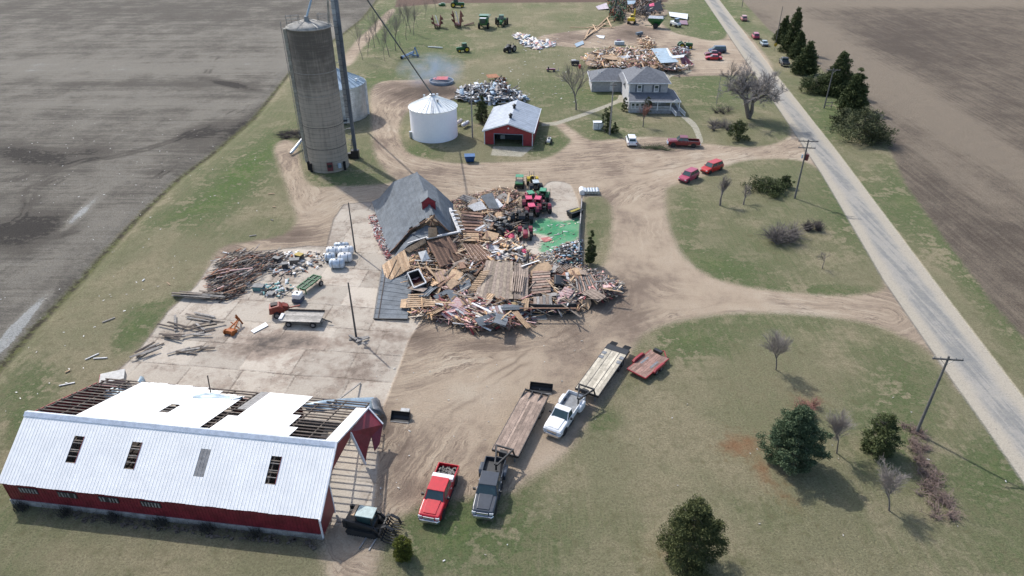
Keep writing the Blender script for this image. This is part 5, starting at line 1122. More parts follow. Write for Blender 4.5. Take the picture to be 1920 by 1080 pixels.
# ---------------------------------------------------------------- farm machines
GRE = paint('farm_green', (.015, .13, .035), rough=.4); YELP = paint('farm_yellow', (.60, .42, .02), rough=.4); BLK = m_black
def tractor(lab, fr, rr_, P, rim=YELP, L=4.6, cab=True, canopy=None, dual=False, sc=1.0, name='tractor', group='tractors', loader=False):
    p, a, l = place(fr, rr_); r = thing(name, lab, 'tractor', p, a, group); R2 = .85 * sc; R1 = .52 * sc; h = L / 2 * sc; W_ = .95 * sc
    m = M(); m.loft([sec(h, .3 * sc, .75 * sc, 1.35 * sc), sec(h - .2, .38 * sc, .7 * sc, 1.5 * sc), sec(.1, .42 * sc, .7 * sc, 1.6 * sc)]); m.obj('hood', P, r, bevel=.04)
    M().loft([sec(h - .3, .28 * sc, .5 * sc, .75 * sc), sec(-h + .5, .4 * sc, .5 * sc, .9 * sc)]).obj('chassis', BLK, r)
    for s_ in (1, -1):
        wheel(r, -h + .9 * sc, s_ * W_, R2, .5 * sc, rim); wheel(r, h - .75 * sc, s_ * W_ * .85, R1, .34 * sc, rim)
        if dual: wheel(r, -h + .9 * sc, s_ * (W_ + .6 * sc), R2, .5 * sc, rim)
        m = M(); x0 = -h + .9 * sc; rr2 = R2 + .07
        m.loft([[(x0 + rr2 * math.cos(t), s_ * W_ * .55, R2 + rr2 * math.sin(t)), (x0 + rr2 * math.cos(t), s_ * (W_ + .2 * sc), R2 + rr2 * math.sin(t)), (x0 + (rr2 - .04) * math.cos(t), s_ * (W_ + .2 * sc), R2 + (rr2 - .04) * math.sin(t)), (x0 + (rr2 - .04) * math.cos(t), s_ * W_ * .55, R2 + (rr2 - .04) * math.sin(t))] for t in (.5, 1.1, 1.6, 2.2, 2.8)]); m.obj('fender', P, r)
    M().tube((h - 1.1 * sc, .22 * sc, 1.5 * sc), (h - 1.1 * sc, .22 * sc, 2.2 * sc), .05 * sc, n=6).obj('exhaust_pipe', BLK, r)
    if cab:
        x = (.25 * sc, .1 * sc, -1.2 * sc, -1.35 * sc); shell(r, P, x, .62 * sc, .72 * sc, 1.5 * sc, 2.6 * sc); M().box((-.5 * sc, 0, 1.2 * sc), (1.5 * sc, 1.3 * sc, .7 * sc)).obj('cab_base', P, r)
    else:
        M().box((-.75 * sc, 0, 1.25 * sc), (.45 * sc, .5 * sc, .12)).obj('seat', BLK, r); M().tube((-.1 * sc, 0, 1.5 * sc), (-.25 * sc, 0, 1.75 * sc), .2 * sc, n=12).obj('steering_wheel', BLK, r)
        m = M(); [m.bar((-1.2 * sc, y, 1.0 * sc), (-1.2 * sc, y, 2.1 * sc), .07, .07) for y in (-.5 * sc, .5 * sc)]; m.bar((-1.2 * sc, -.5 * sc, 2.1 * sc), (-1.2 * sc, .5 * sc, 2.1 * sc), .07, .07); m.obj('roll_bar', BLK, r)
        if canopy: M().loft([sec(-1.35 * sc, .55 * sc, 2.08 * sc, 2.2 * sc, .04), sec(.1 * sc, .55 * sc, 2.1 * sc, 2.22 * sc, .04)]).obj('canopy', canopy, r, bevel=.03)
    if loader:
        m = M()
        for s_ in (1, -1): m.bar((-.1, s_ * .6, 1.4), (h + .7, s_ * .6, .5), .12, .18)
        m.obj('loader_arm', P, r); M().box((h + .95, 0, .35), (.5, 1.9, .6)).obj('bucket', BLK, r, bevel=.03)
    return r
CRED = mat('canopy_red', (.62, .06, .15), .5); CGRN = mat('canopy_green', (.06, .30, .16), .5); CGRY = mat('canopy_grey', (.45, .50, .52), .4); HRED = paint('tractor_red', (.22, .01, .03), rough=.4)
for fr, rr_, P, cn, lab in (((1000, 345), (1007, 362), BLK, CGRY, 'compact tractor with a grey roof at the back of the tractor cluster'), ((989, 370), (996, 378), HRED, CGRN, 'compact tractor with a green canopy at the left of the cluster'), ((1022, 362), (1016, 376), GRE, CGRN, 'compact tractor with a green canopy at the right of the cluster'),
        ((990, 378), (992, 390), HRED, CRED, 'compact tractor with a red canopy at the left of the cluster'), ((1013, 377), (1006, 392), HRED, CRED, 'compact tractor with a bright red canopy at the right of the cluster'), ((993, 392), (998, 404), HRED, CRED, 'compact tractor with a red canopy at the front of the cluster'),
        ((974, 398), (970, 422), BLK, None, 'black open tractor with big treaded tyres at the left front'), ((986, 400), (986, 420), BLK, None, 'black open tractor with treaded tyres beside the left front one'), ((1016, 384), (1022, 400), HRED, None, 'dark red open tractor at the right front of the cluster'),
        ((986, 450), (984, 432), HRED, None, 'red-hooded tractor with a front blade standing alone below the cluster'), ((945, 418), (939, 424), BLK, None, 'black tractor half buried at the edge of the broken joists'), ((935, 432), (945, 436), BLK, None, 'dark machine with one fat tyre beside the plywood sheet')):
    tractor(lab, fr, rr_, P, m_steel, 3.0, False, cn, sc=.95, name='compact_tractor', group='compact tractors in the yard')
uv = thing('utility_vehicle', 'dark green utility vehicle parked alone above the tractor cluster', 'utility vehicle', G(974, 350), R(85))
m = M(); m.loft([sec(-1.3, .68, .4, .95), sec(.3, .7, .35, .9), sec(1.3, .6, .4, .85)]); m.obj('body', BLK, uv, bevel=.04)
M().box((-.85, 0, 1.0), (1.0, 1.35, .25)).obj('cargo_box', GRE, uv); [M().bar((x, y, .9), (x * .8, y, 1.9), .06, .06).obj('cab_post', BLK, uv) for x in (-.3, .75) for y in (-.6, .6)]; M().box((.2, 0, 1.93), (1.2, 1.35, .06)).obj('canopy', CGRN, uv, bevel=.02)
for x in (-.85, .9):
    for s_ in (1, -1): wheel(uv, x, s_ * .68, .33, .28, m_steel)
# pallet loader in front of the cluster
pl_ = tractor('small yellow loader with raised twin forks at the top of the tractor cluster', (996, 332), (1000, 348), YELP, BLK, 2.6, False, None, sc=.85, name='fork_loader', group=None)
m = M(); [m.bar((1.2, y, .2), (1.3, y, 1.9), .08, .1) for y in (-.4, .4)]; [m.bar((1.3, y, .25), (2.5, y, .25), .12, .06) for y in (-.3, .3)]; m.obj('fork_mast', m_steel, pl_)
# far machines
tractor('green cab tractor parked right of the combine in the far grass', (938, 52), (942, 38), GRE, YELP, 5.2, True, dual=True, sc=1.25)
tractor('green tractor with yellow wheels at the very top of the grass', (868, 11), (848, 11), GRE, YELP, 4.6, True, sc=1.15)
tractor('small green tractor standing sideways on the far gravel beside the lot', (1293, 88), (1276, 88), GRE, YELP, 4.0, False, None, sc=1.1)
tractor('small yellow-roofed green utility machine in the far grass', (854, 95), (881, 93), GRE, YELP, 4.0, True, sc=.95, name='tractor')
cb_ = thing('combine_harvester', 'large green combine harvester with a pale cab roof in the far grass', 'combine', G(908, 52), R(-95))
m = M(); m.loft([sec(-3.2, 1.2, 1.2, 2.6, .2), sec(-2.2, 1.4, 1.0, 3.4, .2), sec(1.6, 1.45, 1.0, 3.5, .2), sec(2.2, 1.3, 1.2, 2.9, .2)]); m.obj('body', GRE, cb_, bevel=.08)
m = M(); m.loft([[(-1.4, -1.2, 3.4), (-1.4, 1.2, 3.4), (1.2, 1.2, 3.4), (1.2, -1.2, 3.4)], [(-1.8, -1.6, 4.1), (-1.8, 1.6, 4.1), (1.5, 1.6, 4.1), (1.5, -1.6, 4.1)]]); m.obj('grain_tank', GRE, cb_)
shell(cb_, GRE, (3.5, 3.7, 2.2, 2.1), .95, .9, 1.9, 3.5); M().box((2.9, 0, 3.6), (1.7, 2.1, .14)).obj('cab_roof', m_white_paint, cb_)
M().tube((.8, 1.5, 3.3), (-3.6, 1.7, 3.5), .2, n=10).obj('unloading_auger', GRE, cb_)
for s_ in (1, -1): wheel(cb_, 1.6, s_ * 1.5, .95, .7, YELP); wheel(cb_, -2.3, s_ * 1.2, .6, .45, YELP)
ms = []
for i, (u, v, lab) in enumerate(((820, 52, 'folded red-brown cultivator, left of the two in the far grass'), (858, 50, 'larger folded red-brown cultivator beside the combine'))):
    r = thing('folded_cultivator', lab, 'cultivator', G(u, v), R(-80)); sc = 1.15 + .3 * i
    m = M(); m.box((0, 0, .9), (3.2 * sc, 1.4, .2)); m.box((0, 0, .6), (4.2 * sc, .2, .2)); m.obj('frame', mat('rust_red', (.14, .04, .035), .8), r)
    for s_ in (1, -1):
        f = M()
        for k in range(7): f.bar((-1.6 * sc + k * .53 * sc, s_ * .9, .7), (-1.6 * sc + k * .53 * sc, s_ * 1.4, 3.3 * sc), .22, .2); f.bar((-1.6 * sc + k * .53 * sc, s_ * 1.0, 1.2 * sc), (-1.4 * sc + k * .53 * sc, s_ * 1.9, 1.5 * sc), .12, .12); f.bar((-1.6 * sc + k * .53 * sc, s_ * 1.2, 2.4 * sc), (-1.4 * sc + k * .53 * sc, s_ * 2.0, 2.6 * sc), .12, .12)
        for z in (1.0, 1.8, 2.6, 3.2): f.bar((-1.7 * sc, s_ * (.9 + .2 * (z - .7)), z * sc), (1.7 * sc, s_ * (.9 + .2 * (z - .7)), z * sc), .12, .12)
        f.obj('wing', mat('rust_red', (.14, .04, .035)), r)
        for x in (-1, 1): wheel(r, x * sc, s_ * .8, .4, .25, m_steel)
    M().bar((-1.2, -.3, 3.2 * sc), (1.4, .4, 1.2), .22, .12).obj('cylinder', m_white_paint, r)
r = thing('blue_implement', 'tangled blue farm implement lying in the grass below the tree row', 'implement', G(768, 108), R(30)); BL = mat('implement_blue', (.10, .22, .40), .5)
m = M()
for a, b in (((-2.4, -.3, .3), (1.8, .5, 1.2)), ((-2.4, .4, .4), (1.8, .9, 1.4)), ((1.2, .6, .3), (1.9, .2, 2.6)), ((1.9, .2, 2.6), (2.3, -.9, .4)), ((.4, .3, 1.0), (1.8, -.9, .5)), ((-1.0, -.2, .6), (-.2, .9, .5)), ((-2.4, -.8, .4), (-2.0, .9, .5)), ((1.0, .9, .2), (2.4, .9, .3))): m.bar(a, b, .28, .22)
m.obj('frame', BL, r)
for k in range(5): M().bar((-2 + k * .8, .1, .7), (-2.1 + k * .8, -.5, .05), .12, .1).obj('shank', BL, r)
wheel(r, -2.6, -.4, .4, .3, BLK); wheel(r, 2.3, -.6, .4, .3, BLK)
m = M(); m.box((0, 0, .5), (2.6, 1.8, .5)); m.box((.3, 0, .9), (1.4, 1.2, .4)); o = m.obj('mower_deck', GRE, bevel=.05); o.location = G(829, 11); tag(o, 'low dark green mower deck at the top of the far grass', 'mower')
o = M().bar((-2.4, 0, .15), (2.4, 0, .3), .5, .25).obj('steel_beam', m_galv); o.location = G(816, 90); o.rotation_euler = (0, 0, R(-22)); tag(o, 'pale bent pipe on the ground between the blue implement and the utility machine', 'pipe')
m = M(); m.bar((-2, 0, .2), (1.8, .4, .5), .5, .2); m.bar((-1.4, .8, .2), (2, 1.2, .7), .4, .2); o = m.obj('rusty_blade', mat('rust_brown', (.16, .10, .07), .8)); o.location = G(880, 48); o.rotation_euler = (0, 0, R(20)); tag(o, 'rusty brown blade lying between the cultivator and the combine', 'blade')
sk2 = tractor('dark old tractor standing among scraps in the far grass', (948, 96), (962, 92), BLK, m_steel, 3.4, False, None, sc=1.1, group=None); 
# excavator, grain cart, white machine in the upper right farmyard
ex = thing('excavator', 'yellow excavator with its boom reaching into the wrecked shed', 'excavator', G(1184, 44), R(75))
for s_ in (1, -1):
    t = M(); pr = ((-1.9, .5), (-1.6, .1), (1.6, .1), (1.9, .5), (1.6, .85), (-1.6, .85)); t.loft([[(x, s_ * 1.1 - .28, z) for x, z in pr], [(x, s_ * 1.1 + .28, z) for x, z in pr]]); t.obj('track', m_tyre, ex)
m = M(); m.loft([sec(-2.2, 1.3, 1.1, 2.1, .15), sec(.9, 1.3, 1.1, 2.0, .15)]); m.obj('body', YELP, ex, bevel=.06); M().tube((0, 0, .8), (0, 0, 1.15), .7, n=16).obj('turntable', BLK, ex)
shell(ex, YELP, (1.3, 1.1, -.2, -.3), .45, .5, 1.9, 2.9).location = (0, 0, 0)
m = M(); m.bar((.8, -.5, 1.8), (2.8, -.5, 4.2), .35, .5); m.bar((2.8, -.5, 4.2), (4.6, -.5, 3.6), .35, .45); m.obj('boom', YELP, ex); M().bar((4.6, -.5, 3.8), (4.9, -.5, 1.4), .28, .35).obj('stick', YELP, ex); M().loft([[(4.5, -1, 1.5), (5.3, -1, 1.4), (5.0, -1, .7), (4.4, -1, .8)], [(4.5, 0, 1.5), (5.3, 0, 1.4), (5.0, 0, .7), (4.4, 0, .8)]]).obj('bucket', BLK, ex)
gc = thing('grain_cart', 'tall green grain cart with a pale tarp top in the upper right yard', 'grain cart', G(1228, 52), R(-15))
m = M(); m.loft([[(-1.0, -.6, .9), (1.0, -.6, .9), (1.0, .6, .9), (-1.0, .6, .9)], [(-2.4, -1.5, 2.3), (2.4, -1.5, 2.3), (2.4, 1.5, 2.3), (-2.4, 1.5, 2.3)], [(-2.5, -1.6, 3.2), (2.5, -1.6, 3.2), (2.5, 1.6, 3.2), (-2.5, 1.6, 3.2)]]); m.obj('hopper', GRE, gc)
M().loft([[(-2.5, -1.62, 3.22), (2.5, -1.62, 3.22), (2.5, 1.62, 3.22), (-2.5, 1.62, 3.22)], [(-2.3, -.2, 3.75), (2.3, -.2, 3.75), (2.3, .2, 3.75), (-2.3, .2, 3.75)]]).obj('tarp', mat('pale_tarp', (.50, .54, .58), .6), gc)
m = M(); [m.bar((x, y, .6), (x * 1.4, y * 1.5, 2.4), .12, .12) for x in (-1, 1) for y in (-.7, .7)]; m.bar((-1, 0, .7), (-3.4, 0, .6), .15, .15); m.obj('frame', GRE, gc)
for s_ in (1, -1): wheel(gc, .2, s_ * 1.4, .85, .6, BLK)
M().tube((1.2, -1.6, .9), (3.0, -2.2, 3.6), .18, n=8).obj('unloading_auger', GRE, gc)
wt = thing('white_machine', 'white and blue farm machine standing right of the green grain cart', 'machine', G(1266, 50), R(-60))
m = M(); m.loft([sec(-1.8, .9, .7, 1.7), sec(.4, .95, .6, 1.6), sec(1.9, .8, .7, 1.3)]); m.obj('body', m_white_paint, wt, bevel=.05); shell(wt, mat('pale_blue_cab', (.3, .4, .55), .4), (1.2, 1.0, -.1, -.2), .6, .7, 1.6, 2.7)
for x in (-1.2, 1.3):
    for s_ in (1, -1): wheel(wt, x, s_ * .95, .5, .35, BLK)
gt = thing('generator_trailer', 'small dark machine on wheels on the dirt below the excavator', 'machine', G(1199, 68), R(20)); M().loft([sec(-1.2, .6, .5, 1.2), sec(.9, .6, .5, 1.4)]).obj('body', mat('blue_grey_machine', (.12, .16, .2), .5), gt); M().bar((.9, 0, .5), (2.0, 0, .5), .1, .1).obj('tow_bar', BLK, gt)
for s_ in (1, -1): wheel(gt, 0, s_ * .7, .33, .2, m_steel)
wg = thing('truck_topper', 'white box on the grass above the lumber heap', 'box', G(1161, 84), R(2)); M().box((0, 0, .55), (2.9, 1.5, 1.0)).obj('body', mat('pale_grey_box', (.5, .55, .58), .5), wg, bevel=.08); M().box((-.1, .9, .9), (1.2, .5, .9)).obj('seat', paint('maroon', (.2, .01, .05)), wg)
bc = thing('small_cart', 'black cart with grey lid and a red drum at the left of the lumber heap', 'cart', G(1078, 122), R(5)); m = M(); m.box((0, 0, .8), (2.2, 1.4, .8)); m.obj('body', BLK, bc, bevel=.05); M().box((-.4, 0, 1.25), (1.2, 1.2, .3)).obj('lid', mat('grey_lid', (.4, .4, .4), .5), bc)
for x in (-.8, .8): wheel(bc, x, -.7, .35, .2, m_steel)
o = M().tube((0, 0, 0), (0, 0, .9), .32, n=16).obj('red_drum', paint('drum_red', (.6, .03, .05))); o.location = G(1087, 128); tag(o, 'small bright red drum on the grass by the black cart', 'drum')
rm = thing('red_mower', 'dark red riding mower standing on the grass between the bonfire and the farmhouse', 'mower', G(1033, 134), R(-5)); M().loft([sec(-1.2, .4, .4, .7), sec(.2, .45, .4, .8), sec(1.2, .35, .35, .75)]).obj('body', paint('maroon', (.2, .01, .03)), rm, bevel=.04); M().box((-.7, 0, 1.0), (.35, .5, .5)).obj('seat', BLK, rm)
for x in (-.8, .8):
    for s_ in (1, -1): wheel(rm, x, s_ * .45, .3, .2, m_steel)
m = M(); m.bar((1.4, 0, .3), (2.2, .1, .2), .3, .1); m.bar((1.9, 0, .3), (2.1, .2, 1.0), .08, .08); m.obj('handle', m_steel, rm)
atv = thing('quad_bike', 'small white and black quad bike in the shade right of the red garage', 'quad bike', G(1029, 268), R(80)); M().loft([sec(-.9, .35, .4, .85), sec(0, .3, .5, 1.0), sec(.9, .35, .45, .9)]).obj('body', m_white_paint, atv, bevel=.03); M().box((-.1, 0, 1.0), (.8, .35, .18)).obj('seat', BLK, atv); M().box((.6, 0, 1.15), (.06, .8, .06)).obj('handlebar', BLK, atv)
for x in (-.65, .65):
    for s_ in (1, -1): wheel(atv, x, s_ * .5, .3, .25, m_steel)
bd = thing('blue_dumpster', 'small dark blue bin standing on the dirt edge below the white grain bin', 'bin', G(881, 303), R(5))
o = M(); o.loft([[(-.7, -.5, .15), (.7, -.5, .15), (.7, .5, .15), (-.7, .5, .15)], [(-.95, -.75, 1.1), (.95, -.75, 1.1), (.95, .7, 1.25), (-.95, .7, 1.25)]]); o.obj('body', mat('bin_blue', (.02, .08, .22), .4), bd, bevel=.03); M().box((0, 0, 1.26), (1.95, 1.5, .07), rx=.05).obj('lid', mat('bin_blue2', (.04, .13, .30), .4), bd)
for x in (-.6, .6):
    for s_ in (-.5, .5): M().tube((x - .05, s_, .1), (x + .05, s_, .1), .1, n=10).obj('caster', BLK, bd)
lk = thing('white_locker', 'white locker cabinet left of the slim cedars', 'cabinet', G(1121, 242), R(2)); M().box((0, 0, .75), (2.0, 1.1, 1.5)).obj('body', mat('grey_locker', (.4, .43, .46), .5), lk); M().box((0, 0, 1.55), (2.2, 1.3, .1)).obj('lid', m_white_paint, lk)
for x in (-.5, .5): M().box((x, -.57, .75), (.85, .04, 1.2)).obj('door', m_white_paint, lk)
# white tanks
def tank(lab, u, v, ang, L, r_, z, group, mt=None, name='white_tank'):
    t = thing(name, lab, 'tank', G(u, v), R(ang), group); prof = [(.05, -L / 2), (r_ * .7, -L / 2 + .06), (r_, -L / 2 + .3), (r_, L / 2 - .3), (r_ * .7, L / 2 - .06), (.05, L / 2)]
    M().loft([[(x, q * math.cos(a), z + r_ + q * math.sin(a)) for a in np.linspace(0, 2 * math.pi, 25)[:-1]] for q, x in prof]).obj('shell', mt or m_white_paint, t, smooth=True)
    for x in (-L * .25, L * .25): M().loft([[(x + dx, (r_ + .02) * math.cos(a), z + r_ + (r_ + .02) * math.sin(a)) for a in np.linspace(0, 2 * math.pi, 25)[:-1]] for dx in (-.04, .04)], cap=False).obj('band', m_steel, t)
    M().tube((0, 0, z + r_ * 2 - .03), (0, 0, z + r_ * 2 + .1), .16, n=10).obj('filler_cap', m_steel, t)
    m = M(); m.box((-L * .25, 0, z + .12), (.12, r_ * 1.4, .26)); m.box((L * .25, 0, z + .12), (.12, r_ * 1.4, .26)); m.obj('cradle', m_steel, t); return t
gp_ = 'white tanks stacked in the yard'; WB = mat('bluish_white_tank', (.52, .60, .68), .35)
for u, v, a, L, r_, z, lab, mt_ in ((633, 502, 2, 2.1, .72, 0, 'white tank at the near end of the stack by the yard pole', WB), (620, 489, 3, 1.5, .62, .0, 'white tank at the left side of the stack', WB), (648, 490, 2, 2.0, .68, 0, 'white tank in the middle of the stack', m_white_paint), (650, 478, 2, 2.2, .66, .1, 'white tank behind the middle one', m_white_paint), (626, 478, 2, 2.0, .6, .1, 'white tank at the back left of the stack', m_white_paint), (641, 465, 4, 2.2, .45, 0, 'small blue-grey tank at the far end of the stack', WB)):
    tank(lab, u, v, a, L, r_, z, gp_, mt_)
tank('white propane tank standing at a slant right of the white bin', 873, 238, 62, 2.6, .42, .3, 'propane tanks'); tank('pinkish white propane tank nearest the white bin', 862, 234, 70, 2.2, .42, .3, 'propane tanks', mat('pink_white', (.66, .56, .52), .4))
for k, (u, w_) in enumerate(((1091, .5), (1098, .4), (1104, .4), (1109, .4), (1114, .4), (1120, .45))):
    o = M().tube((0, -.8, .4), (0, .8, .4), .43 * w_ / .6 if k else .5, n=16).obj('culvert_pipe' if k else 'white_drum', m_galv if k else m_white_paint); o.location = G(u, 362); tag(o, 'silvery pipe in the row above the grass strip, %s' % ('white one at the left end', 'second from the left', 'third from the left', 'fourth from the left', 'second from the right', 'rightmost')[k], 'pipe', 'silvery pipes above the grass strip')
# green implement, red machine, wagon, orange implement
gi = thing('green_implement', 'green box-framed farm implement in the concrete yard', 'implement', G(582, 540), R(66)); GI = mat('implement_green', (.03, .16, .06), .5)
m = M()
for y in (-.65, 0, .65): m.bar((-1.7, y, .95), (1.7, y, .95), .12, .14)
for x in (-1.7, -.6, .6, 1.7): m.bar((x, -.7, .95), (x, .7, .95), .12, .14)
for x in (-1.6, 1.6): [m.bar((x, y, .1), (x, y, .95), .1, .1) for y in (-.6, .6)]
m.obj('frame', GI, gi); m = M(); m.loft([[(-1.5, -.3, .5), (1.5, -.3, .5), (1.5, .3, .5), (-1.5, .3, .5)], [(-1.6, -.6, .92), (1.6, -.6, .92), (1.6, .6, .92), (-1.6, .6, .92)]]); m.obj('hopper', mat('dark_green', (.01, .05, .02), .6), gi); wheel(gi, 1.0, -1.0, .4, .25, m_steel); wheel(gi, 1.0, 1.0, .4, .25, m_steel)
tb = thing('liquid_tote', 'white cube tote with a dark base right of the red machine', 'tote', G(560, 565), R(-10)); M().box((0, 0, .95), (1.1, 1.1, .7)).obj('container', m_white_paint, tb, bevel=.12); M().box((0, 0, .35), (1.2, 1.2, .5)).obj('base', mat('dark_blue_base', (.05, .07, .12), .6), tb); M().tube((0, 0, 1.3), (0, 0, 1.4), .15, n=10).obj('filler_cap', BLK, tb)
rmach = thing('red_baler', 'dark orange-red hay machine beside the grey wagon', 'baler', G(524, 590), R(15)); RB = mat('faded_red_orange', (.26, .045, .025), .6, 0, .4, 2)
M().loft([[(-1.1, -.6, .5), (.6, -.6, .5), (.9, -.6, 1.0), (.2, -.6, 1.6), (-1.0, -.6, 1.4)], [(-1.1, .6, .5), (.6, .6, .5), (.9, .6, 1.0), (.2, .6, 1.6), (-1.0, .6, 1.4)]]).obj('body', RB, rmach, bevel=.04); M().box((-.4, .1, 1.55), (.8, .7, .2)).obj('top_cover', mat('black_cover', (.03, .02, .02), .7), rmach); M().bar((.8, 0, .8), (2.6, .4, .7), .14, .14).obj('tow_bar', RB, rmach)
m = M(); m.loft([[(.7, -.4, .6), (1.3, -.3, .7), (1.2, -.3, 1.2), (.6, -.4, 1.5)], [(.7, .5, .6), (1.3, .4, .7), (1.2, .4, 1.2), (.6, .5, 1.5)]]); m.obj('chute', RB, rmach)
for s_ in (1, -1): wheel(rmach, -.2, s_ * .78, .42, .28, m_steel)
wa = thing('flat_wagon', 'grey plank wagon standing in the concrete yard beside the red machine', 'wagon', G(570, 604), R(-3))
for k in range(7): M().box((0, -1.0 + k * .33, .85), (4.8, .31, .06)).obj('deck_board', mat('pale_grey_planks', (.42, .39, .35), .9, 0, .3, 1.5, info=True), wa)
M().bar((-2.2, 1.15, 1.0), (2.4, 1.15, 1.0), .1, .22).obj('side_board', m_wood_dark, wa); M().box((0, 0, .7), (4.4, .3, .2)).obj('frame', m_steel, wa); M().bar((2.4, 0, .6), (3.6, -.3, .3), .12, .1).obj('tow_bar', m_black, wa)
M().box((-2.5, -.3, .9), (.4, 1.2, .3)).obj('end_board', m_wood_white, wa)
for x in (-1.5, 1.5):
    for s_ in (1, -1): wheel(wa, x, s_ * 1.1, .38, .22, m_steel)
oi = thing('orange_implement', 'small bright orange implement alone on the concrete', 'implement', G(437, 622), R(70)); OR = mat('rusty_orange', (.42, .12, .02), .7, 0, .4, 4)
m = M(); m.box((-.3, 0, .3), (.9, 1.1, .4), ry=.2); m.bar((-.2, -.3, .4), (1.5, .1, .9), .14, .14); m.bar((-.2, .4, .4), (1.6, .1, .9), .14, .14); m.bar((.5, -.6, .3), (.7, .7, .8), .1, .1); m.bar((1.4, -.4, .3), (1.5, .5, 1.4), .12, .2); m.bar((1.3, .4, 1.2), (1.9, .5, .3), .1, .2); m.obj('frame', OR, oi)
for s_ in (-1, 1): M().tube((-.6, s_ * .5, .3), (-.6, s_ * .6, .3), .35, n=14).obj('disc', OR, oi)
tag(M().slab([G(470, 620, .12), G(476, 624, .12), G(503, 610, .12), G(498, 604, .12)], .08).obj('white_sheet', m_white_paint), 'white rectangular panel lying flat on the concrete', 'panel')
sh_ = thing('overturned_cart', 'pale grey box cart with a red rim on the grass beyond the barn', 'cart', G(218, 725), R(22)); M().box((0, 0, 1.0), (2.3, 1.7, .8)).obj('body', mat('dull_grey_box', (.33, .32, .31)), sh_, bevel=.03); M().box((-.0, 0, 1.43), (2.36, 1.76, .05)).obj('lid', mat('light_grey_lid', (.38, .38, .37), .6), sh_); M().box((-1.2, 0, 1.0), (.08, 1.7, .9)).obj('end_panel', m_wood_red, sh_)
for x in (-.7, .8): wheel(sh_, x, -.9, .38, .22, m_steel)
cn = thing('concrete_wall', 'low black and white retaining wall along the grass strip', 'wall')
wp = [(1091, 372), (1089, 400), (1087, 430), (1086, 455), (1085, 478)]
for i in range(4): M().bar(G(*wp[i], .5), G(*wp[i + 1], .5), .18, .9).obj('wall_panel', m_black, cn); (M().bar(G(*wp[i], .94), G(*wp[i + 1], .94).lerp(G(*wp[i], .94), .35), .16, .06).obj('wall_cap', m_found, cn) if i != 2 else None)
o = thing('yellow_bucket', 'black loader bucket with a yellow lining leaning by the low wall', 'bucket', G(1078, 405), R(40)); M().loft([[(-1.2, -.5, .1), (1.2, -.5, .1), (1.2, .5, .2), (-1.2, .5, .2)], [(-1.3, -.6, 1.0), (1.3, -.6, .9), (1.3, .7, .9), (-1.3, .7, 1.1)]]).obj('shell', BLK, o); M().box((0, .05, 1.02), (2.0, .5, .08)).obj('lining', mat('dull_yellow', (.35, .28, .05), .7), o)
# metal ring with a red panel and smoke: the burn pit
fp = thing('burn_ring', 'low metal ring full of ash with a bright red sheet on top, smoking', 'fire pit', G(828, 155))
m = M(); m.loft([[(q * math.cos(a), q * math.sin(a), z) for a in np.linspace(0, 2 * math.pi, 33)[:-1]] for q, z in ((3.0, 0), (3.1, .7), (2.9, .7), (2.8, .05))]); m.obj('ring', mat('blue_grey_ring', (.22, .28, .36), .5, .3), fp); M().lathe([(2.8, .3), (1.2, .6), (.01, .8)], 24).obj('ash_heap', mat('ash', (.13, .13, .14), .95, 0, .5, 3), fp)
m = M(); m.slab([(-1.5, -.7, .95), (1.6, -.9, 1.0), (1.7, 1.2, 1.25), (-1.2, 1.3, 1.2)], .05); m.slab([(-1.7, -.2, .9), (-1.5, 1.0, 1.1), (-2.4, .9, .8)], .05); m.obj('red_sheet', mat('bright_red_sheet', (.62, .07, .06), .6), fp)
sm = bpy.data.materials.new('smoke'); sm.use_nodes = True; nt = sm.node_tree; nt.nodes.remove(nt.nodes['Principled BSDF']); pv = nt.nodes.new('ShaderNodeVolumePrincipled')
tc = nt.nodes.new('ShaderNodeTexCoord'); nz = nt.nodes.new('ShaderNodeTexNoise'); nz.inputs['Scale'].default_value = .28; nz.inputs['Detail'].default_value = 4; gr = nt.nodes.new('ShaderNodeTexGradient'); gr.gradient_type = 'SPHERICAL'; mp = nt.nodes.new('ShaderNodeMapping'); mp.inputs['Scale'].default_value = (1 / 9.5, 1 / 10.0, 1 / 4.2)
mr_ = nt.nodes.new('ShaderNodeMapRange'); mr_.inputs[1].default_value = .42; mr_.inputs[2].default_value = .62
nt.links.new(tc.outputs['Object'], nz.inputs['Vector']); nt.links.new(nz.outputs[0], mr_.inputs[0]); nt.links.new(tc.outputs['Object'], mp.inputs[0]); nt.links.new(mp.outputs[0], gr.inputs[0]); mu = nt.nodes.new('ShaderNodeMath'); mu.operation = 'MULTIPLY'; nt.links.new(mr_.outputs[0], mu.inputs[0]); nt.links.new(gr.outputs[0], mu.inputs[1])
m2 = nt.nodes.new('ShaderNodeMath'); m2.operation = 'MULTIPLY'; m2.inputs[1].default_value = .16; nt.links.new(mu.outputs[0], m2.inputs[0]); nt.links.new(m2.outputs[0], pv.inputs['Density']); pv.inputs['Color'].default_value = (.5, .66, .95, 1); nt.links.new(pv.outputs[0], nt.nodes['Material Output'].inputs['Volume'])
m = M(); m.loft([[(9.5 * q * math.cos(a), 10 * q * math.sin(a), z) for a in np.linspace(0, 2 * math.pi, 21)[:-1]] for q, z in ((.2, -4.2), (.8, -3), (1, 0), (.8, 3), (.2, 4.2))]); o = m.obj('smoke', sm); o.location = G(812, 166) + Vector((0, 0, 4.4)); o['kind'] = 'stuff'; tag(o, 'thin blue smoke drifting round the burn ring', 'smoke')
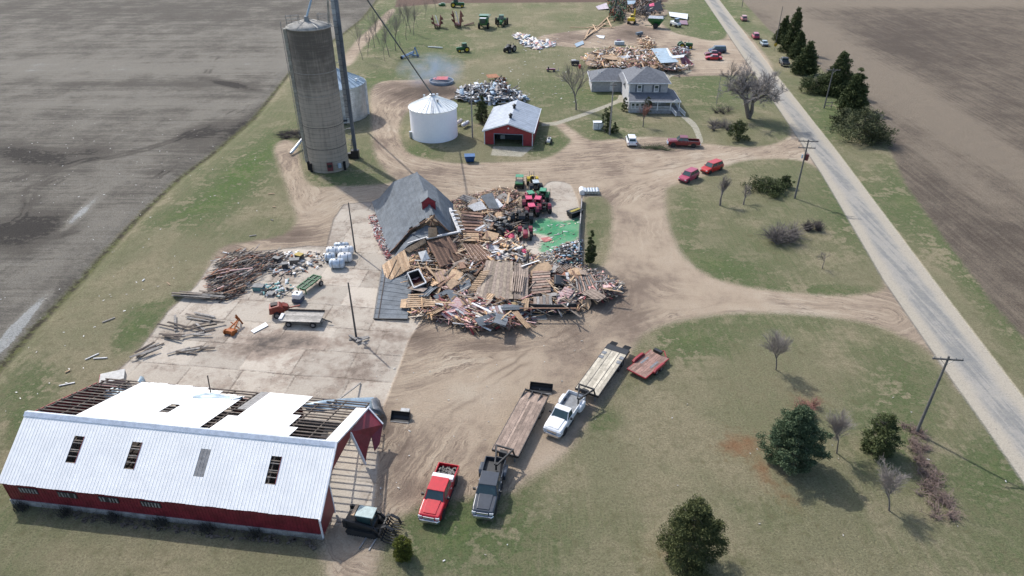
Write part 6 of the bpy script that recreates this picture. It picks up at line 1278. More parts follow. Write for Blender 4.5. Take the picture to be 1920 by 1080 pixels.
# ---------------------------------------------------------------- wreckage
WEIGHT = {'tan': m_wood_tan, 'brown': m_wood_brown, 'grey': m_wood_grey, 'dark': m_wood_dark, 'white': m_wood_white, 'red': m_wood_red, 'pink': m_wood_pink, 'old': m_wood_old, 'deck': m_deck, 'shing': m_shingle, 'galv': m_galv, 'blue': m_bluemetal}
QX = []
def V3(q): return [G(*p) for p in q]
def panel(name, lab, cat, q, n, mts, gap=.12, th=.06, frame=None, part='plank', group=None, jit=.04, along=0):
    """planks laid side by side over the quad q (four u,v,z corners)"""
    a, b, c, d = V3(q); QX.append([p[:2] for p in q])
    if along: a, b, c, d = b, c, d, a
    root = thing(name, lab, cat, (a + b + c + d) / 4, 0, group); o0 = root.location
    for k in range(n):
        f0, f1 = (k + gap / 2) / n, (k + 1 - gap / 2) / n; j0, j1 = rnd.uniform(0, jit), 1 - rnd.uniform(0, jit); up = Vector((0, 0, rnd.uniform(0, .03)))
        e = [a.lerp(b, f0).lerp(d.lerp(c, f0), j0), a.lerp(b, f1).lerp(d.lerp(c, f1), j0), a.lerp(b, f1).lerp(d.lerp(c, f1), j1), a.lerp(b, f0).lerp(d.lerp(c, f0), j1)]
        M().slab([p - o0 + up for p in e], th).obj(part, mts[k % len(mts)], root)
    if frame:
        for s_ in (.15, .5, .85): M().bar(a.lerp(d, s_) - o0 - Vector((0, 0, th + .06)), b.lerp(c, s_) - o0 - Vector((0, 0, th + .06)), .08, .12).obj('rafter', frame, root)
    return root
def sheet1(name, lab, cat, q, th, mt, group=None):
    QX.append([p[:2] for p in q]); return tag(M().slab(V3(q), th).obj(name, mt), lab, cat, group)
# the fallen gambrel roof
P = V3([(697, 378, .5), (711, 371, 1.8), (737, 341, 4.6), (781, 323, 6.4), (818, 352, 4.4), (850, 382, 1.2)])
Q = V3([(729, 474, .2), (741, 463, .9), (768, 431, 2.3), (812, 404, 4.9), (838, 430, 2.8), (852, 438, .8)])
wr = thing('collapsed_barn_roof', 'big grey shingled gambrel roof fallen on the wreckage, torn at its near end', 'collapsed roof')
def strips(pa, pb, qa, qb, n, ragged=0):
    """courses of shingle sheets from the far end P to the near end Q"""
    for k in range(n):
        f0, f1 = k / n, (k + 1) / n - .004
        e1 = 1 + (rnd.uniform(-ragged, ragged)); A, B = pa.lerp(pb, f0), pa.lerp(pb, f1); C_, D = qa.lerp(qb, f1), qa.lerp(qb, f0)
        u0 = Vector((0, 0, .012 * (k % 2))); M().slab([A + u0, B + u0, B.lerp(C_, e1) + u0, A.lerp(D, e1) + u0], .1).obj('shingle_course', m_shingle, wr)
strips(P[0], P[1], Q[0], Q[1], 3); strips(P[1], P[2], Q[1], Q[2], 7, .02); strips(P[2], P[3], Q[2], Q[3], 7, .04); strips(P[3], P[4], Q[3], Q[4], 6, .02); strips(P[4], P[5], Q[4], Q[5], 5, .02)
M().bar(P[3] + Vector((0, 0, .06)), Q[3] + Vector((0, 0, .06)), .3, .05).obj('ridge_cap', m_shingle, wr)
for a, b in ((0, 1), (1, 2), (2, 3), (3, 4), (4, 5)): M().bar(Q[a] - Vector((0, 0, .1)), Q[b] - Vector((0, 0, .1)), .1, .2).obj('rafter', m_wood_brown, wr)
for k in range(1, 5):
    for a, b in ((1, 2), (2, 3), (3, 4)): f = k / 5; M().bar(P[a].lerp(Q[a], f) - Vector((0, 0, .2)), P[b].lerp(Q[b], f) - Vector((0, 0, .2)), .1, .18).obj('rafter', m_wood_brown, wr)
for k in range(7):   # far gable boards, red
    f = (k + .5) / 7; M().bar(P[1].lerp(P[4], f) * 1 + Vector((0, .1, -.1 + 2.0 * (1 - abs(2 * f - 1)))), Vector((P[1].lerp(P[4], f).x, P[1].lerp(P[4], f).y + .2, .1)), .5, .05).obj('gable_board', m_wood_red, wr)
M().bar(G(843, 390, 2.0), G(862, 436, 1.6), .5, .08).obj('rake_board', m_wood_white, wr); M().bar(G(800, 447, 2.6), G(863, 434, 2.2), .32, .2).obj('rake_board', m_wood_white, wr); M().bar(G(764, 456, 2.0), G(801, 444, 2.6), .2, .1).obj('rake_board', m_wood_white, wr)
for k in range(6): M().bar(G(844 + k * 3, 395 + k * 7, 2.2), G(856 + k * 3, 395 + k * 7, 1.9), .25, .06).obj('soffit_slat', m_wood_white, wr)
M().slab(V3([(738, 482, .1), (752, 462, .9), (772, 437, 1.7), (790, 446, 1.7), (765, 460, 1.2), (744, 480, .3)]), .1).obj('shingle_patch', m_shingle, wr); M().slab(V3([(772, 438, 1.8), (800, 422, 3.0), (815, 430, 2.9), (800, 446, 2.0), (788, 446, 1.8)]), .1).obj('shingle_patch', m_shingle, wr)
M().slab(V3([(818, 424, 2.9), (838, 424, 2.6), (846, 436, 1.7), (824, 441, 2.0)]), .1).obj('shingle_patch', m_shingle, wr)
cc_ = G(803, 381, 5.2); dz = math.atan2((Q[3] - P[3]).y, (Q[3] - P[3]).x) + math.pi / 2
cu = M(); cu.box(cc_ + Vector((0, .4, -.2)), (1.9, 2.2, 1.6), rz=.15).obj('cupola', mat('cupola_red', (.26, .02, .035), .6), wr)
c3 = cc_ + Vector((0, .3, .5)); r3 = Matrix.Rotation(.15, 3, 'Z'); pr = [(-1.2, 0), (0, .9), (1.2, 0)]
M().loft([[c3 + r3 @ Vector((x, -1.15, z)) for x, z in pr], [c3 + r3 @ Vector((x, 1.4, z)) for x, z in pr]]).obj('cupola_roof', m_shingle, wr)
M().box(c3 + r3 @ Vector((-.98, .1, -.7)), (.05, 1.9, 1.2), rz=.15).obj('cupola_side', m_wood_pink, wr); M().slab([c3 + r3 @ Vector(p) for p in ((-1.1, -1.18, -.02), (1.1, -1.18, -.02), (0, -1.18, .82))], .04).obj('cupola_gable', mat('cupola_red', (.26, .02, .035)), wr)
for k, (a, b) in enumerate((((798, 418, 5.6), (812, 405, 6.3)), ((806, 424, 5.0), (815, 402, 6.4)), ((812, 422, 5.0), (806, 405, 6.2)), ((818, 420, 4.4), (808, 410, 6.0)), ((800, 410, 5.8), (818, 414, 5.5)))): M().bar(G(*a), G(*b), .14, .16).obj('broken_rafter', m_wood_brown if k % 2 else m_wood_tan, wr)
sheet1('plywood_sheet', 'pale plywood leaning below the hole in the gambrel roof', 'plywood', [(803, 427, 4.0), (819, 427, 4.0), (820, 443, 2.7), (803, 446, 2.7)], .04, m_wood_tan)
# red and white siding along the far-left edge of the roof
# named slabs and panels of the wreck
panel('sheathing_section', 'slanting tan sheathing planks with a diagonal brace below the torn roof', 'plank section', [(716, 497, .7), (758, 467, 2.1), (771, 503, 1.3), (724, 531, .3)], 9, [m_wood_tan, mat('honey_planks', (.42, .28, .17), .9, 0, .3, 3, info=True)], .05, frame=m_wood_brown)
panel('sheathing_section', 'narrow strip of tan planks under the white roof edge', 'plank section', [(757, 468, 2.1), (797, 446, 2.7), (799, 455, 2.2), (768, 474, 1.7)], 6, [m_wood_tan], .06)
tag(M().bar(G(728, 522, .9), G(744, 487, 2.0), .12, .1).obj('loose_brace', m_wood_dark), 'dark brace lying across the slanting tan planks', 'brace')
lw = thing('fallen_roof_slab', 'flat dark grey shingled roof slab lying at the left corner of the wreck', 'roof slab')
sl_ = [(719, 497, .6), (702, 597, .12), (764, 597, .35), (770, 575, .5), (790, 545, .8), (768, 512, .9)]
A, B, C_, D = V3([(718, 497, .55), (702, 597, .12), (764, 598, .3), (776, 512, .8)])
for k in range(12):
    f0, f1 = k / 12, (k + 1) / 12 - .006; m = M(); u0 = Vector((0, 0, .014 * (k % 2))); m.slab([A.lerp(B, f0) + u0, A.lerp(B, f1) + u0, D.lerp(C_, f1) + u0, D.lerp(C_, f0) + u0], .1); m.obj('shingle_course', m_shingle, lw)
M().bar(B + Vector((0, -.1, 0)), C_ + Vector((0, -.1, 0)), .1, .2).obj('fascia', m_black, lw); M().bar(A + Vector((-.1, 0, 0)), B + Vector((-.1, 0, 0)), .12, .12).obj('fascia', m_wood_grey, lw); M().bar(A.lerp(D, .12) + Vector((0, 0, .06)), B.lerp(C_, .12) + Vector((0, 0, .06)), .1, .04).obj('ridge_strip', m_wood_dark, lw)
panel('striped_sheathing', 'panel of bright orange-tan planks with dark gaps above the grey slab', 'plank section', [(764, 551, 1.2), (760, 578, .8), (818, 574, .9), (806, 550, 1.4)], 7, [m_wood_tan], .42, frame=m_wood_dark)
sheet1('plywood_sheet', 'small cream plywood piece at the left of the striped planks', 'plywood', [(752, 561, .9), (763, 560, 1.0), (761, 577, .8), (750, 577, .6)], .05, m_wood_tan)
panel('brown_sheathing', 'large panel of dark brown planks sloping down in the middle of the wreck', 'plank section', [(800, 452, 2.3), (842, 442, 2.2), (868, 484, 1.0), (826, 503, .9)], 12, [m_wood_brown, mat('dark_brown_planks', (.14, .08, .055), .9, info=True)], .07, frame=m_wood_dark)
panel('joist_rack', 'rows of reddish floor joists right of the fallen roof', 'joists', [(864, 394, .8), (868, 450, .8), (905, 450, .7), (906, 398, .7)], 9, [m_wood_brown, mat('pinkish_joist', (.36, .22, .17), .9, info=True)], .45, th=.15)
panel('joist_rack', 'lower rows of tan joists below the reddish ones', 'joists', [(868, 436, 1.0), (869, 452, 1.0), (899, 452, 1.0), (898, 437, 1.0)], 4, [m_wood_tan], .35, th=.12)
panel('plank_deck', 'broad weathered plank roof deck in the centre right of the wreck', 'plank deck', [(912, 487, 1.6), (962, 489, 1.8), (962, 562, 1.1), (888, 562, 1.1)], 10, [m_deck, mat('deck_tan', (.37, .30, .23), .9, 0, .4, 2, info=True)], .04, frame=m_wood_dark)
panel('plank_deck', 'narrower weathered plank deck right of the broad one', 'plank deck', [(964, 489, 1.9), (991, 498, 1.8), (990, 562, .9), (963, 562, 1.2)], 6, [m_deck], .06, frame=m_wood_dark)
panel('batten_rack', 'pale battens standing in a row on the right plank deck', 'battens', [(961, 508, 2.1), (985, 509, 2.1), (980, 548, 1.5), (956, 546, 1.5)], 6, [mat('pale_batten', (.44, .34, .27), .9, info=True)], .5, th=.1)
panel('batten_rack', 'ladder-like pale battens slanting left of the plank deck', 'battens', [(874, 549, 1.0), (892, 550, 1.0), (920, 506, 2.0), (902, 508, 1.9)], 12, [m_wood_tan], .45, th=.08, along=1)
db = thing('broken_dormer', 'dark box dormer with a white frame and red floor in the left of the wreck', 'dormer', G(782, 530)); o0 = db.location
q = [p - o0 for p in V3([(764, 512, 2.3), (785, 505, 2.5), (799, 530, 1.8), (776, 540, 1.5)])]
for i in range(4): M().bar(q[i], q[(i + 1) % 4], .14, .14).obj('frame', m_wood_white, db); M().slab([q[i] - Vector((0, 0, .1)), q[(i + 1) % 4] - Vector((0, 0, .1)), q[(i + 1) % 4] * 1 - Vector((0, 0, 1.4)), q[i] - Vector((0, 0, 1.4))], .06).obj('side_wall', m_dark, db)
M().slab([p - Vector((0, 0, 1.0)) for p in q], .06).obj('floor', mat('dark_red_floor', (.12, .01, .015), .7), db)
PK = mat('pinkish_tan_rafters', (.46, .31, .24), .9, 0, .3, 3, info=True)
panel('rafter_run', 'run of pinkish rafters below the reddish joists', 'rafters', [(866, 456, 1.5), (900, 458, 1.4), (930, 482, 1.5), (888, 492, 1.4)], 11, [PK, m_wood_brown], .45, th=.12)
panel('rafter_run', 'run of pale rafters right of the right plank deck', 'rafters', [(998, 508, 1.5), (1032, 506, 1.4), (1034, 548, 1.1), (996, 552, 1.1)], 9, [PK, m_deck], .3, th=.1, along=1)
panel('rafter_run', 'grey rafter run lying on the right rubble tip', 'rafters', [(1078, 518, 1.5), (1110, 514, 1.4), (1126, 540, 1.0), (1082, 549, 1.0)], 10, [m_wood_grey, PK], .35, th=.1)
panel('siding_section', 'faded pink siding boards held together at the near bottom edge', 'siding', [(904, 577, 1.2), (944, 571, 1.3), (950, 590, .8), (914, 599, .5)], 7, [m_wood_pink, m_wood_white], .12)
panel('siding_section', 'red and white siding boards left of the cream plywood', 'siding', [(826, 589, 1.0), (862, 576, 1.3), (880, 587, .9), (846, 604, .4)], 7, [m_wood_pink, m_wood_red, m_wood_white], .15)
panel('sheathing_section', 'tan roof sheathing section left of the centre plywood', 'plank section', [(812, 512, 1.6), (834, 505, 1.7), (842, 522, 1.4), (820, 532, 1.2)], 6, [m_wood_tan, PK], .08)
panel('sheathing_section', 'weathered sheathing section above the dark shed wall', 'plank section', [(1000, 556, 1.4), (1034, 554, 1.4), (1036, 572, 1.2), (1000, 573, 1.2)], 6, [m_deck, m_wood_grey], .08)
sheet1('broken_window', 'grey window sash lying in the dark gap above the broken dormer', 'window', [(784, 473, 2.4), (799, 469, 2.6), (806, 485, 2.0), (791, 491, 1.9)], .08, mat('grey_glass', (.3, .33, .36), .3))
# generic named sheets: (label colour word, quad, material)
SH = [('plywood_sheet', 'square tan plywood sheet in the middle of the wreck', [(835, 531, 1.7), (849, 521, 1.9), (862, 529, 1.6), (845, 543, 1.3)], m_wood_tan), ('plywood_sheet', 'tan plywood sheet beside the joists', [(913, 432, 1.0), (936, 438, 1.0), (931, 452, .9), (904, 447, .9)], m_wood_tan),
    ('roof_fragment', 'grey shingled piece right of the centre plywood', [(860, 535, 1.2), (880, 522, 1.3), (884, 535, 1.1), (866, 550, 1.0)], m_shingle), ('roof_fragment', 'grey shingled piece below the centre plywood', [(812, 555, 1.1), (840, 541, 1.4), (846, 546, 1.3), (818, 561, .9)], m_shingle),
    ('roof_fragment', 'dark grey shingled panel standing up behind the joists', [(901, 367, 1.9), (923, 361, 2.6), (936, 391, 1.2), (917, 391, .9)], m_shingle), ('white_sheet', 'white panel left of the dark shingled panel', [(876, 386, 1.0), (902, 376, 1.6), (913, 391, 1.0), (889, 396, .6)], m_wood_white),
    ('white_sheet', 'white strip right of the dark shingled panel', [(926, 374, 1.5), (932, 372, 1.5), (944, 385, 1.0), (936, 390, .9)], m_wood_white), ('grey_board', 'flat grey sheet on the dirt at the near edge of the wreck', [(998, 580, .06), (1021, 579, .06), (1026, 599, .06), (992, 599, .06)], mat('grey_sheeting', (.34, .33, .30), .9)),
    ('grey_sheet', 'upright pale grey panel right of the dark wall', [(1064, 541, 1.3), (1077, 541, 1.3), (1077, 561, .9), (1061, 561, .9)], mat('pale_grey_panel', (.46, .47, .45), .7)), ('white_pipe', 'white curved gutter standing right of the black tarp', [(1060, 511, 1.3), (1066, 510, 1.3), (1069, 532, .8), (1064, 533, .8)], m_wood_white),
    ('plywood_sheet', 'tan plywood leaning at the near right end of the wreck', [(1082, 561, .8), (1107, 561, .8), (1109, 570, .5), (1103, 581, .1), (1092, 573, .3)], m_wood_tan), ('plywood_sheet', 'yellow-tan board across the bottom of the wreck', [(938, 567, .9), (978, 566, .9), (975, 576, .6), (938, 575, .7)], mat('yellow_tan', (.42, .31, .16), .9)),
    ('white_sheet', 'white crumpled sheet in the centre top of the wreck', [(913, 458, 1.2), (934, 454, 1.4), (938, 467, 1.0), (920, 473, .8)], m_wood_white), ('white_sheet', 'long white board in the centre of the wreck', [(903, 478, 1.4), (926, 477, 1.5), (951, 488, 1.2), (925, 486, 1.1)], m_wood_white), ('white_sheet', 'white sheet right of the centre', [(934, 468, 1.3), (955, 470, 1.3), (958, 484, 1.1), (940, 480, 1.1)], m_wood_white),
    ('plywood_sheet', 'cream plywood at the near bottom edge of the wreck', [(866, 592, .7), (893, 583, .9), (900, 598, .5), (886, 612, .2)], m_wood_tan), ('pink_board', 'faded pink siding piece at the near bottom of the wreck', [(865, 578, .9), (905, 565, 1.1), (912, 571, .9), (874, 584, .6)], m_wood_pink), ('pink_board', 'red and white siding slab left of the black wall', [(955, 590, .5), (985, 583, .8), (988, 592, .4), (958, 602, .2)], m_wood_red),
    ('pink_board', 'pink insulation sheet right of the plank deck', [(1013, 525, 1.0), (1034, 522, 1.1), (1036, 534, .8), (1020, 532, .7)], m_wood_pink), ('pink_board', 'salmon board above the black tarp', [(1036, 507, 1.1), (1062, 510, 1.1), (1061, 517, 1.0), (1037, 514, 1.0)], mat('salmon_board', (.42, .19, .12), .9)),
    ('red_tarp', 'bright red tarp scrap beside the lone red tractor', [(952, 440, .5), (962, 436, .6), (968, 448, .3), (955, 452, .3)], CRED), ('red_tarp', 'pinkish red scrap at the right edge of the joists', [(943, 442, .6), (950, 430, .9), (955, 434, .8), (948, 450, .3)], CRED), ('red_tarp', 'red tarp piece below the lone red tractor', [(974, 470, .8), (986, 466, .9), (987, 474, .6), (977, 478, .6)], CRED),
    ('red_tarp', 'red stain of tarp on the green ground sheet', [(1014, 446, .05), (1030, 444, .06), (1036, 450, .05), (1020, 454, .05)], mat('salmon_tarp', (.46, .16, .15), .8)),
    ('metal_roof', 'bluish metal roof section fallen behind the farmhouse', [(1221, 91, 1.6), (1250, 90, 1.7), (1272, 116, 2.4), (1239, 118, 2.4)], m_bluemetal), ('metal_edge', 'white edge strip of the fallen bluish roof', [(1249, 90, 2.0), (1252, 90, 2.0), (1260, 104, 2.2), (1256, 105, 2.2)], m_white_paint), ('red_wall', 'dark red wall fallen flat right of the bluish roof', [(1276, 106, 2.3), (1283, 104, 2.3), (1303, 122, .2), (1279, 124, .5)], MAR),
    ('metal_edge', 'white curved sheet between the bluish roof and the red wall', [(1256, 105, 2.6), (1284, 102, 2.6), (1282, 107, 2.4), (1262, 109, 2.4)], m_white_paint), ('metal_sheet', 'small grey-blue sheet on the grass left of the lumber heap', [(1077, 82, .3), (1093, 76, .3), (1095, 82, .2), (1081, 88, .2)], m_bluemetal), ('metal_sheet', 'white sheet on the dirt above the white box', [(1117, 66, .2), (1134, 67, .2), (1132, 72, .2), (1124, 71, .2)], m_white_paint),
    ('metal_sheet', 'pale sheets stacked at the top right of the upper yard', [(1254, 22, .9), (1290, 26, .9), (1289, 36, .5), (1256, 30, .6)], m_white_paint), ('red_wall', 'dark red panel right of the white machine', [(1272, 38, .4), (1288, 38, .6), (1290, 46, .4), (1274, 45, .3)], MAR), ('metal_sheet', 'pink and white sheets in the far grass at the top', [(1117, 12, .5), (1137, 5, .8), (1142, 16, .5), (1122, 18, .2)], mat('pinkish_white', (.56, .48, .52), .5)),
    ('orange_sheet', 'rusty orange panel on the scrap metal heap', [(911, 140, 1.0), (930, 138, 1.3), (938, 145, 1.0), (915, 146, .7)], mat('rust_orange', (.36, .15, .07), .8)), ('dark_roof', 'dark shed roof at the top edge of the upper yard', [(1206, 12, 3.0), (1238, 2, 4.2), (1243, 20, 1.8), (1214, 23, 1.5)], m_black), ('pink_sheet', 'small pink sheet on the dark shed roof', [(1217, 8, 4.2), (1226, 5, 4.6), (1227, 11, 4.1), (1218, 12, 4.0)], CRED),
    ('metal_sheet', 'pale teal sheet above the excavator', [(1176, 1, 3.0), (1192, 1, 3.0), (1190, 7, 2.6), (1177, 8, 2.6)], m_bluemetal)]
for nm, lab, q, mt_ in SH: sheet1(nm, lab, nm.split('_')[-1] if nm != 'plywood_sheet' else 'plywood', q, .06, mt_)
dwl = thing('shed_wall', 'dark shaded wall still standing along the near side of the wreck', 'wall'); wq = [(974, 578), (1010, 580), (1046, 581), (1080, 578)]
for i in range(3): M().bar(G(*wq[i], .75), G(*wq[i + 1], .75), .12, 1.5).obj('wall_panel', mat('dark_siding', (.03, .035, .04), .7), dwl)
for i in range(12): f = i / 11; p0 = G(*wq[0], .75).lerp(G(*wq[3], .75), f); M().box(p0 + Vector((0, -.12, 0)), (.08, .06, 1.5)).obj('wall_stud', m_wood_dark, dwl)
M().bar(G(*wq[0], 1.52), G(*wq[3], 1.52), .2, .08).obj('top_plate', m_wood_brown, dwl)
m = M(); m.loft([V3([(1036, 545, .2), (1060, 545, .2), (1062, 520, .3), (1036, 522, .3)]), V3([(1039, 532, 1.6), (1058, 534, 1.3), (1060, 516, 1.5), (1040, 514, 1.8)])]); tag(m.obj('black_tarp', m_black, bevel=.15), 'black tarp bundle in the right half of the wreck', 'tarp')

# loose boards: one object each, the rest joined as splinters
HEAP_P = '1092,108 1115,96 1150,88 1180,90 1225,92 1240,118 1230,126 1180,124 1120,124'
BM = {}
MARKS = [(745, 500, 'the slanting tan planks'), (782, 525, 'the white framed broken dormer'), (790, 565, 'the striped orange planks'), (835, 472, 'the dark brown plank slope'), (885, 425, 'the reddish joists'), (848, 532, 'the centre plywood'), (925, 520, 'the broad plank deck'), (972, 528, 'the standing battens'), (925, 465, 'the white crumpled sheet'), (1048, 528, 'the black tarp'), (1028, 578, 'the dark shed wall'), (1110, 532, 'the rubble tip'), (1094, 570, 'the leaning plywood'), (885, 598, 'the cream plywood'), (960, 572, 'the yellow-tan board'), (970, 595, 'the red siding slab'), (912, 380, 'the dark shingled sheet'), (940, 425, 'the black tractor'), (985, 440, 'the lone red tractor'), (895, 530, 'the ladder battens'),
    (380, 552, 'the beam stack'), (437, 612, 'the orange implement'), (340, 615, 'the scattered beams'), (268, 660, 'the grass corner of the yard'), (355, 655, 'the short beam pile'), (430, 510, 'the scrap heap'), (1145, 106, 'the round tan sheet'), (1190, 118, 'the farmhouse roof peak'), (1245, 104, 'the bluish fallen roof'), (1110, 116, 'the black cart'), (180, 640, 'the ditch'), (420, 360, 'the bright green grass'), (60, 800, 'the barn end')]
def board_mesh(L, W_, T, mt_):
    k = (L, W_, T, mt_.name)
    if k not in BM: BM[k] = M().box((0, 0, 0), (L, W_, T)).mesh('board', mt_)
    return BM[k]
def inpoly(P_, u, v):
    c = False; n = len(P_)
    for i in range(n):
        x1, y1 = P_[i]; x2, y2 = P_[(i + 1) % n]
        if (y1 > v) != (y2 > v) and u < (x2 - x1) * (v - y1) / (y2 - y1) + x1: c = not c
    return c
def rpt(P_):
    us = [p[0] for p in P_]; vs = [p[1] for p in P_]
    while 1:
        u, v = rnd.uniform(min(us), max(us)), rnd.uniform(min(vs), max(vs))
        if inpoly(P_, u, v): return u, v
NAMEC = {'tan': 'tan', 'brown': 'brown', 'grey': 'grey', 'dark': 'dark', 'white': 'white', 'red': 'red painted', 'pink': 'faded pink', 'old': 'weathered', 'deck': 'grey-brown', 'shing': 'slate grey', 'galv': 'bright metal', 'blue': 'bluish metal'}
def boards(P_, n, pal, where, z=(.1, 1.2), ln=(1.2, 3.6), wd=(.14, .32), ang=None, sp=1.6, tilt=.25, sub=True, gname=None, cat='board'):
    P_ = PX(P_) if isinstance(P_, str) else P_
    for k in range(n):
        u, v = rpt(P_)
        for _ in range(4):
            if any(inpoly(q_, u, v) for q_ in QX): u, v = rpt(P_)
        c = rnd.choice(pal); L = round(rnd.uniform(*ln) * 2) / 2; L = max(L, .5); W_ = rnd.choice([wd[0], (wd[0] + wd[1]) / 2, wd[1]])
        zz = rnd.uniform(*z); o = link(board_mesh(L, W_, .05 if W_ > .2 else .09, WEIGHT[c]), 'loose_board'); o.location = G(u, v, zz)
        tl = rnd.gauss(0, tilt); tl = max(-1, min(1, tl, )); lim = zz / max(L / 2, .3); tl = max(-lim, min(lim, tl))
        o.rotation_euler = (rnd.gauss(0, .15), tl, R(ang) + rnd.gauss(0, sp) if ang is not None else rnd.uniform(0, 3.14))
        lm = min(MARKS, key=lambda q_: (q_[0] - u) ** 2 + ((q_[1] - v) * 1.4) ** 2); sd_ = 'left of' if u < lm[0] - 9 else 'right of' if u > lm[0] + 9 else 'beyond' if v < lm[1] else 'in front of'
        tag(o, '%s %s %s lying %s %s' % ('long' if L >= 2.5 else 'mid-length' if L >= 1.8 else 'short', NAMEC[c], cat, sd_, lm[2]), cat, gname or 'loose boards ' + where)
def splinters(P_, n, cols, lab, cat, z=(0, 1.0), size=(.25, 1.4), wid=(.05, .16), flat=.3, name='splintered_debris', ang=None, sp=.4, heap=None):
    """thousands of small broken pieces as one mesh, each piece a real little slab"""
    P_ = PX(P_) if isinstance(P_, str) else P_; r = np.random.RandomState(len(P_) * 7 + n); pts = []
    us = [p[0] for p in P_]; vs = [p[1] for p in P_]
    cx_, cy_ = sum(us) / len(us), sum(vs) / len(vs)
    while len(pts) < n:
        u, v = r.uniform(min(us), max(us)), r.uniform(min(vs), max(vs))
        if inpoly(P_, u, v):
            if any(inpoly(q_, u, v) for q_ in QX) and r.rand() < .94: continue
            e = 1 - min(1, max(abs(u - cx_) / (max(us) - cx_ + 1), abs(v - cy_) / (max(vs) - cy_ + 1))); zz = z[0] + (z[1] - z[0]) * r.rand() * (.35 + .9 * e ** .5)
            pts.append(G(u, v, zz))
    c = np.array([tuple(p) for p in pts]); L = r.uniform(*size, n) * (.5 + r.rand(n)); w1 = r.uniform(*wid, n); t1 = r.uniform(.02, .05, n)
    a = r.uniform(0, math.pi, n) if ang is None else R(ang) + r.normal(0, sp, n); tl = r.normal(0, flat, n); tl = np.clip(tl, -c[:, 2] / (L / 2 + .05), 1)
    d = np.stack([np.cos(a) * np.cos(tl), np.sin(a) * np.cos(tl), np.sin(tl)], 1); q = np.stack([-np.sin(a), np.cos(a), r.normal(0, .2, n)], 1); q /= np.linalg.norm(q, axis=1)[:, None]; u_ = np.cross(d, q)
    V = []
    for sx, sy, sz in ((-1, -1, -1), (1, -1, -1), (1, 1, -1), (-1, 1, -1), (-1, -1, 1), (1, -1, 1), (1, 1, 1), (-1, 1, 1)): V.append(c + d * (L * sx / 2)[:, None] + q * (w1 * sy / 2)[:, None] + u_ * (t1 * sz / 2)[:, None])
    V = np.stack(V, 1).reshape(-1, 3); F = np.array([(0, 3, 2, 1), (4, 5, 6, 7), (0, 1, 5, 4), (1, 2, 6, 5), (2, 3, 7, 6), (3, 0, 4, 7)]); F = (F[None] + (np.arange(n) * 8)[:, None, None]).reshape(-1)
    me = bpy.data.meshes.new(name); me.vertices.add(len(V)); me.loops.add(len(F)); me.polygons.add(n * 6); me.vertices.foreach_set('co', V.astype(np.float32).ravel()); me.loops.foreach_set('vertex_index', F.astype(np.int32)); me.polygons.foreach_set('loop_start', np.arange(0, len(F), 4, dtype=np.int32)); me.update()
    key = 'mix_' + '_'.join(cols)
    if key not in MATS:
        t = NT(key); rp = t.n('ValToRGB'); t.put(rp.inputs[0], t.n('NewGeometry').outputs['Random Per Island']); cr = rp.color_ramp; cr.interpolation = 'CONSTANT'
        for i, cn_ in enumerate(cols):
            e = cr.elements[i] if i < 2 else cr.elements.new(i / len(cols)); e.position = i / len(cols); e.color = (*PAL[cn_], 1)
        t.put(t.b.inputs['Base Color'], t.mix(1.0, rp.outputs[0], t.grey(t.mr(t.noise(t.geo(), 4, 3), .35, .65, .7, 1.15)), 'MULTIPLY')); t.b.inputs['Roughness'].default_value = .85; MATS[key] = t.mat
    me.materials.append(MATS[key]); o = link(me, name, kind='stuff'); return tag(o, lab, cat)
PAL = {'dgreen': (.015, .07, .03), 'tan': (.56, .36, .20), 'brown': (.22, .12, .08), 'grey': (.30, .28, .27), 'dark': (.05, .045, .045), 'white': (.72, .71, .70), 'red': (.30, .05, .05), 'pink': (.48, .26, .24), 'old': (.20, .16, .13), 'blue': (.30, .40, .50), 'green': (.05, .22, .14), 'yel': (.55, .45, .12), 'cream': (.60, .50, .38), 'teal': (.12, .26, .26), 'silver': (.52, .54, .56), 'rust': (.26, .10, .05)}
MAIN = '745,500 800,455 850,440 905,400 950,360 985,400 960,440 990,470 1040,500 1090,505 1160,530 1158,548 1100,565 1080,585 1000,585 985,605 885,615 830,600 770,590 790,560 770,530'
splinters(MAIN, 2700, ['brown', 'tan', 'brown', 'dark', 'old', 'cream', 'pink', 'tan', 'dark', 'old', 'grey', 'tan'], 'splintered wood and rubbish covering the collapsed barn', 'rubble', (0, 1.1), (.4, 2.4), (.06, .22))
splinters('690,404 706,400 732,480 724,486 706,450', 420, ['pink', 'white', 'red', 'grey'], 'red and white splinters along the left edge of the fallen roof', 'rubble', (0, .5), (.2, .8))
splinters('845,375 940,350 975,360 960,400 905,405 860,392', 800, ['tan', 'pink', 'brown', 'old', 'brown', 'old', 'cream', 'dark'], 'reddish and tan splinters behind the joists', 'rubble', (0, .9), (.3, 1.6))
splinters('800,565 870,545 985,560 988,602 940,606 890,616 850,600', 720, ['pink', 'tan', 'brown', 'tan', 'dark', 'pink', 'cream', 'old', 'red', 'white'], 'red and white siding splinters at the near edge of the wreck', 'rubble', (0, 1.0), (.7, 3.6), (.07, .32), ang=-18, sp=.4)
splinters('1065,500 1100,503 1162,532 1158,548 1120,560 1075,562 1060,530', 1500, ['pink', 'grey', 'cream', 'old', 'dark', 'old', 'brown', 'grey', 'dark'], 'fine mixed rubble at the right tip of the wreck', 'rubble', (0, 1.2), (.3, 1.9), (.06, .28))
splinters('1035,468 1062,455 1090,450 1090,500 1060,498 1040,485', 620, ['white', 'teal', 'dark', 'dark', 'grey', 'old', 'rust', 'blue', 'dark'], 'colourful household junk against the low wall', 'junk', (0, 1.1), (.2, .7), (.15, .45))
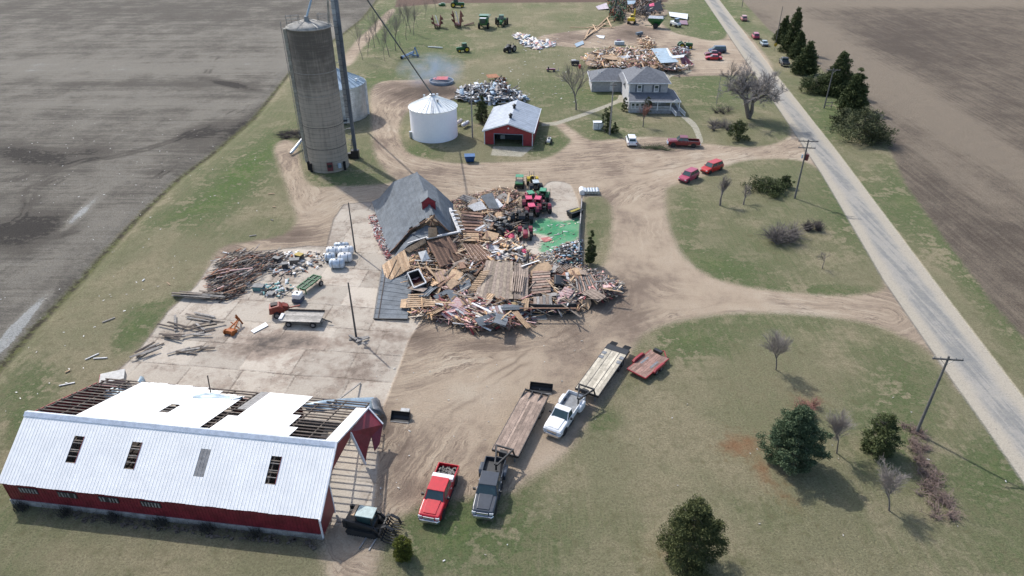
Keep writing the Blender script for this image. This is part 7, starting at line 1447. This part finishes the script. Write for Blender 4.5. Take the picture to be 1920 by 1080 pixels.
splinters('1005,478 1030,470 1050,490 1055,508 1035,515 1012,500', 700, ['grey', 'silver', 'old', 'cream'], 'grey ash-like rubble below the green ground sheet', 'rubble', (0, .8), (.15, .8))
splinters('985,425 1085,412 1084,448 1040,472 1010,465', 45, ['dark', 'grey', 'cream', 'brown', 'white'], 'small scraps lying on the green ground sheet', 'litter', (0, .05), (.2, .8), (.05, .2), flat=.02)
splinters('905,455 960,450 990,480 985,495 930,486 895,482', 150, ['white', 'cream', 'tan', 'pink', 'grey', 'dark'], 'white broken trim pieces in the middle of the wreck', 'rubble', (.5, 1.8), (.6, 2.4), (.15, .6))
boards(MAIN, 70, ['brown', 'tan', 'tan', 'old', 'deck', 'white', 'brown'], 'on the collapsed barn', (.7, 2.0), (1.5, 4.0), tilt=.2)
boards('800,565 870,545 985,560 988,602 890,616 840,600', 34, ['pink', 'white', 'red', 'grey'], 'at the near edge of the wreck', (.3, 1.3), (1.5, 4.5), ang=-18, sp=.35)
boards('905,400 950,365 960,440 930,450 905,440', 18, ['tan', 'tan', 'brown', 'grey'], 'between the joists and the tractors', (.2, 1.1), (1.2, 3.2))
boards('1070,505 1155,532 1150,552 1080,562', 22, ['pink', 'red', 'grey', 'old', 'tan'], 'on the right tip of the wreck', (.3, 1.4), (1.0, 2.8))
boards('868,505 905,490 905,540 880,560 855,555', 14, ['brown', 'old', 'grey'], 'beside the slanting battens', (.5, 1.6), (1.2, 3.0), ang=40, sp=.5)
def fragments(P_, n, cols, where, z=(.3, 1.4), cat='wall fragment'):
    P_ = PX(P_)
    for k in range(n):
        u, v = rpt(P_)
        for _ in range(5):
            if any(inpoly(q_, u, v) for q_ in QX): u, v = rpt(P_)
        c = rnd.choice(cols); a, b = rnd.uniform(1.2, 3.2), rnd.uniform(.8, 1.8); j = lambda: rnd.uniform(-.18, .18); z0 = rnd.uniform(*z)
        m = M(); m.slab([(-a / 2 + j(), -b / 2 + j(), 0), (0, -b / 2 + j(), .05), (a / 2 + j(), -b / 2 + j(), 0), (a / 2 + j(), j(), .04), (a / 2 + j(), b / 2 + j(), 0), (-a / 2 + j(), b / 2 + j(), 0)], .05)
        if k % 2:
            for q in (-.3, 0, .3): m.bar((-a / 2, q * b, .05), (a / 2, q * b, .05), .07, .07)
        o = m.obj('wall_fragment', WEIGHT[c]); o.location = G(u, v, z0); o.rotation_euler = (rnd.gauss(0, .22), rnd.gauss(0, .22), rnd.random() * 3.1)
        lm = min(MARKS, key=lambda q_: (q_[0] - u) ** 2 + ((q_[1] - v) * 1.4) ** 2); sd_ = 'left of' if u < lm[0] - 9 else 'right of' if u > lm[0] + 9 else 'beyond' if v < lm[1] else 'in front of'
        tag(o, '%s %s broken board section lying %s %s' % ('large' if a * b > 2 else 'small', NAMEC[c], sd_, lm[2]), cat, 'broken board sections ' + where)
fragments('760,520 860,470 905,460 940,480 900,560 985,565 985,600 890,612 800,585 770,575', 34, ['tan', 'deck', 'tan', 'shing', 'brown', 'pink', 'tan'], 'in the left of the wreck', (.7, 1.7))
fragments('1000,500 1090,505 1150,530 1150,550 1080,575 1000,560', 20, ['deck', 'grey', 'pink', 'white', 'tan'], 'in the right of the wreck', (.6, 1.5))
fragments('870,375 960,365 975,395 910,440 868,400', 12, ['tan', 'white', 'grey', 'deck'], 'behind the joists', (.3, 1.0))
fragments(HEAP_P, 14, ['tan', 'white', 'tan', 'deck'], 'on the far lumber heap', (1.0, 2.6))
# beams and scrap heap in the concrete yard
boards('342,556 350,544 420,548 412,566', 16, ['grey', 'old', 'grey'], 'in the beam stack on the concrete', (.1, .8), (3.0, 4.5), (.25, .32), ang=-7, sp=.05, tilt=.02, cat='beam')
boards('298,632 312,602 395,600 390,632 345,634', 15, ['grey', 'old', 'dark'], 'in the scattered beams left of the orange implement', (.1, .4), (2.0, 4.0), (.22, .3), ang=-12, sp=.6, tilt=.03, cat='beam')
boards('330,592 355,584 405,594 398,606', 4, ['grey', 'old'], 'in the long beams above the scattered ones', (.1, .3), (3.0, 4.5), (.22, .28), ang=-14, sp=.1, tilt=.02, cat='beam')
boards('250,672 268,648 290,646 284,668', 8, ['grey', 'dark', 'old'], 'in the small stack at the grass corner', (.1, .5), (1.8, 2.8), (.22, .28), ang=48, sp=.12, tilt=.02, cat='beam')
boards('325,662 345,652 392,648 380,660', 7, ['grey', 'old'], 'in the short pile above the barn', (.1, .3), (2.0, 3.0), (.22, .28), ang=12, sp=.25, tilt=.02, cat='beam')
SCR = '385,545 400,495 415,478 450,470 520,472 545,485 520,500 495,510 470,530 440,560 400,560'
splinters(SCR, 560, ['old', 'dark', 'grey', 'old', 'rust', 'dark', 'dark', 'brown'], 'rusty scrap and old timber heaped at the far left of the concrete yard', 'scrap', (0, .5), (.5, 2.6), (.06, .2), ang=42, sp=.35)
boards('400,545 425,490 480,480 475,520 445,552', 26, ['dark', 'brown', 'grey', 'pink'], 'on the scrap heap', (.2, 1.0), (1.6, 3.6), (.1, .2), ang=42, sp=.25, tilt=.1, cat='bar')
splinters('480,480 560,470 640,475 600,500 560,515 520,520 490,500', 170, ['dark', 'grey', 'silver', 'rust', 'white', 'dark'], 'odd metal parts scattered over the far concrete yard', 'scrap', (0, .3), (.3, 1.1), (.1, .4))
splinters('485,535 540,525 560,545 520,556 490,552', 60, ['dark', 'teal', 'grey', 'dark', 'silver'], 'small machine parts lying above the red machine', 'scrap', (0, .4), (.3, 1.0), (.15, .4))
boxes = [((520, 490), 1.0, .6, .6, 'dark', 'black crate on the concrete right of the scrap heap'), ((553, 493), 1.3, .8, .6, 'old', 'grey crate below the yellow-lidded box'), ((562, 485), 1.0, .8, .7, 'dark', 'dark box with a yellow lid on the far concrete'), ((535, 503), .7, .7, .8, 'dark', 'tall black box standing on the concrete'), ((486, 543), 1.4, .9, .6, 'teal', 'teal box near the scrap heap'), ((508, 553), .9, .7, .3, 'grey', 'small low grey frame on the concrete')]
for (uv_, a, b, c, cn_, lab) in boxes:
    r = thing('yard_box', lab, 'box', G(*uv_), rnd.uniform(-.5, .5)); M().box((0, 0, c / 2), (a, b, c)).obj('body', mat('box_' + cn_, PAL[cn_], .7), r, bevel=.03); M().box((0, 0, c + .03), (a + .06, b + .06, .06)).obj('lid', mat('box_yellow', (.45, .33, .06), .7) if 'yellow lid on' in lab else mat('box_lid', (.2, .2, .2), .7), r)
    for s_ in (-1, 1): M().box((s_ * (a / 2 + .03), 0, c * .6), (.05, .3, .06)).obj('handle', m_steel, r)
m = M()
pts = [G(500 + 28 * math.cos(t), 520 + 12 * math.sin(t * 1.0), .05) for t in np.linspace(2.6, 6.9, 16)]
for i in range(15): m.tube(pts[i], pts[i + 1], .05, n=5)
tag(m.obj('hose', m_black), 'dark hose curving over the concrete beside the scrap heap', 'hose')
# scrap metal heap behind the white bin
splinters('852,184 866,166 905,155 940,160 985,178 990,186 940,188 925,192 900,190', 700, ['silver', 'blue', 'grey', 'silver', 'grey', 'dark', 'dark', 'blue'], 'heap of crumpled silvery metal sheets behind the garage', 'scrap metal', (0, 1.2), (.8, 2.6), (.3, 1.1), flat=.5, name='scrap_metal_heap')
splinters('925,142 945,145 955,172 935,172', 120, ['dark', 'rust', 'dark', 'silver'], 'dark rusty scrap at the top of the metal heap', 'scrap metal', (0, 2.2), (.6, 1.8), (.2, .6), flat=.6)
splinters('962,66 975,60 1000,74 1035,78 1042,86 1005,92 985,86', 420, ['white', 'silver', 'blue', 'pink', 'white', 'cream'], 'pale torn sheets spread across the far grass', 'scrap metal', (0, .35), (.8, 3.0), (.3, 1.0))
# upper right farmyard
HEAP = '1092,108 1115,96 1150,88 1180,90 1225,92 1240,118 1265,128 1290,112 1300,122 1280,132 1230,130 1180,126 1120,124'
splinters(HEAP, 2000, ['cream', 'tan', 'cream', 'brown', 'tan', 'white', 'old', 'dark', 'pink'], 'big heap of broken tan lumber behind the farmhouse', 'lumber', (0, 1.8), (.8, 2.8), (.12, .5), flat=.4)
boards(HEAP, 34, ['tan', 'tan', 'brown', 'white', 'grey'], 'on the lumber heap behind the farmhouse', (.6, 2.8), (2.5, 5.5), (.3, .5), tilt=.25)
for k, (u, v, z0) in enumerate(((1145, 108, 2.2), (1110, 120, .8), (1152, 118, 1.6))):
    o = M().lathe([(2.6 - .6 * k, 0), (2.6 - .6 * k, .1)], 14).obj('osb_sheet', m_wood_tan); o.location = G(u, v, z0); o.rotation_euler = (.12 * k, .1, 0); tag(o, ('large round tan sheet on the lumber heap', 'small round tan sheet at the left foot of the heap', 'mid-sized tan sheet at the front of the heap')[k], 'sheet')
splinters('1198,72 1220,68 1228,84 1222,90 1200,86', 300, ['cream', 'tan', 'cream', 'brown'], 'small heap of cream boards above the lumber heap', 'lumber', (0, 1.4), (.6, 1.8), (.2, .6))
splinters('1262,88 1290,86 1292,104 1262,104', 300, ['red', 'dark', 'grey', 'silver'], 'dark red scrap right of the bluish fallen roof', 'scrap', (0, 1.6), (.5, 1.8), (.15, .5))
splinters('1140,-4 1178,0 1170,34 1150,36 1142,22', 420, ['dark', 'dgreen', 'dark', 'dark', 'dgreen', 'rust'], 'dark tangle of green and red machine parts at the top of the upper yard', 'scrap', (0, 2.6), (.8, 2.6), (.2, .7), flat=.7)
splinters('1185,-4 1240,-2 1245,22 1200,28 1180,18', 500, ['dark', 'old', 'dark', 'grey', 'dark', 'brown'], 'remains of the dark shed at the top edge', 'rubble', (0, 3.0), (.8, 3.0), (.2, .7), flat=.5)
for k, (a, b) in enumerate((((1068, 51), (1153, 52)), ((1095, 74), (1142, 30)), ((1098, 70), (1105, 55)), ((1104, 55), (1150, 38)), ((1100, 68), (1135, 44)), ((1138, 33), (1146, 50)), ((1118, 58), (1112, 46)), ((1100, 52), (1118, 48)), ((1126, 45), (1144, 47)))):
    tag(M().bar(G(*a, .2 + .05 * k), G(*b, .3 + .05 * k), .4, .12).obj('truss_member', m_wood_tan), 'long pale truss member lying in the grass left of the excavator', 'timber', 'fallen truss members')
for k in range(5):
    p = G(1178 + k * 5 + (8 if k > 2 else 0), 22); r = thing('yellow_post', 'short yellow post in the row behind the excavator, number %s from the left' % ('one', 'two', 'three', 'four', 'five')[k], 'post', p, 0, 'yellow posts behind the excavator'); M().box((0, 0, .9), (.45, .4, 1.8)).obj('shaft', mat('dull_yellow2', (.4, .36, .14), .7), r); M().box((0, 0, 1.83), (.5, .45, .08)).obj('cap', m_steel, r)
# litter over the grass and fields
LIT = {}
def litter(P_, n, sz, lab, cols=('white', 'cream', 'silver')):
    P_ = PX(P_); r_ = random.Random(n); m = M()
    for k in range(n):
        u, v = rpt(P_); s_ = r_.uniform(*sz); m.box(G(u, v, .08), (s_ * r_.uniform(1, 3.2), s_, .04), rz=r_.random() * 3, ry=r_.gauss(0, .1))
    t = splinters.__name__; key = 'litter'
    if key not in MATS:
        q = NT(key); q.put(q.b.inputs['Base Color'], q.mix(q.n('NewGeometry').outputs['Random Per Island'], (.28, .25, .2), (.6, .6, .58))); MATS[key] = q.mat
    o = m.obj('litter', MATS[key]); o['kind'] = 'stuff'; return tag(o, lab, 'litter')
litter('0,560 260,420 520,260 560,330 380,480 200,660 100,760 0,840', 60, (.05, .13), 'pale scraps of litter on the grass left of the yard')
litter('0,230 100,200 350,190 450,330 150,470 0,330', 110, (.05, .12), 'pale scraps of litter over the left field')
litter('1000,60 1150,50 1080,200 860,160 960,100', 90, (.12, .3), 'pale scraps of litter over the far grass')
litter('760,640 1200,600 1180,760 700,960 690,700', 50, (.04, .1), 'small scraps on the dirt yard')
litter('820,980 1250,760 1900,700 1900,1000 1200,1070 830,1060', 22, (.04, .1), 'small scraps on the lower lawn')
for k in range(12):
    u, v = rpt(PX('20,830 260,500 520,300 545,420 350,520 180,700')); o = link(board_mesh(rnd.choice([.5, 1.0, 1.5]), .14, .09, rnd.choice([m_wood_tan, m_wood_white, m_wood_grey])), 'loose_board'); o.location = G(u, v, .1); o.rotation_euler = (0, 0, rnd.random() * 3); tag(o, 'small loose board lying in the grass left of the yard', 'board', 'small boards in the left grass')

# boards that would share a label are told apart by how near the viewer they lie
from collections import defaultdict
grp = defaultdict(list)
for o in scene.objects:
    if o.parent is None and o.name.split('.')[0] in ('loose_board', 'loose_plank', 'truss_member', 'wall_fragment'): grp[o['label']].append(o)
ORD = ['nearest the viewer', 'second nearest', 'third nearest', 'fourth nearest', 'fifth nearest', 'sixth nearest', 'seventh nearest', 'eighth nearest', 'ninth nearest', 'tenth nearest', 'eleventh nearest', 'twelfth nearest']
for lab, os_ in grp.items():
    if len(os_) < 2: continue
    for k, o in enumerate(sorted(os_, key=lambda q: q.location.y)): o['label'] = lab + ', ' + (ORD[k] if k < len(ORD) else 'farther back')
